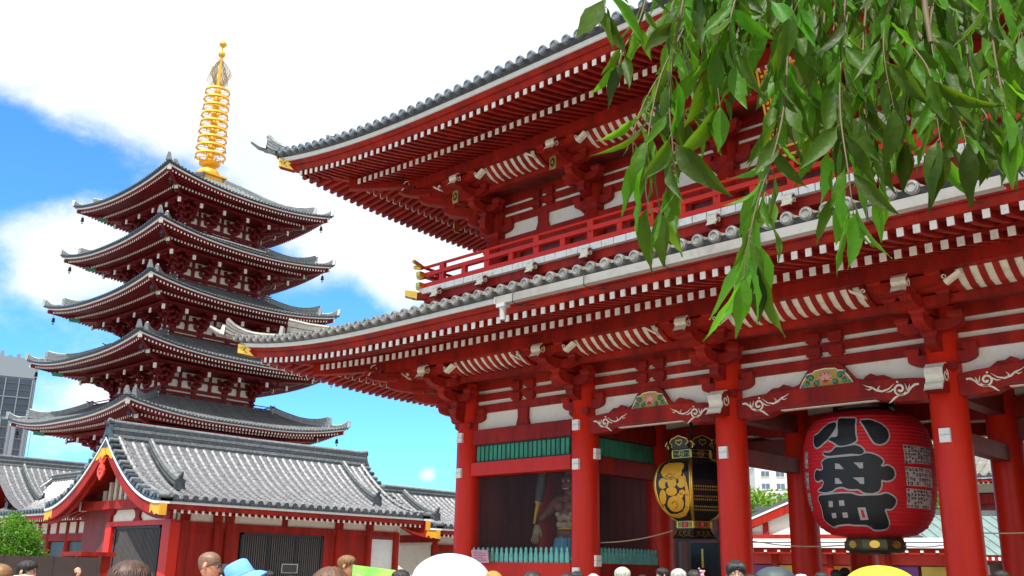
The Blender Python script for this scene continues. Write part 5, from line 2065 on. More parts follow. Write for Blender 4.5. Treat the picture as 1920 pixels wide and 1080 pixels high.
# ------------------------------------------------------------------ smaller black and gilt lanterns
def copper_lantern(x, label):
    e = empty('metal_lantern', (x, 1.55, 0), 0, label, 'lantern', 'black and gold metal lanterns hanging in the gate')
    SP = [(.44, 2.93), (.62, 3.02), (.78, 3.16), (.92, 3.38), (.985, 3.62), (.99, 3.80), (.95, 4.0), (.86, 4.16), (.72, 4.27), (.50, 4.34)]

    def r_(z):
        z = min(max(z, 2.931), 4.339)
        for (ra, za), (rb, zb_) in zip(SP, SP[1:]):
            if za <= z <= zb_:
                return ra+(rb-ra)*(z-za)/(zb_-za)

    def fp(k, t_, z, d=0, rr=None):
        """point on face k, t from 0 (right edge) to 1 (left edge)"""
        r = (rr if rr is not None else r_(z))
        a0, a1 = -pi/3-k*pi/3, -pi/3-(k+1)*pi/3
        X = r*(cos(a0)*(1-t_)+cos(a1)*t_)
        Y = r*(sin(a0)*(1-t_)+sin(a1)*t_)
        am = (a0+a1)/2
        return (X+d*cos(am), Y+d*sin(am), z)
    b = MB(); rim = MB(); mo = MB()
    for k in range(6):
        b.sheet(lambda u, v: fp(k, 1-u, 2.93+1.41*v), 2, 16, BLK, False)
        for t0 in (.0, .955):
            vs = []
            for i in range(17):
                z = 2.93+1.41*i/16
                vs += [fp(k, t0, z, .002), fp(k, t0, z, .02), fp(k, t0+.045, z, .02), fp(k, t0+.045, z, .002)]
            rim.add(vs, [(i*4+j, i*4+j+1, i*4+5+j, i*4+4+j) for i in range(16) for j in range(3)], GOLD, True)
        for (z0, z1, r0, r1, m_) in ((4.34, 4.56, .50, .52, BLK), (2.75, 2.93, .44, .44, BLK)):
            b.hexa([fp(k, 0, z0, 0, r0), fp(k, 1, z0, 0, r0), fp(k, 1, z0, 0, 0), fp(k, 0, z0, 0, 0), fp(k, 0, z1, 0, r1), fp(k, 1, z1, 0, r1), fp(k, 1, z1, 0, 0), fp(k, 0, z1, 0, 0)], m_)
            f = lambda a, c, d: fp(k, a, z0+(z1-z0)*c, .004+d, (r0+r1)/2+.0)
            ribbon(rim, [(.03, .1), (.97, .1), (.97, .9), (.03, .9), (.03, .1)], [.06, .1, .06, .1, .06], f, GOLD, .01)
            if z0 > 4:
                # circle with the temple's cross emblem
                ribbon(rim, [(.5+.13*cos(g_*pi/8), .5+.36*sin(g_*pi/8)) for g_ in range(17)], .03, f, GOLD, .01)
                ribbon(rim, [(.5, .24), (.5, .76)], .022, f, GOLD, .012)
                ribbon(rim, [(.41, .5), (.59, .5)], .05, f, GOLD, .012)
                ribbon(rim, [(.5, .76), (.42, .76)], .05, f, GOLD, .012)
                ribbon(rim, [(.5, .24), (.58, .24)], .05, f, GOLD, .012)
                ribbon(rim, [(.41, .5), (.41, .26)], .022, f, GOLD, .012)
                ribbon(rim, [(.59, .5), (.59, .74)], .022, f, GOLD, .012)
                for c_ in (.22, .78):
                    ribbon(rim, [(c_-.12, .35), (c_-.05, .6), (c_+.02, .45), (c_+.1, .65)], .03, f, GOLD, .008)
            else:
                for i in range(12):
                    for sg in (-1, 1):
                        if .36 < .06+i*.08 < .64:
                            continue
                        ribbon(rim, [(.05+i*.08, .5-.38*sg), (.09+i*.08, .5+.38*sg)], .014, f, GOLD, .008)
                for c_ in (.3, .5, .7):
                    ribbon(rim, [(.05, c_), (.34, c_)], .035, f, GOLD, .008)
                    ribbon(rim, [(.66, c_), (.95, c_)], .035, f, GOLD, .008)
                rim.add([f(.39, .2, .01), f(.61, .2, .01), f(.61, .8, .01), f(.39, .8, .01)], [(0, 1, 2, 3)], LRED)
        # cloud crown and flared skirt
        cr = [(-.08, .0), (.5, -.0), (1.08, .0), (1.14, .12), (1.04, .24), (.92, .20), (.84, .34), (.66, .40), (.5, .46), (.34, .40), (.16, .34), (.08, .20), (-.04, .24), (-.14, .12)]
        crf = lambda a, c, d=0: fp(k, a, 4.56+c*.66, d, .60+.10*c)
        b.prism(cr, lambda a, c: crf(a, c, 0), lambda a, c: crf(a, c, -.03), BLK)
        ribbon(rim, cr[3:]+[cr[0]], .035, crf, GOLD, .012)
        ribbon(rim, [(.5, .12), (.36, .22), (.38, .30), (.46, .31), (.5, .27), (.54, .31), (.62, .30), (.64, .22), (.5, .12)], .03, crf, GOLD, .012)
        for c_ in (.12, .88):
            ribbon(rim, spiral(c_, .12, .09, .02, 0, 1.1, 10), .03, crf, GOLD, .012)
        sk = lambda a, c, d=0: fp(k, a, 2.75-.20*c, d+.012, .44+.13*c**1.5)
        b.sheet(lambda u, v: sk(1-u, v, -.012), 6, 4, BLK)
        ribbon(rim, [(0, .95), (.12, .86), (.25, .84), (.38, .78), (.5, .98), (.62, .78), (.75, .84), (.88, .86), (1, .95)], .03, sk, GOLD, .01)
        for c_ in (.25, .5, .75):
            ribbon(rim, [(c_-.10, .78), (c_, .58), (c_+.07, .36), (c_, .2), (c_-.07, .36), (c_, .58), (c_+.10, .78)], .022, sk, GOLD, .01)
        # gilt motif / rows of names
        if k % 2 == 0:
            def mp(x, y):
                z = 4.33-(y-285)/505*1.40
                xl = 490-340*r_(z)
                return ((490-x)/(490-xl), z)
            f = lambda x, y: fp(k, *mp(x, y), .012)
            fd = lambda x, y, d: fp(k, *mp(x, y), .013+d)

            def ell(cx_, cy_, rx, ry, m_=YEL):
                fill(mo, [(cx_+rx*cos(g_*pi/9), cy_+ry*sin(g_*pi/9)) for g_ in range(18)], f, m_, 22)
            fill(mo, [(250, 345), (290, 320), (340, 325), (400, 325), (430, 340), (432, 370), (412, 395), (412, 420), (400, 445), (350, 470), (280, 462), (235, 440), (215, 400), (230, 370)], f, YEL, 22)
            ell(235, 495, 42, 45); ell(403, 490, 42, 50); ell(318, 485, 50, 48); ell(312, 562, 52, 36)
            ell(230, 605, 32, 60); ell(410, 575, 28, 22); ell(390, 600, 30, 22)
            ell(345, 662, 76, 64)
            fill(mo, [(230, 655), (250, 700), (290, 738), (350, 740), (400, 725), (430, 690), (435, 640), (440, 560), (425, 420), (445, 450), (470, 560), (478, 640), (465, 710), (430, 755), (370, 772), (310, 765), (260, 735), (232, 695)], f, YEL, 22)
            ribbon(mo, [(280, 690), (300, 722), (350, 732), (400, 715), (425, 670)], 9, fd, BLK, .003)
            ribbon(mo, [(315, 655), (335, 640), (358, 655), (362, 680), (340, 700)], 5, fd, BLK, .003)
            ribbon(mo, [(260, 440), (300, 415), (325, 432)], 6, fd, BLK, .003)
            for x_ in (446, 455, 463):
                ribbon(mo, [(x_-6, 480), (x_, 600), (x_-8, 700)], 3, fd, BLK, .003)
            for x_, y_ in ((268, 510), (370, 485)):
                fill(mo, [(x_-10, y_-20), (x_+6, y_-24), (x_+14, y_+4), (x_, y_+22), (x_-12, y_+10)], lambda x, y: fp(k, *mp(x, y), .016), BLK)
            for x_, y_ in ((272, 440), (345, 428), (312, 466), (314, 655)):
                fill(mo, [(x_-8, y_), (x_, y_-5), (x_+8, y_), (x_, y_+5)], lambda x, y: fp(k, *mp(x, y), .016), BLK)
        else:
            f = lambda a, c, d: fp(k, a, c, .006+d)
            for j, z in enumerate((3.66, 3.59, 3.44, 3.37, 3.22, 3.15)):
                for i in range(15):
                    a_ = .93-i*.058
                    ribbon(mo, [(a_, z+.022), (a_-.03, z-.005)], .014, f, GOLD, .003)
                    ribbon(mo, [(a_-.005, z-.02), (a_-.035, z+.015)], .012, f, GOLD, .003)
    bo_ = b.build('lantern_body', e)
    rim.build('gilt_fitting', bo_)
    mo.build('gilt_motif', bo_)
    c = MB()
    c.tube([(0, 0, 4.5), (0, 0, 6.2)], .04, DARK, 8)
    c.build('hanging_rod', e)
    return e


copper_lantern(-4.27, 'black metal lantern with gold cloud motif hanging left of the giant red lantern')
copper_lantern(4.27, 'black metal lantern with gold fittings hanging right of the giant red lantern')

# guy ropes steadying the lanterns
def rope(pts, r, m_, label):
    b = MB()
    b.tube(pts, r, m_, 6)
    return tag(b.build('rope'), label, 'rope')


ROPE = mat('rope_fibre', (.45, .36, .26), .8)


def sag(a, b, s_, n=12):
    return [(a[0]+(b[0]-a[0])*i/n, a[1]+(b[1]-a[1])*i/n, a[2]+(b[2]-a[2])*i/n-s_*4*i/n*(1-i/n)) for i in range(n+1)]


rope(sag((-6.1, .25, 2.42), (-4.78, 1.4, 2.72), .07), .016, ROPE, 'thin tan rope tied from the statue bay to the small gold lantern')
rope(sag((-2.0, .15, 2.42), (-.55, 1.5, 2.38), .07), .014, ROPE, 'thin rope sagging left from the base of the giant red lantern')
rope(sag((.55, 1.6, 2.36), (2.0, .25, 2.36), .05), .012, FAS, 'pale rope running right from the base of the giant red lantern')
rope(sag((2.55, .2, 2.52), (4.9, 1.4, 2.85), .10), .012, ROPE, 'thin rope right of the rightmost red column')

# ------------------------------------------------------------------ figures grown from a skeleton
def grow(name, pts, edges, radii, sub=1, root=0):
    me = bpy.data.meshes.new(name)
    me.from_pydata([tuple(p) for p in pts], edges, [])
    o = bpy.data.objects.new(name, me)
    COL.objects.link(o)
    sk = o.modifiers.new('skin', 'SKIN')
    sk.use_smooth_shade = True
    for i, r in enumerate(radii):
        v = me.skin_vertices[0].data[i] if me.skin_vertices else None
        if v is None:
            break
        v.radius = (r, r) if not isinstance(r, tuple) else r
        v.use_root = i == root
    if sub:
        s_ = o.modifiers.new('sub', 'SUBSURF')
        s_.levels = sub
        s_.render_levels = sub
    return o


def skin_raw(pts, edges, radii, sub=1):
    """returns (verts, faces) of a skinned skeleton"""
    bmx = bmesh.new()
    lay = bmx.verts.layers.skin.verify()
    vs = [bmx.verts.new(p) for p in pts]
    for v, r in zip(vs, radii):
        v[lay].radius = (r, r) if not isinstance(r, tuple) else r
    vs[0][lay].use_root = True
    for a, b in edges:
        bmx.edges.new((vs[a], vs[b]))
    me = bpy.data.meshes.new('tmp')
    bmx.to_mesh(me)
    bmx.free()
    o = bpy.data.objects.new('tmp', me)
    COL.objects.link(o)
    o.modifiers.new('skin', 'SKIN')
    if sub:
        s_ = o.modifiers.new('sub', 'SUBSURF')
        s_.levels = sub
    dg = bpy.context.evaluated_depsgraph_get()
    ev = o.evaluated_get(dg)
    m2 = ev.to_mesh()
    V = [v.co.copy() for v in m2.vertices]
    F = [tuple(p.vertices) for p in m2.polygons]
    ev.to_mesh_clear()
    bpy.data.objects.remove(o)
    bpy.data.meshes.remove(me)
    return V, F


def seg_dist(p, a, b):
    ab = b-a
    t = max(0, min(1, (p-a).dot(ab)/max(ab.length_squared, 1e-9)))
    return (p-(a+ab*t)).length


def add_hand(mb, wrist, dirv, palm, s, m, curl=.5, thumb=1, spread=1.0):
    """palm and five bent fingers; dirv = fingers' direction, palm = palm normal"""
    d = Vector(dirv).normalized()
    n = Vector(palm)
    n = (n-d*n.dot(d)).normalized()
    sd = d.cross(n)
    w = Vector(wrist)
    # palm as a shaped box
    L, Wd, T = .095*s, .042*s, .014*s
    secs = [(0, .027*s, .018*s), (.3*L, .036*s, T), (.7*L, Wd, T), (L, Wd*.95, T*.85)]
    vs = []
    for l, hw, ht in secs:
        for g in range(10):
            a = 2*pi*g/10
            vs.append(w+d*l+sd*hw*cos(a)+n*ht*sin(a))
    mb.add(vs, [(i*10+j, i*10+(j+1) % 10, i*10+10+(j+1) % 10, i*10+10+j) for i in range(3) for j in range(10)]+[tuple(range(9, -1, -1)), tuple(range(30, 40))], m, True)
    for k, (x, ln) in enumerate(((-.030, .068), (-.011, .078), (.009, .073), (.028, .058))):
        p = w+d*L*.96+sd*x*s
        pts = [p]
        fd = (d+sd*x*spread*3).normalized()
        for j, q in enumerate((.42, .32, .26)):
            c = curl*(j+1)*.55+.08*k*curl
            p = p+(fd*cos(c)+n*sin(c))*ln*q*s
            pts.append(p)
        mb.tube(pts, [.0092*s, .0085*s, .0078*s, .006*s], m, 7)
        mb.ball(pts[-1], .006*s, m, 6, 4)
    p = w+d*.03*s+sd*-.032*s*thumb
    pts = [p, p+(d*.6-sd*.75*thumb+n*.25).normalized()*.032*s]
    pts.append(pts[-1]+(d*.85-sd*.4*thumb+n*.4*curl).normalized()*.028*s)
    pts.append(pts[-1]+(d*.95-sd*.1*thumb+n*.6*curl).normalized()*.022*s)
    mb.tube(pts, [.013*s, .011*s, .0095*s, .007*s], m, 7)


# ------------------------------------------------------------------ guardian statue in the left room
SRED = mat('statue_red', (.19, .065, .045), .6, var=.3, vscale=6)
SSKIN = mat('statue_ochre', (.38, .29, .17), .6, var=.3, vscale=7)
SBLUE = mat('statue_blue', (.10, .32, .44), .6, var=.35, vscale=4, streak=True)
SDRK = mat('statue_grey', (.08, .09, .10), .6, var=.3, vscale=8)
SGOLD = mat('statue_gold', (.6, .36, .04), .5, .2, var=.2)
st = empty('guardian_statue', (-8.08, 1.65, -.08), 0, 'red-faced muscular guardian statue with blue skirt and yellow staff behind the wire netting', 'statue')
P = [(0, 0, 2.55), (0, .02, 2.9), (0, .0, 3.25), (0, .02, 3.55), (0, .0, 3.74), (.42, .02, 3.62), (-.42, .02, 3.62),
     (.72, -.05, 3.2), (.60, -.35, 2.9), (-.78, .05, 3.38), (-.98, -.18, 3.1), (.26, 0, 2.2), (-.30, -.05, 2.2), (.34, .05, 1.3), (-.42, -.1, 1.3),
     (0, -.02, 3.92), (0, -.03, 4.12), (.36, -.1, .78), (-.46, -.3, .78)]
Ed = [(0, 1), (1, 2), (2, 3), (3, 4), (3, 5), (3, 6), (5, 7), (7, 8), (6, 9), (9, 10), (0, 11), (0, 12), (11, 13), (12, 14), (4, 15), (15, 16), (13, 17), (14, 18)]
Rd = [.34, .31, .33, .36, .16, .2, .2, .15, .11, .15, .11, .27, .27, .2, .2, .19, .16, .16, .16]
V, F = skin_raw(P, Ed, Rd, 2)
m = MB()
fs = {0: [], 1: [], 2: []}
for f in F:
    c = sum((V[i] for i in f), Vector())/len(f)
    k = 0 if c.z > 3.02 else (2 if c.z < 2.72 else 1)
    fs[k].append(f)
for k, mm in ((0, SRED), (1, SSKIN), (2, SBLUE)):
    m.add(V, fs[k], mm, True)
# chest and belly muscles, collar bones
for x, z, r, mm in ((-.17, 3.46, .17, SRED), (.17, 3.46, .17, SRED), (0, 3.20, .11, SSKIN), (-.15, 3.16, .10, SSKIN), (.15, 3.16, .10, SSKIN), (-.16, 3.0, .11, SSKIN), (.16, 3.0, .11, SSKIN), (0, 2.96, .13, SSKIN), (-.24, 3.26, .08, SSKIN), (.24, 3.26, .08, SSKIN)):
    m.ball((x, -.27, z), r, mm, 14, 10, (1, .55, .85))
# face: brow, nose, cheeks, open mouth, ears
m.ball((0, -.02, 4.08), .235, SRED, 20, 14, (.92, 1, 1.18))
m.ball((0, -.24, 4.06), .055, SRED, 10, 8, (1.1, 1.1, 1.3))
for sd in (-1, 1):
    m.ball((sd*.10, -.20, 4.17), .06, SRED, 10, 8, (1.4, .7, .6))
    m.ball((sd*.09, -.225, 4.12), .030, FAS, 10, 8)
    m.ball((sd*.09, -.25, 4.12), .013, BLK, 8, 6)
    m.ball((sd*.13, -.17, 4.0), .07, SRED, 10, 8, (1, .7, .9))
    m.ball((sd*.22, .0, 4.05), .06, SRED, 8, 8, (.4, .8, 1.5))
m.tube([(-.10, -.22, 3.93), (-.05, -.25, 3.915), (.05, -.25, 3.915), (.10, -.22, 3.93)], .012, FAS, 6)
m.tube([(-.11, -.21, 3.91), (0, -.25, 3.885), (.11, -.21, 3.91)], .022, SDRK, 6)
add_hand(m, (-1.0, -.20, 3.02), (-.12, -.05, -1), (0, -1, 0), 3.0, SSKIN, .25, 1, 1.2)
add_hand(m, (.60, -.36, 2.88), (.1, -.5, -1), (0, -1, 0), 2.8, SRED, .6, -1)
sb = m.build('statue_body', st)
m = MB()
m.ball((0, .02, 4.32), .17, SDRK, 14, 8, (1.1, 1.1, .9))
m.ball((0, .02, 4.50), .10, SDRK, 12, 8)
m.build('topknot', st)
m = MB()
m.lathe([(.36, 2.72), (.38, 2.80), (.36, 2.88), (.34, 2.80)], (0, 0, 0), SRED, 24)
m.lathe([(.35, 2.84), (.36, 2.90), (.34, 2.92)], (0, 0, 0), SGOLD, 24)
for k in range(3):
    m.tube([(-.34, -.12-.02*k, 2.72-.07*k), (-.12, -.36, 2.64-.09*k), (.12, -.36, 2.66-.08*k), (.34, -.12, 2.75-.06*k)], .045, SRED, 8)
m.build('waist_sash', st)
m = MB()
for k in range(26):
    g = 2*pi*k/26
    r0, r1 = .36, .62
    m.tube([(r0*cos(g), r0*sin(g), 2.66), ((r0+.10)*cos(g), (r0+.08)*sin(g), 2.2), (r1*cos(g+.06), r1*.9*sin(g+.06), 1.45), ((r1+.03)*cos(g), (r1)*sin(g), 1.15)], [.06, .075, .09, .07], SBLUE, 7)
m.build('skirt', st)
m = MB()
m.tube([(-1.02, -.30, 3.04), (-.96, -.30, 3.30), (-.90, -.28, 3.58)], [.035, .05, .07], SGOLD, 10)
m.tube([(-.90, -.28, 3.58), (-.84, -.26, 3.95), (-.76, -.24, 4.36)], [.10, .13, .12], SDRK, 12)
m.tube([(-.91, -.28, 3.56), (-.89, -.28, 3.62)], .105, SGOLD, 12)
m.tube([(-.76, -.24, 4.36), (-.74, -.23, 4.52)], [.06, .03], SGOLD, 8)
m.build('staff', st)
m = MB()
m.lathe([(0, 0), (1.0, 0), (1.0, .3), (.8, .55), (.7, .8), (0, .8)], (0, 0, 0), SDRK, 10, False)
m.build('rock_base', st)
# pale ribbon scarf on the right of the statue
m = MB()
m.sheet(lambda u, v: (.62+.18*sin(3*v)+.10*u, -.35+.15*cos(4*v)+.05*u, 3.3-1.7*v), 2, 14, SBLUE)
m.build('scarf', st)

# pink notice on the fence
m = MB()
PINKP = mat('pink_sheet', (.62, .30, .36), .6)
m.hexa([(-9.60, -.42, 1.93), (-9.02, -.42, 1.93), (-9.02, -.40, 1.93), (-9.60, -.40, 1.93), (-9.72, -.36, 2.24), (-9.14, -.36, 2.24), (-9.14, -.34, 2.24), (-9.72, -.34, 2.24)], PINKP)
t_ = m.build('notice_sheet')
tag(t_, 'pink paper notice leaning on the mint pickets by the left column', 'notice')
m = MB()
for r_ in range(6):
    z = 2.19-.042*r_
    y = -.415+.058*(z-1.93)/.31-.004
    x0 = -9.60-.12*(z-1.93)/.31
    m.box(x0+.07, x0+(.50 if r_ % 3 else .40), y-.003, y, z-.007, z+.007, mat('notice_ink', (.25, .08, .12)) if r_ == 0 else MATS['notice_ink'])
m.build('printed_lines', t_)

# ------------------------------------------------------------------ leaves: crowns and bushes
LEAFB = mat('bush_leaf', (.075, .22, .012), .4, var=.2, island=.55, transl=1.8)
LEAFT = mat('tree_leaf', (.13, .27, .025), .5, var=.2, island=.5, transl=1.8)
BARK = mat('bark', (.09, .065, .045), .85, var=.3, vscale=8, bump=.4)


def leaf_cloud(mb, c, rad, n, size, m_, seed=1, shell=.55, squash=1.0, droop=0.0):
    """n small leaves spread through an ellipsoid in clumps"""
    R = random.Random(seed)
    clumps = []
    for _ in range(max(8, n//90)):
        u = Vector((R.gauss(0, 1), R.gauss(0, 1), R.gauss(0, 1))).normalized()
        r = R.uniform(shell, 1.0)
        clumps.append((u*r, R.uniform(.12, .30)))
    vs, fs = [], []
    for i in range(n):
        cc, cr = R.choice(clumps)
        q = cc+Vector((R.gauss(0, 1), R.gauss(0, 1), R.gauss(0, 1)))*cr*.55
        if q.length > 1.12:
            q *= 1.08/q.length
        p = Vector((c[0]+q.x*rad[0], c[1]+q.y*rad[1], c[2]+q.z*rad[2]*squash))
        a = Vector((R.gauss(0, 1), R.gauss(0, 1), R.gauss(0, .7)-droop)).normalized()
        b = a.cross(Vector((R.gauss(0, 1), R.gauss(0, 1), R.gauss(0, 1)))).normalized()
        s = size*R.uniform(.6, 1.3)
        k = len(vs)
        up_ = a.cross(b)*s*.12
        vs += [p, p+a*s*.5+b*s*.26-up_, p+a*s, p+a*s*.5-b*s*.26-up_]
        fs += [(k, k+1, k+2), (k, k+2, k+3)]
    mb.add(vs, fs, m_)


_b = at(12, 1000, 38)
bush = empty('round_bush', (_b.x, _b.y, 0), 0, 'clipped round green bush above the dark fence at the left edge', 'bush')
m = MB()
leaf_cloud(m, (0, 0, 2.15), (1.2, 1.2, 1.12), 15000, .11, LEAFB, 3, .6)
m.build('foliage', bush)
m = MB()
m.tube([(0, 0, 0), (.1, 0, .7), (0, .1, 1.6)], [.14, .11, .07], BARK, 8)
for k in range(7):
    g = 2*pi*k/7
    m.tube([(0, 0, .6), (.5*cos(g), .5*sin(g), 1.3), (.9*cos(g), .9*sin(g), 1.9)], [.06, .045, .02], BARK, 6)
m.build('trunk', bush)


def tree(x, y, h, r, n, size, label, seed, low=.35, group=None):
    t_ = empty('tree', (x, y, 0), 0, label, 'tree', group)
    m = MB()
    leaf_cloud(m, (0, 0, h*(1+low)/2), (r, r, h*(1-low)/2), n, size, LEAFT, seed, .35, 1, .5)
    m.build('crown', t_)
    m = MB()
    m.tube([(0, 0, 0), (.1, .05, h*.3), (0, 0, h*.55), (0, 0, h*.8)], [r*.09, r*.07, r*.05, r*.02], BARK, 8)
    R = random.Random(seed)
    for k in range(9):
        g = R.uniform(0, 2*pi)
        z = h*R.uniform(.25, .6)
        m.tube([(0, 0, z), (r*.4*cos(g), r*.4*sin(g), z+h*.12), (r*.75*cos(g), r*.75*sin(g), z+h*.2)], [r*.04, r*.03, r*.012], BARK, 6)
    m.build('trunk', t_)


a = at(1440, 1000, 62)
tree(a.x, a.y, 6.9, 3.4, 14000, .28, 'bright green bamboo-like tree before the white apartment block', 11)
a = at(1728, 1000, 66)
tree(a.x, a.y, 7.4, 3.2, 9000, .30, 'leafy green tree behind the pale teal roof, right of the giant red lantern', 12)

# ------------------------------------------------------------------ buildings behind the gate
OFFW = mat('apartment_wall', (.62, .60, .55), .8, var=.06, vscale=.6)
GLASS = mat('window_glass', (.10, .14, .19), .12, .1, var=.3, vscale=.4)
a = at(1424, 1060, 230)
ap = empty('apartment_block', (a.x, a.y, 0), .62, 'white apartment block with rows of windows beyond the gate passage', 'building')
m = MB()
m.box(0, 27, 0, 12, 0, 26.2, OFFW)
m.box(-.15, 27.15, -.15, 12.15, 26.2, 26.9, OFFW)
m.build('wall', ap)
for fl in range(4, 9):
    for c in range(5):
        x, z = 1.4+c*3.3, 1.6+fl*2.75
        w = MB()
        w.box(x, x+1.8, -.03, .0, z, z+1.25, GLASS)
        w.box(x+.86, x+.93, -.06, -.03, z, z+1.25, OFFW)
        w.box(x-.08, x+1.88, -.14, -.0, z-.14, z, OFFW)
        w.build('window', ap)
a = at(1412, 1060, 80)
rb = MB()
rb.box(-1.5, 1.6, 0, 3, 0, 4.6, ORNG)
rb.box(-1.6, 1.7, -.1, 3.1, 4.6, 4.9, FAS)
for q in (-1.0, 0, 1.0):
    rb.box(q-.1, q+.1, -.06, 0, 0, 4.6, FAS)
rb.tube([(.2, 1, 4.9), (.2, 1, 8.4)], .05, DARK, 6)
o = rb.build('orange_kiosk', None, a*1)
o.location.z = 0
tag(o, 'small orange and white building with an antenna beside the apartment block', 'building')

SLATE = mat('grey_sheet_roof', (.10, .11, .11), .5, .2, var=.2)
VERD = mat('teal_copper_roof', (.16, .23, .215), .55, .1, var=.15, vscale=1.2, color2=(.11, .17, .16), c2scale=3, streak=False)
a = at(1512, 1060, 47)
shop = empty('souvenir_hall', (a.x, a.y, 0), .25, 'low hall with grey gabled roof and red trim seen left of the giant red lantern', 'building')
m = MB()
hw, zr, ze = 4.2, 5.25, 3.55
for sd in (-1, 1):
    m.hexa([(0, 0, zr), (sd*hw, 0, ze), (sd*hw, 9, ze), (0, 9, zr), (0, 0, zr+.22), (sd*hw, 0, ze+.22), (sd*hw, 9, ze+.22), (0, 9, zr+.22)], SLATE)
    m.hexa([(0, -.06, zr-.04), (sd*(hw+.05), -.06, ze-.04), (sd*(hw+.05), 0, ze-.04), (0, 0, zr-.04), (0, -.06, zr+.05), (sd*(hw+.05), -.06, ze+.05), (sd*(hw+.05), 0, ze+.05), (0, 0, zr+.05)], FAS)
m.box(-6.5, 6.5, -1.0, .6, 3.10, 3.25, SLATE)
m.hexa([(-6.6, -1.3, 2.98), (6.6, -1.3, 2.98), (6.4, .3, 3.3), (-6.4, .3, 3.3), (-6.6, -1.3, 3.12), (6.6, -1.3, 3.12), (6.4, .3, 3.45), (-6.4, .3, 3.45)], FAS)
m.build('roof', shop)
m = MB()
for sd in (-1, 1):
    m.hexa([(0, -.03, zr-.45), (sd*hw, -.03, ze-.35), (sd*hw, .1, ze-.35), (0, .1, zr-.45), (0, -.03, zr-.05), (sd*hw, -.03, ze-.05), (sd*hw, .1, ze-.05), (0, .1, zr-.05)], RED)
m.prism([(-3.8, 3.3), (3.8, 3.3), (0, 4.9)], lambda x, z: (x, .3, z), lambda x, z: (x, .4, z), PLA)
for x in (-1.8, 0, 1.8):
    m.box(x-.12, x+.12, .2, .3, 3.3, 4.9-abs(x)*.42, RED)
m.box(-3.9, 3.9, .1, .3, 3.35, 3.6, RED)
m.box(-6.4, 6.4, -1.2, -1.05, 2.72, 2.97, RED)
m.box(-6.4, 6.4, -.5, -.3, 2.3, 2.72, LRED)
for i in range(22):
    x = -6.2+i*.59
    m.box(x-.06, x+.06, -1.24, -1.2, 2.80, 2.90, WHT)
for x in (-6, -3.6, -1.2, 1.2, 3.6, 6):
    m.box(x-.12, x+.12, -.9, -.66, 0, 2.8, RED)
m.box(-6.2, 6.2, .6, 9, 0, 3.1, REDD)
m.build('timber_frame', shop)
cols = [(.65, .05, .03), (.75, .32, .02), (.08, .30, .08), (.22, .08, .32), (.70, .55, .1)]
m = MB()
for i in range(10):
    mm = MATS.get('banner_%d' % (i % 5)) or mat('banner_%d' % (i % 5), cols[i % 5], .7)
    m.box(-5.9+i*1.19, -4.85+i*1.19, -.25, -.2, 1.5, 2.25, mm)
m.build('coloured_curtain', shop)
a = at(1735, 1060, 52)
th = empty('teal_roofed_hall', (a.x, a.y, 0), .75, 'long low hall with pale teal roof and red eaves, right of the giant red lantern', 'building')
m = MB()
m.add([(-7, -1, 2.9), (9, -1, 2.9), (9, 4.5, 5.1), (-5.6, 4.5, 5.1), (-7, 9, 2.9), (9, 9, 2.9)], [(0, 1, 2, 3), (3, 2, 5, 4), (0, 3, 4)], VERD)
for i in range(26):
    x = -6.6+i*.6
    m.hexa([(x, -1.02, 2.91), (x+.04, -1.02, 2.91), (x+.04, 4.5, 5.11), (x, 4.5, 5.11), (x, -1.02, 2.95), (x+.04, -1.02, 2.95), (x+.04, 4.5, 5.15), (x, 4.5, 5.15)], VERD)
m.box(-6.9, 9, 4.3, 4.7, 5.05, 5.3, SLATE)
m.build('roof', th)
m = MB()
m.box(-6.9, 9, -.95, -.80, 2.62, 2.88, RED)
for i in range(52):
    x = -6.8+i*.3
    m.box(x-.05, x+.05, -1.0, -.95, 2.66, 2.80, WHT)
for x in (-6.5, -3.5, -.5, 2.5, 5.5, 8.5):
    m.box(x-.12, x+.12, .3, .54, 0, 2.7, RED)
m.box(-6.4, 8.9, .6, 8, 0, 2.8, BROWN)
for i in range(12):
    x = -6.1+i*1.25
    m.box(x, x+.5, .22, .26, 2.0, 2.45, BEIGE if i % 2 else FAS)
m.box(-5.0, -3.4, -1.06, -1.0, 2.55, 2.95, YEL)
m.build('timber_frame', th)
# great hall far behind on the right
a = at(1850, 1060, 75)
gh = empty('main_hall', (a.x+27, a.y+4, 0), pi/2, 'great temple hall with pale tiled roof showing behind the rightmost column', 'temple hall')
gable_hall(gh, 9.0, 30, 8.2, 15.5, pitch=.6, verge=False, ridge_h=1.0, silver=False, tilem=TILEL, sides=(-1,))
m = MB()
m.box(-6.5, 6.5, 1.5, 28.5, 0, 8.2, REDD)
for i in range(8):
    m.lathe([(.35, 0), (.35, 8)], (-6.6, 2+i*3.7, 0), RED, 12)
m.box(-7.0, -6.5, 1.5, 28.5, 6.6, 7.2, RED)
m.box(-6.8, -6.5, 1.5, 28.5, 7.3, 7.9, PLA)
m.build('timber_frame', gh)

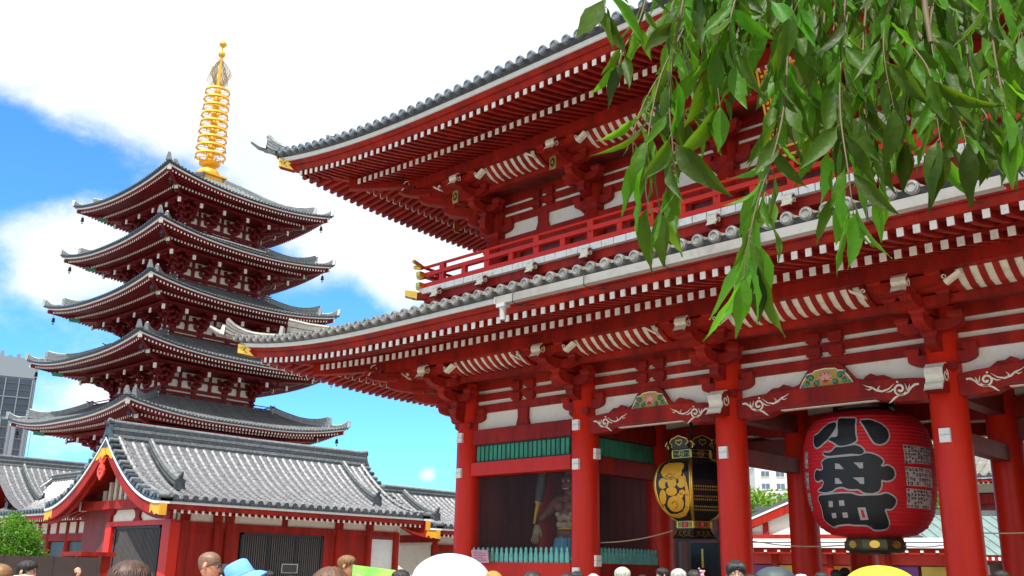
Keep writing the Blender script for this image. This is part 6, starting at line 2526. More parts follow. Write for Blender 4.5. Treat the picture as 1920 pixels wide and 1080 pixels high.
# ------------------------------------------------------------------ hotel tower far away on the left
TW = mat('tower_stone', (.19, .225, .26), .6, var=.05, vscale=.05)
TG = mat('tower_glass', (.035, .05, .075), .15, .2, var=.4, vscale=.12)
c0 = at(-180, 1060, 300)
c1 = at(12, 1060, 300)
dv = (c1-c0)
ang = atan2(dv.y, dv.x)
wd = hypot(dv.x, dv.y)
tw = empty('hotel_tower', (c0.x, c0.y, -4.5), ang, 'tall grey glass hotel tower far behind the left corner of the pagoda', 'tower')
m = MB()
m.box(0, wd, 0, 6, 0, 56, TW)
m.box(-.3, wd+.3, -.3, 6.3, 56, 61.5, TW)
wall_mb = m
m = MB()
m.box(1.2, wd-.6, -.2, -.02, 45.2, 55.6, TG)
m.box(wd+.02, wd+.2, .8, 5.2, 2, 56, TG)
n = 6
for i in range(n):
    x = wd-.6-(i+1)*(wd/n)+1.4
    m.box(x, x+wd/n-2.2, -.2, -.02, 2, 44.2, TG)
m.build('window_band', tw)
m = wall_mb
for i in range(7):
    x = wd-.7-i*wd/7
    m.box(x-.12, x+.12, -.4, -.2, 45.2, 55.6, TW)
m.box(1.2, wd-.6, -.4, -.2, 50.3, 50.5, TW)
for i in range(n):
    x = wd-.6-(i+1)*(wd/n)+1.4
    for f in range(14):
        m.box(x, x+wd/n-2.2, -.35, -.2, 3.5+f*2.95, 3.85+f*2.95, WOOD)
    for f in range(3):
        m.box(x+.9+f*1.5, x+1.0+f*1.5, -.32, -.2, 2, 44.2, WOOD)
for f in range(5):
    m.box(1.2, wd-.6, -.32, -.2, 46.6+f*1.9, 46.72+f*1.9, WOOD)
for k_ in range(6):
    m.box(wd-14+k_*2.1, wd-13+k_*2.1, 1.5, 3.0, 61.5, 62.3+.5*(k_ % 3), TW)
m.build('wall', tw)

# ------------------------------------------------------------------ fence and red kiosk on the left
FEN = mat('dark_fence', (.055, .038, .034), .45, var=.15, vscale=2)
fa, fb = at(-260, 1048, 34.0), at(188, 1045, 35.6)
f = empty('board_fence', (fa.x, fa.y, 0), atan2(fb.y-fa.y, fb.x-fa.x), 'dark brown board fence below the round bush at the left', 'fence')
L_ = hypot(fb.x-fa.x, fb.y-fa.y)
m = MB()
n = 9
for i in range(n):
    m.box(L_*i/n+.02, L_*(i+1)/n-.02, 0, .05, .1, 1.94, FEN)
m.build('board_panel', f)
for i in range(n+1):
    p_ = MB()
    p_.box(L_*i/n-.03, L_*i/n+.03, -.02, .08, 0, 1.98, FEN)
    p_.build('fence_post', f)
a = at(162, 1062, 38.5)
k = empty('red_kiosk', (a.x, a.y, 0), 0, 'small red box with a flat lid behind the dark fence', 'kiosk')
m = MB()
m.box(-.72, .72, -.5, .5, 0, 2.0, RED)
m.build('box_body', k)
m = MB()
m.box(-.84, .84, -.62, .62, 2.0, 2.14, RED)
m.box(-.70, -.08, -.515, -.502, 1.78, 1.97, LRED)
m.build('lid', k)

# ------------------------------------------------------------------ people
SKINS = [mat('skin_fair', (.60, .33, .22), .5, var=.06, vscale=12), mat('skin_tan', (.45, .24, .15), .5, var=.06, vscale=12), mat('skin_flushed', (.58, .24, .15), .45, var=.08, vscale=12)]
HAIRS = {}


def hairmat(name, c, shine=.55):
    m = mat(name, c, shine, var=.3, vscale=30, island=.45)
    HAIRS[name] = m
    return m


HB = hairmat('black_hair', (.012, .010, .010))
HBR = hairmat('brown_hair', (.055, .024, .014))
HBR2 = hairmat('chestnut_hair', (.10, .045, .022))
HBL = hairmat('light_brown_hair', (.17, .085, .03))
HOR = hairmat('orange_hair', (.50, .20, .04))
HGR = hairmat('grey_hair', (.36, .35, .33))
HGG = hairmat('ash_green_hair', (.36, .38, .30))
HST = hairmat('stubble', (.16, .085, .05))
CL = {}


def cloth(name, c):
    if name not in CL:
        CL[name] = mat(name, c, .85, var=.12, vscale=14)
    return CL[name]


LENS = mat('dark_lens', (.01, .01, .012), .1)
EYEW = mat('eye_white', (.7, .68, .65), .3)
LIP = mat('lip', (.42, .14, .12), .5)


def head_pt(th, v, k=1.0, grow=0.0, face=True):
    """surface of a head: th = angle (0 faces -y), v = 0 chin .. 1 crown; origin at the head centre"""
    z = -.115+.235*v
    # half width, front depth, back depth by height
    keys = [(0, .018, .045, .010), (.06, .038, .072, .030), (.15, .055, .083, .052), (.28, .066, .086, .070), (.42, .073, .086, .086), (.55, .077, .088, .096), (.68, .079, .090, .100), (.80, .074, .082, .094), (.90, .058, .062, .074), (.97, .032, .034, .042), (1, .004, .004, .004)]
    for (va, wa, fa, ba), (vb, wb, fb, bb) in zip(keys, keys[1:]):
        if va <= v <= vb:
            t = (v-va)/(vb-va)
            w, f, b = wa+(wb-wa)*t, fa+(fb-fa)*t, ba+(bb-ba)*t
            break
    else:
        w, f, b = .004, .004, .004
    s, c = sin(th), cos(th)
    x = w*(abs(s)**.9)*(1 if s >= 0 else -1)
    y = -(f if c > 0 else b)*(abs(c)**.95)*(1 if c >= 0 else -1)
    if face and c > 0:
        a = abs(x)
        # nose
        if .30 < v < .56:
            t = (v-.30)/.26
            prj = .024*(1-t)**.6*min(1, t/.12+.25)
            y -= prj*math.exp(-(a/(.010+.006*(1-t)))**2)
        # eye sockets, brow, lips
        y += .010*math.exp(-((a-.031)/.014)**2-((v-.52)/.045)**2)
        y -= .004*math.exp(-((v-.60)/.03)**2)*math.exp(-(a/.05)**2)
        y -= .006*math.exp(-((v-.215)/.035)**2)*math.exp(-(a/.022)**2)
        y += .004*math.exp(-((v-.215)/.010)**2)*math.exp(-(a/.02)**2)
        y -= .006*math.exp(-((v-.07)/.05)**2)*math.exp(-(a/.02)**2)
    if grow:
        l = sqrt(x*x+y*y+1e-6)
        x += x/l*grow
        y += y/l*grow
        z += grow*max(0, v-.6)*2.2
    return Vector((x*k, y*k, z*k))


def person(px, py, dist, facing, label, shirt=(.3, .3, .3), trousers=(.05, .05, .07), skin=0, hair=HB, style='short', tilt=0.0, hat=None,
           glasses=None, raise_arm=None, hold=None, group='visitors in front of the gate', bag=None, female=False, off=0.0):
    top = at(px, py, dist)
    H = top.z-(.02 if style != 'bald' else .0)-(.05 if hat else 0)
    k = H/1.74
    fx = {'away': -YAW, 'right': -YAW-pi/2, 'left': -YAW+pi/2, 'toward': -YAW+pi}.get(facing, 0) if isinstance(facing, str) else 0
    # local -y is the face; to look along direction d rotate so that -y -> d
    rot = {'away': YAW+pi, 'right': YAW+pi/2, 'left': YAW-pi/2, 'toward': YAW}[facing]+off
    e = empty('person', (top.x, top.y, 0), rot, label, 'person', None)
    e['group'] = group
    sk = SKINS[skin]
    sh = cloth('shirt_%02d%02d%02d' % tuple(int(c*99) for c in shirt), shirt)
    tr = cloth('trousers_%02d%02d%02d' % tuple(int(c*99) for c in trousers), trousers)
    sw = .165 if female else .19
    P = [(0, 0, .97), (0, -.005, 1.12), (0, -.01, 1.27), (0, .0, 1.40), (0, .005, 1.47), (0, -.01, 1.54)]
    Rr = [(.155, .115), (.135, .10), (.15, .11), (.12, .085), (.062, .058), (.055, .055)]
    Ee = [(0, 1), (1, 2), (2, 3), (3, 4), (4, 5)]
    tg = ['t', 's', 's', 's', 'k']

    def add(p, r, par, t):
        P.append(p); Rr.append(r); Ee.append((par, len(P)-1)); tg.append(t)
        return len(P)-1
    wr = {}
    for sd in (-1, 1):
        s1 = add((sd*sw, .01, 1.39), .062, 3, 's')
        up = raise_arm if (raise_arm and raise_arm[0] == sd) else None
        if up:
            el = Vector(up[1]); w_ = Vector(up[2])
        else:
            el = Vector((sd*(sw+.05), .03, 1.12)); w_ = Vector((sd*(sw+.06), -.05, .88))
        e1 = add(tuple((Vector((sd*sw, .01, 1.39))+el)/2), .052, s1, 's')
        e2 = add(tuple(el), .040, e1, 'a')
        w1 = add(tuple(w_), .026, e2, 'a')
        wr[sd] = (el, w_)
        h1 = add((sd*.09, 0, .90), .098, 0, 't')
        k1 = add((sd*.10, -.015, .50), .062, h1, 't')
        a1 = add((sd*.10, .02, .09), .042, k1, 't')
        add((sd*.11, -.13, .035), .035, a1, 'f')
    V, F = skin_raw(P, Ee, Rr, 1)
    segs = [(Vector(P[a]), Vector(P[b]), t) for (a, b), t in zip(Ee, tg)]
    m = MB()
    buckets = {'s': [], 't': [], 'k': [], 'a': [], 'f': []}
    for f in F:
        c = sum((V[i] for i in f), Vector())/len(f)
        t = min(segs, key=lambda s_: seg_dist(c, s_[0], s_[1]))[2]
        if t == 'k' and c.z < 1.455:
            t = 's'
        buckets[t].append(f)
    Vk = [v*k for v in V]
    shoe = cloth('shoe_dark', (.04, .04, .04))
    for t, mm in (('s', sh), ('t', tr), ('k', sk), ('a', sk), ('f', shoe)):
        if buckets[t]:
            m.add(Vk, buckets[t], mm, True)
    hc = Vector((0, -.012, 1.615))
    rt_ = Matrix.Rotation(tilt, 3, 'X')

    def hp(p):
        return (hc+rt_ @ p)*k
    nu, nv = 32, 26
    m.sheet(lambda u, v: hp(head_pt(2*pi*u-pi, v)), nu, nv, sk, True)
    for sd in (-1, 1):
        vs = [hp(Vector((sd*(.076+.006*cos(g)), .012+.014*sin(g), .002+.030*cos(g+.4)))) for g in [2*pi*i/10 for i in range(10)]]
        vs2 = [hp(Vector((sd*.090, .020+.016*sin(g), .003+.032*cos(g+.4)))) for g in [2*pi*i/10 for i in range(10)]]
        m.add(vs+vs2, [tuple(range(10, 20))]+[(i, (i+1) % 10, 10+(i+1) % 10, 10+i) for i in range(10)], sk, True)
        m.ball(hp(Vector((sd*.031, -.076, .008))), .0115*k, EYEW, 8, 6)
        m.ball(hp(Vector((sd*.031, -.0845, .008))), .0052*k, BLK, 6, 5)
        m.tube([hp(Vector((sd*.014, -.089, .027))), hp(Vector((sd*.032, -.091, .031))), hp(Vector((sd*.048, -.080, .025)))], .003*k, hair if hair is not HGR else HGR, 5)
    m.tube([hp(Vector((-.021, -.086, -.063))), hp(Vector((0, -.0945, -.065))), hp(Vector((.021, -.086, -.063)))], [.002*k, .0045*k, .002*k], LIP, 6)
    for sd in (-1, 1):
        el, w_ = wr[sd]
        if sd == (raise_arm[0] if raise_arm else 0):
            add_hand(m, w_*k, (w_-el), raise_arm[3], 1.0*k, sk, raise_arm[4] if len(raise_arm) > 4 else .6, sd)
        else:
            add_hand(m, w_*k, (w_-el), (-sd, 0, 0), 1.0*k, sk, .35, sd)
    body = m.build('body', e)
    R = random.Random(int(px*7+py))
    # hair
    if style != 'none':
        hm = MB()
        nz = 26
        nu = 64

        def hair_pt(u, v):
            th = 2*pi*u-pi
            back = .5-.5*cos(th)          # 0 front .. 1 back
            if style == 'bald':
                low, gr = .62-.34*back, .003
            elif style == 'short':
                low, gr = .72-.52*back**.7, .009
            elif style == 'bob':
                low, gr = .74-.74*min(1, back*1.5)**.6, .014
            elif style == 'fringe':
                low, gr = .64-.50*back**.7, .012
            else:
                low, gr = .76-.8*min(1, back*1.6)**.6, .013
            if hat:
                gr *= .6
            vv = low+(1-low)*v
            ns = noise.noise(Vector((th*5.0+px, v*2.2, .3)))+.5*noise.noise(Vector((th*14.0, v*3, px)))
            g_ = gr*(1+.32*ns)*min(1, .25+v*5)
            ext = Vector((0, 0, 0))
            if vv < 0:
                vv2 = 0.0
                ext = Vector((0, 0, vv*.5))
            p = head_pt(th, max(vv, .12), 1, g_, False)
            if vv < .12:
                p.z -= (.12-vv)*(.30 if style == 'long' else .16)
                p += Vector((0, .02*(.12-vv), 0))
            return hp(p)
        hm.sheet(hair_pt, nu, nz, hair, True)
        if style != 'bald':
            # fine locks fanning out from the crown break up the smooth cap
            cw = Vector((R.uniform(-.015, .015), .035, .118))
            for i in range(420):
                th = R.uniform(-pi, pi)
                back = .5-.5*cos(th)
                v1 = R.uniform(.80, .97)
                v2 = {'short': .66-.44*back**.7, 'fringe': .62-.42*back**.7, 'bob': .60-.45*back, 'long': .60-.45*back}[style]+R.uniform(0, .22)
                v2 = min(v2, v1-.1)
                sw_ = R.uniform(-.18, .18)
                gr = {'short': .010, 'fringe': .012, 'bob': .014, 'long': .013}[style]*(.6 if hat else 1)
                pts = []
                for q in range(5):
                    t = q/4
                    p = head_pt(th+sw_*t, v1+(v2-v1)*t, 1, gr*(.75+.45*sin(pi*min(1, t*1.1)))+R.uniform(-.002, .002), False)
                    if q == 0 and v1 > .93:
                        p = p.lerp(cw, .5)
                    pts.append(hp(p))
                if R.random() < .12 and not hat:
                    pts[-1] = pts[-1]+Vector((R.gauss(0, .008), R.gauss(0, .008), R.gauss(.004, .006)))
                hm.tube(pts, [.003*k, .0042*k, .0042*k, .0034*k, .001*k], hair, 4, False)
        if style == 'long':
            for i in range(60):
                th = pi*(.35+1.3*i/59)
                a = head_pt(th+0, .25, 1, .016, False)
                pts = [hp(a), hp(a*1.04+Vector((0, .01, -.10))), hp(a*1.0+Vector((R.uniform(-.01, .01), .02, -.20-R.uniform(0, .05))))]
                hm.tube(pts, [.010*k, .010*k, .004*k], hair, 5)
        elif style in ('short', 'fringe', 'bob'):
            # separate locks break up the outline
            pass
            if style == 'fringe':
                for i in range(26):
                    x = -.062+.124*i/25
                    sd = -1 if x < .004 else 1
                    a = Vector((x*.7, -.062, .098))
                    hm.tube([hp(a), hp(Vector((x*1.05, -.095, .075))), hp(Vector((x*1.15+sd*.012, -.096, .036+.014*(1-abs(x)/.06)+R.uniform(-.008, .008))))], [.009*k, .009*k, .002*k], hair, 5)
        hm.build('hair', e)
    if glasses:
        g = MB()
        for sd in (-1, 1):
            ring = [hp(Vector((sd*.033+.021*cos(a), -.0985+.006*abs(cos(a)), .006+.016*sin(a)))) for a in [2*pi*i/14 for i in range(15)]]
            g.tube(ring, .0022*k, BLK, 5, False)
            if glasses == 'dark':
                g.add([hp(Vector((sd*.033+.021*cos(a), -.098, .006+.016*sin(a)))) for a in [2*pi*i/14 for i in range(14)]], [tuple(range(14))], LENS)
            g.tube([hp(Vector((sd*.055, -.094, .010))), hp(Vector((sd*.080, -.05, .012))), hp(Vector((sd*.082, .02, .008)))], .0028*k, BLK, 5)
        g.tube([hp(Vector((-.013, -.100, .010))), hp(Vector((0, -.103, .013))), hp(Vector((.013, -.100, .010)))], .002*k, BLK, 5)
        g.build('sunglasses' if glasses == 'dark' else 'glasses', e)
    if hat:
        kind, hc_ = hat
        hmt = cloth('hat_%02d%02d%02d' % tuple(int(c*99) for c in hc_), hc_)
        hm = MB()
        if kind == 'bucket':
            prof = [(0, .175), (.07, .172), (.092, .155), (.104, .08), (.110, .045), (.112, .04), (.150, .010), (.186, -.022), (.188, -.030), (.150, .002), (.109, .035)]
        elif kind == 'cap':
            prof = [(0, .155), (.05, .148), (.085, .115), (.10, .06), (.102, .03), (.098, .03)]
        else:
            prof = [(0, .165), (.06, .158), (.09, .13), (.104, .07), (.106, .03), (.100, .03)]
        vs = []
        n = 40
        for i, (r, z) in enumerate(prof):
            for j in range(n):
                a = 2*pi*j/n
                w = (1+.03*sin(5*a+i*.2)) if kind == 'bucket' and i > 5 else 1+.012*sin(6*a)
                wob = .010*sin(3*a+1) if kind == 'bucket' and i > 5 else 0
                vs.append(hp(Vector((r*.92*w*sin(a), -r*1.08*w*cos(a)+.006, z+.0+wob))))
        hm.add(vs, [(i*n+j, i*n+(j+1) % n, (i+1)*n+(j+1) % n, (i+1)*n+j) for i in range(len(prof)-1) for j in range(n)], hmt, True)
        if kind == 'cap':
            hm.sheet(lambda u, v: hp(Vector((.085*sin((u-.5)*2.6)*(1+.05*v), -.095*cos((u-.5)*2.2)-.075*v*cos((u-.5)*2.4), .038-.02*v-.012*(abs(u-.5)*2)**2))), 12, 4, hmt)
        if kind == 'bucket':
            for zz, r in ((.045, .113), (.0, .150), (-.02, .164), (-.035, .175)):
                hm.tube([hp(Vector((r*.92*(1+.03*sin(5*a+1.3))*sin(a), -r*1.08*(1+.03*sin(5*a+1.3))*cos(a)+.006, zz+.004+(.010*sin(3*a+1) if zz < .04 else 0)))) for a in [2*pi*j/40 for j in range(41)]], .0018*k, cloth('hat_seam', (.12, .25, .50)), 4, False)
        hm.build('hat', e)
    return e, k


def umbrella(px, py, dist, rad, mt, label, ht=.30, lean=(0, 0)):
    top = at(px, py, dist)
    e = empty('umbrella', (top.x, top.y, top.z-1.0), 0, label, 'umbrella')
    e.rotation_euler = (lean[0], lean[1], .3)
    m = MB()
    N, K = 8, 10
    vs = []
    for i in range(K+1):
        t = i/K
        for j in range(N*4):
            a = 2*pi*j/(N*4)
            rib = abs(((j/4) % 1)-.5)*2      # 1 on a rib, 0 between
            r = rad*sin(t*pi/2*.98)*(1-.035*(1-rib)*t)
            z = 1.0-ht*(1-cos(t*pi/2))-.015*(1-rib)*t*t
            vs.append((r*cos(a), r*sin(a), z))
    n = N*4
    m.add(vs, [(i*n+j, i*n+(j+1) % n, (i+1)*n+(j+1) % n, (i+1)*n+j) for i in range(K) for j in range(n)], mt, True)
    m.build('canopy', e)
    m = MB()
    for q in range(N):
        a = 2*pi*q/N
        m.tube([(rad*sin(t*pi/2*.98)*cos(a), rad*sin(t*pi/2*.98)*sin(a), .99-ht*(1-cos(t*pi/2))-.008) for t in (.05, .3, .55, .8, 1)], .003, DARK, 4)
    m.build('rib', e)
    m = MB()
    m.tube([(0, 0, 1.05), (0, 0, 1.0), (0, 0, .2)], [.004, .006, .006], DARK, 6)
    m.tube([(0, 0, .2), (0, 0, .08), (.02, 0, .06), (.04, 0, .08)], .012, BLK, 8)
    m.build('shaft', e)
    return e


person(245, 1044, 5.1, 'away', 'woman with long shiny brown hair seen from behind below the hall window', (.5, .45, .4), hair=HBR, style='long', female=True)
person(393, 1034, 9.8, 'right', 'man with shaved head and dark sunglasses, white shirt and backpack, in profile', (.75, .75, .75), skin=2, hair=HST, style='bald', glasses='dark', tilt=.05)
person(422, 1051, 13.0, 'right', 'person in a black cap right behind the man with the shaved head', (.5, .1, .05), skin=1, hair=HB, style='short', hat=('cap', (.02, .02, .025)))
person(458, 1044, 8.5, 'right', 'person wearing a sky blue denim bucket hat', (.75, .72, .7), hair=HB, style='bob', hat=('bucket', (.14, .36, .74)), tilt=-.5, female=True)
person(620, 1057, 5.4, 'away', 'woman with chestnut brown hair just left of the green banner, seen from behind', (.6, .6, .6), hair=HBR2, style='long', female=True)
person(650, 1038, 13, 'right', 'man with short light brown hair in profile holding the green banner', (.5, .75, .35), skin=2, hair=HBL, style='short')
person(752, 1064, 10.0, 'away', 'dark haired person between the green banner and the white umbrella', (.1, .15, .3), hair=HB, style='short')
person(925, 1067, 10.3, 'away', 'person with bright orange hair below the pink notice', (.7, .3, .4), skin=2, hair=HOR, style='short', female=True)
person(998, 1067, 9.2, 'away', 'dark haired person under the mint picket fence, left of two darker heads', (.1, .1, .1), hair=HB, style='short')
person(1063, 1071, 12.8, 'away', 'person with black hair at the foot of the second column, left one of the pair', (.6, .6, .6), hair=HB, style='short')
person(1082, 1069, 14.2, 'toward', 'small dark haired person at the foot of the second column, right one of the pair', (.2, .2, .25), skin=1, hair=HB, style='bob', female=True)
person(1113, 1073, 14.9, 'away', 'grey haired person just right of the second column', (.3, .3, .3), hair=HGR, style='short')
person(1167, 1060, 12.2, 'away', 'person with pale ash green hair before the dark inner wall', (.3, .3, .32), hair=HGG, style='short')
person(1205, 1075, 14.9, 'away', 'dark haired person right of the ash green haired one', (.1, .1, .12), hair=HB, style='short')
person(1243, 1062, 16.9, 'left', 'man with cropped dark hair under the small gold lantern', (.5, .5, .55), skin=2, hair=HB, style='short')
person(1250, 1076, 11.1, 'away', 'person in a white cap before the grey haired man', (.8, .8, .8), hair=HB, style='short', hat=('round', (.75, .73, .70)))
person(1272, 1063, 12.8, 'away', 'grey haired man left of the woman with the pink flower', (.35, .4, .45), hair=HGR, style='short')
fw, fk = person(1302, 1066, 13.5, 'away', 'woman with dark hair wearing a pink flower hair ornament', (.7, .5, .6), hair=HB, style='bob', female=True)
m = MB()
PF = mat('pink_petal', (.80, .32, .38), .6, var=.2, vscale=30)
R = random.Random(4)
for i in range(26):
    c = Vector((-.085+R.gauss(0, .022), .05+R.gauss(0, .022), 1.69+R.gauss(0, .024)))*fk
    m.ball(c, R.uniform(.010, .019), PF if i % 4 else FAS, 7, 5)
m.build('flower_ornament', fw)
person(1379, 1047, 10.6, 'toward', 'smiling young man with parted black hair and thin glasses below the third column', (.75, .75, .72), skin=0, hair=HB, style='fringe', glasses='clear', tilt=.02, off=-.15)
person(1410, 1072, 12.7, 'away', 'black haired person right behind the smiling man with parted hair', (.1, .1, .1), hair=HB, style='short')
person(1540, 1069, 15.5, 'away', 'black haired person between the white cap and the yellow-green umbrella', (.1, .1, .12), hair=HB, style='short')
person(1567, 1066, 20.0, 'away', 'distant black haired person left of the yellow-green umbrella, under the coloured curtains', (.2, .2, .3), hair=HB, style='short')
person(1584, 1063, 24.0, 'away', 'farthest black haired person standing just left of the yellow-green umbrella', (.3, .3, .3), hair=HB, style='bob', female=True)
person(1502, 1072, 14.9, 'away', 'person in a rounded white cap in the middle of the gate passage', (.7, .7, .7), hair=HB, style='short', hat=('round', (.8, .8, .78)))
person(1876, 1066, 16.2, 'away', 'dark haired person at the far right edge beside the inner column', (.2, .2, .2), hair=HB, style='short')
person(46, 1066, 6.6, 'away', 'person in a beige cap at the bottom left corner', (.6, .55, .45), hair=HB, style='short', hat=('round', (.52, .45, .32)))
person(52, 1047, 12.2, 'right', 'black haired man with thin glasses in profile raising his fist', (.05, .05, .05), skin=0, hair=HB, style='short', glasses='clear',
       raise_arm=(1, (.18, -.36, 1.33), (.12, -.50, 1.55), (-.3, 1, 0), 1.5))
person(0, 1056, 8.5, 'right', 'person with reddish skin cut off by the left edge of the photo', (.4, .1, .08), skin=2, hair=HBL, style='bald')
hp_, hk = person(505, 1068, 16.0, 'toward', 'small dark haired person before the slatted windows of the hall', (.15, .12, .12), hair=HB, style='bob', female=True)
person(548, 1076, 10.5, 'away', 'person holding up a phone between the blue hat and the chestnut haired woman', (.1, .1, .12), hair=HB, style='short',
       raise_arm=(1, (.34, -.12, 1.40), (.17, -.20, 1.60), (0, -1, 0), .35))
# the phone itself
a = at(543, 1066, 10.4)
ph = MB()
ph.box(-.040, .040, -.004, .004, -.075, .075, BLK)
ph.box(-.043, .043, -.003, .003, -.078, .078, ZINC)
ph.box(-.036, .036, .0042, .0048, -.068, .068, LENS)
o = ph.build('phone', None, a, YAW)
o.rotation_euler = (0, pi/2, YAW)
tag(o, 'dark phone held up in front of the slatted hall window', 'phone')

WU = mat('white_umbrella_cloth', (.82, .82, .80), .7, var=.03, transl=1.0)
LU = mat('lime_umbrella_cloth', (.62, .80, .06), .7, var=.05, transl=1.0)
DU = mat('grey_umbrella_cloth', (.05, .07, .08), .6, var=.08)
umbrella(841, 1037, 10.5, .42, WU, 'plain white umbrella in front of the leftmost gate column', .27, (.06, .10))
umbrella(1648, 1060, 10.5, .36, LU, 'bright yellow-green umbrella below the giant red lantern', .22)
umbrella(1452, 1062, 17, .34, DU, 'dark grey umbrella in the gate passage left of the giant lantern', .20)
person(841, 1062, 10.5, 'away', 'person hidden under the white umbrella', (.6, .6, .62), hair=HB, style='short')
person(1648, 1078, 10.5, 'away', 'person hidden under the yellow-green umbrella', (.5, .5, .45), hair=HB, style='short')
person(1452, 1076, 17.0, 'away', 'person hidden under the dark grey umbrella', (.2, .2, .25), hair=HB, style='short')
# green banner
GB = mat('green_banner_cloth', (.12, .62, .10), .6, var=.08, color2=(.42, .72, .10), c2scale=3, c2amt=.9)
A, B = at(662, 1059, 12.2), at(742, 1069, 12.0)
m = MB()
dn = Vector((0, 0, -1))


def bn(u, v, d=0):
    p = A.lerp(B, u)+dn*(.62*v)
    s_ = sin(u*9+v*2)*.018*(.3+v)
    return p+Vector((sin(YAW), -cos(YAW), 0))*(s_+.012+d)


m.sheet(lambda u, v: bn(u, v), 24, 10, GB)
m.sheet(lambda u, v: bn(u, v, -.004), 24, 10, GB)
o = m.build('green_banner')
tag(o, 'bright green cloth banner held up left of the white umbrella', 'banner')
m = MB()
for (u, v, r, mm) in ((.58, .20, .020, ORNG), (.58, .20, .012, FAS), (.16, .22, .022, FAS), (.80, .3, .016, FAS)):
    m.add([bn(u+r*3*cos(a), v+r*2.6*sin(a), .004+(.002 if r < .015 else 0)) for a in [2*pi*i/12 for i in range(12)]], [tuple(range(12))], mm)
m.build('printed_mark', o)
# backpack strap of the man with the shaved head

# ------------------------------------------------------------------ weeping branches close to the camera
LEAFN = mat('cherry_leaf', (.036, .104, .003), .50, var=.15, vscale=25, island=.70, transl=3.2, bump=.15, bscale=70, spec=.26)
TWIG = mat('twig', (.10, .075, .03), .7, var=.3, vscale=40)
TP = at(2350, 900, 5.5)
wt = empty('weeping_tree', (TP.x, TP.y, 0), 0, 'weeping tree whose leafy green branches hang into the top right corner', 'tree')
m = MB()
top = at(1700, -900, 2.6)-Vector((TP.x, TP.y, 0))
m.tube([(0, 0, 0), (.05, .1, 1.4), (-.1, .05, 2.8), (.3*top.x, .3*top.y, 3.9), (.65*top.x, .65*top.y, 4.5), (top.x, top.y, top.z)], [.24, .2, .17, .12, .08, .05], BARK, 12)
m.build('trunk', wt)
LR_ = random.Random(21)
base = Vector((TP.x, TP.y, 0))


def leaf(mb, p, d, n, L, w):
    """pointed leaf with a folded midrib, wavy edge and a bend towards the tip"""
    d = d.normalized()
    sd = d.cross(n).normalized()
    n = sd.cross(d).normalized()
    prof = [(0, .02), (.08, .30), (.22, .78), (.40, 1.0), (.58, .90), (.74, .60), (.88, .26), (1, .0)]
    bend = LR_.uniform(-.30, .55)
    tw = LR_.uniform(-1.6, 1.6)
    fold = LR_.uniform(.04, .32)
    crv = LR_.uniform(-.22, .22)
    vs = []
    for i, (t, q) in enumerate(prof):
        c = p+d*L*t-n*L*bend*t*t+sd*L*crv*t*t
        s2 = (sd*cos(tw*t)+n*sin(tw*t))
        up_ = (n*cos(tw*t)-sd*sin(tw*t))
        wv = .010*sin(t*17+L*90)*L*10
        vs += [c-s2*w*q*.5+up_*(w*fold*q+wv*.2), c-s2*w*q*.27+up_*w*fold*.42*q, c, c+s2*w*q*.27+up_*w*fold*.42*q, c+s2*w*q*.5+up_*(w*fold*q-wv*.2)]
    fs = []
    for i in range(len(prof)-1):
        for j in range(4):
            fs.append((i*5+j, i*5+j+1, (i+1)*5+j+1, (i+1)*5+j))
    mb.add(vs, fs, LEAFN, True)


def strand(pts, spacing=.030, lscale=1.0, dens=1.0):
    """pts: (photo x, photo y, distance) from the top down"""
    P = [at(x, y, d)-base for x, y, d in pts]
    # smooth the line
    Q = []
    for i in range(len(P)-1):
        p0, p1, p2, p3 = P[max(i-1, 0)], P[i], P[i+1], P[min(i+2, len(P)-1)]
        for j in range(8):
            t = j/8
            Q.append(.5*((2*p1)+(p2-p0)*t+(2*p0-5*p1+4*p2-p3)*t*t+(3*p1-p0-3*p2+p3)*t**3))
    Q.append(P[-1])
    tw = MB()
    n = len(Q)
    tw.tube(Q, [.0020*(1-i/n)+.0006 for i in range(n)], TWIG, 6)
    br = tw.build('branch', wt)
    lf = MB()
    acc = 0
    side = 1
    for i in range(1, n):
        seg = (Q[i]-Q[i-1])
        acc += seg.length
        while acc > spacing:
            acc -= spacing
            if LR_.random() > dens:
                continue
            side = -side
            t = seg.normalized()
            out = (RT*side*LR_.uniform(.25, 1)+FW*LR_.uniform(-.9, .9)).normalized()
            d = (t*.35+Vector((0, 0, -1))*LR_.uniform(.45, 1.1)+out*LR_.uniform(.15, .75)).normalized()
            nrm = (-FW*LR_.uniform(-.2, 1)+Vector((0, 0, 1))*LR_.uniform(.0, .9)+RT*LR_.uniform(-.9, .9)).normalized()
            p = Q[i]+out*.004+d*.006
            L = LR_.choice((.045, .06, .075, .085, .095, .108))*LR_.uniform(.9, 1.1)*lscale
            lf.tube([Q[i], p], [.0009, .0007], TWIG, 4, False)
            leaf(lf, p, d, nrm, L, L*LR_.uniform(.21, .33))
    d = (Q[-1]-Q[-2])
    leaf(lf, Q[-1], d+Vector((0, 0, -.02)), -FW, .085*lscale, .028*lscale)
    lf.build('foliage', br)


R = LR_
S = []
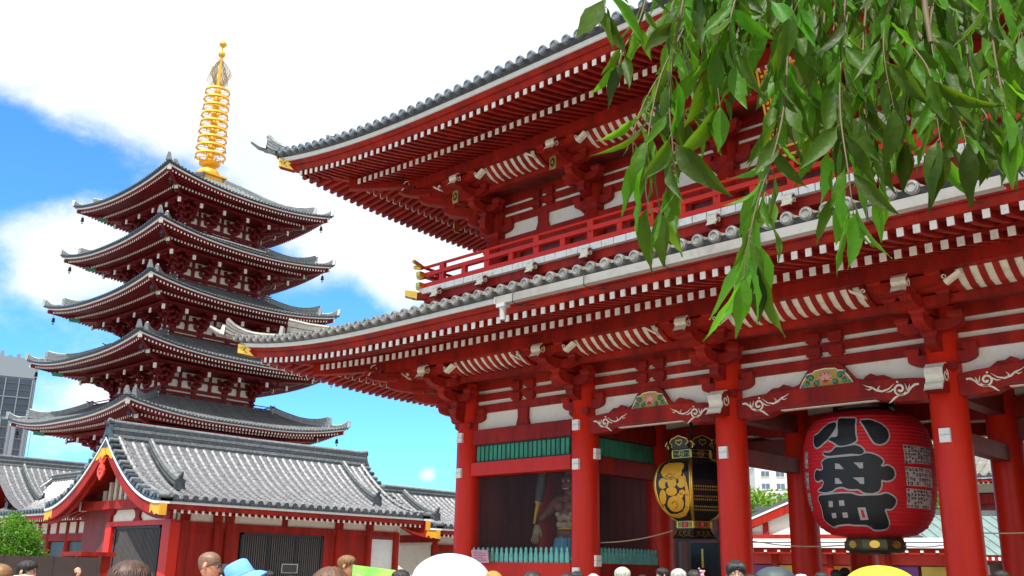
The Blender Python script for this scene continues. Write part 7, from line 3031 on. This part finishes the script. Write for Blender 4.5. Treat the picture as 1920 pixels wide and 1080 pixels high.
# named strands that set the outline: (points)
S += [[(1150, -120, 1.5), (1140, -30, 1.48), (1132, 20, 1.46)],
      [(1240, -140, 1.6), (1205, 20, 1.55), (1170, 90, 1.52), (1160, 120, 1.5)],
      [(1330, -150, 1.55), (1290, 30, 1.5), (1240, 140, 1.48), (1215, 260, 1.46), (1212, 370, 1.45), (1235, 400, 1.45)],
      [(1345, -150, 1.7), (1290, 60, 1.6), (1225, 160, 1.55), (1190, 240, 1.5), (1188, 300, 1.5)],
      [(1310, -140, 1.45), (1270, 60, 1.42), (1255, 180, 1.42), (1262, 290, 1.42), (1258, 350, 1.42)],
      [(1390, -150, 1.6), (1345, 20, 1.55), (1310, 150, 1.5), (1290, 230, 1.5)],
      [(1420, -150, 1.5), (1370, 30, 1.45), (1345, 120, 1.43), (1350, 200, 1.42)],
      [(1470, -150, 1.7), (1420, 20, 1.65), (1395, 80, 1.6), (1390, 110, 1.6)],
      [(1500, -150, 1.5), (1480, 60, 1.45), (1470, 200, 1.42), (1450, 290, 1.40), (1420, 380, 1.39), (1400, 470, 1.38), (1395, 520, 1.38)],
      [(1490, -150, 1.6), (1470, 60, 1.55), (1455, 230, 1.5), (1440, 330, 1.5), (1425, 410, 1.48), (1412, 490, 1.47), (1420, 500, 1.47)],
      [(1540, -150, 1.5), (1530, 60, 1.5), (1520, 150, 1.48), (1515, 190, 1.47)],
      [(1560, -150, 1.7), (1545, 40, 1.65), (1540, 170, 1.6), (1560, 290, 1.6), (1575, 370, 1.6)],
      [(1600, -150, 1.5), (1580, 60, 1.46), (1575, 200, 1.43), (1590, 320, 1.4), (1600, 400, 1.4)],
      [(1640, -150, 1.6), (1620, 60, 1.55), (1620, 200, 1.5), (1640, 300, 1.48), (1650, 350, 1.48)],
      [(1680, -150, 1.5), (1690, 40, 1.47), (1740, 130, 1.45), (1755, 210, 1.43), (1765, 280, 1.42)],
      [(1700, -150, 1.7), (1720, 60, 1.65), (1700, 180, 1.6), (1690, 240, 1.6), (1695, 270, 1.6)],
      [(1760, -150, 1.55), (1745, 60, 1.5), (1770, 170, 1.46), (1800, 230, 1.44), (1812, 270, 1.43)],
      [(1800, -150, 1.6), (1810, 60, 1.55), (1830, 180, 1.5), (1850, 220, 1.48), (1850, 250, 1.48)],
      [(1850, -150, 1.5), (1860, 60, 1.46), (1880, 180, 1.44), (1890, 220, 1.43), (1895, 250, 1.43)],
      [(1910, -150, 1.6), (1915, 40, 1.56), (1925, 180, 1.52), (1918, 220, 1.5)],
      [(1960, -150, 1.55), (1960, 60, 1.52), (1950, 180, 1.5), (1945, 220, 1.48)]]
for i in range(26):
    x = 1270+i*27+R.uniform(-25, 25)
    d = R.uniform(1.35, 2.2)
    y1 = (R.uniform(0, 120) if x < 1400 else R.uniform(-30, 40)) if x < 1500 else R.uniform(60, 260)
    S.append([(x+60, -200, d+.1), (x+25, -40, d+.05), (x+5, (y1-40)/2, d), (x+R.uniform(-25, 25), y1, d)])
for i, s_ in enumerate(S):
    strand(s_, .021 if s_[-1][2] < 1.66 else .026, 1.0 if s_[-1][2] < 1.66 else 1.15)
# a few thicker twigs
for pts in ([(1675, -100, 1.6), (1690, 30, 1.55), (1735, 80, 1.5), (1745, 110, 1.5)], [(1725, -100, 1.5), (1735, 20, 1.47), (1745, 80, 1.46)]):
    tw = MB()
    tw.tube([at(*p)-base for p in pts], [.006, .005, .004, .003][:len(pts)], TWIG, 8)
    tw.build('branch', wt)

# ------------------------------------------------------------------ ground
g = MB()
g.add([(-1500, -1500, 0), (1500, -1500, 0), (1500, 1500, 0), (-1500, 1500, 0)], [(0, 1, 2, 3)], PAVE)
tag(g.build('ground'), kind='structure')
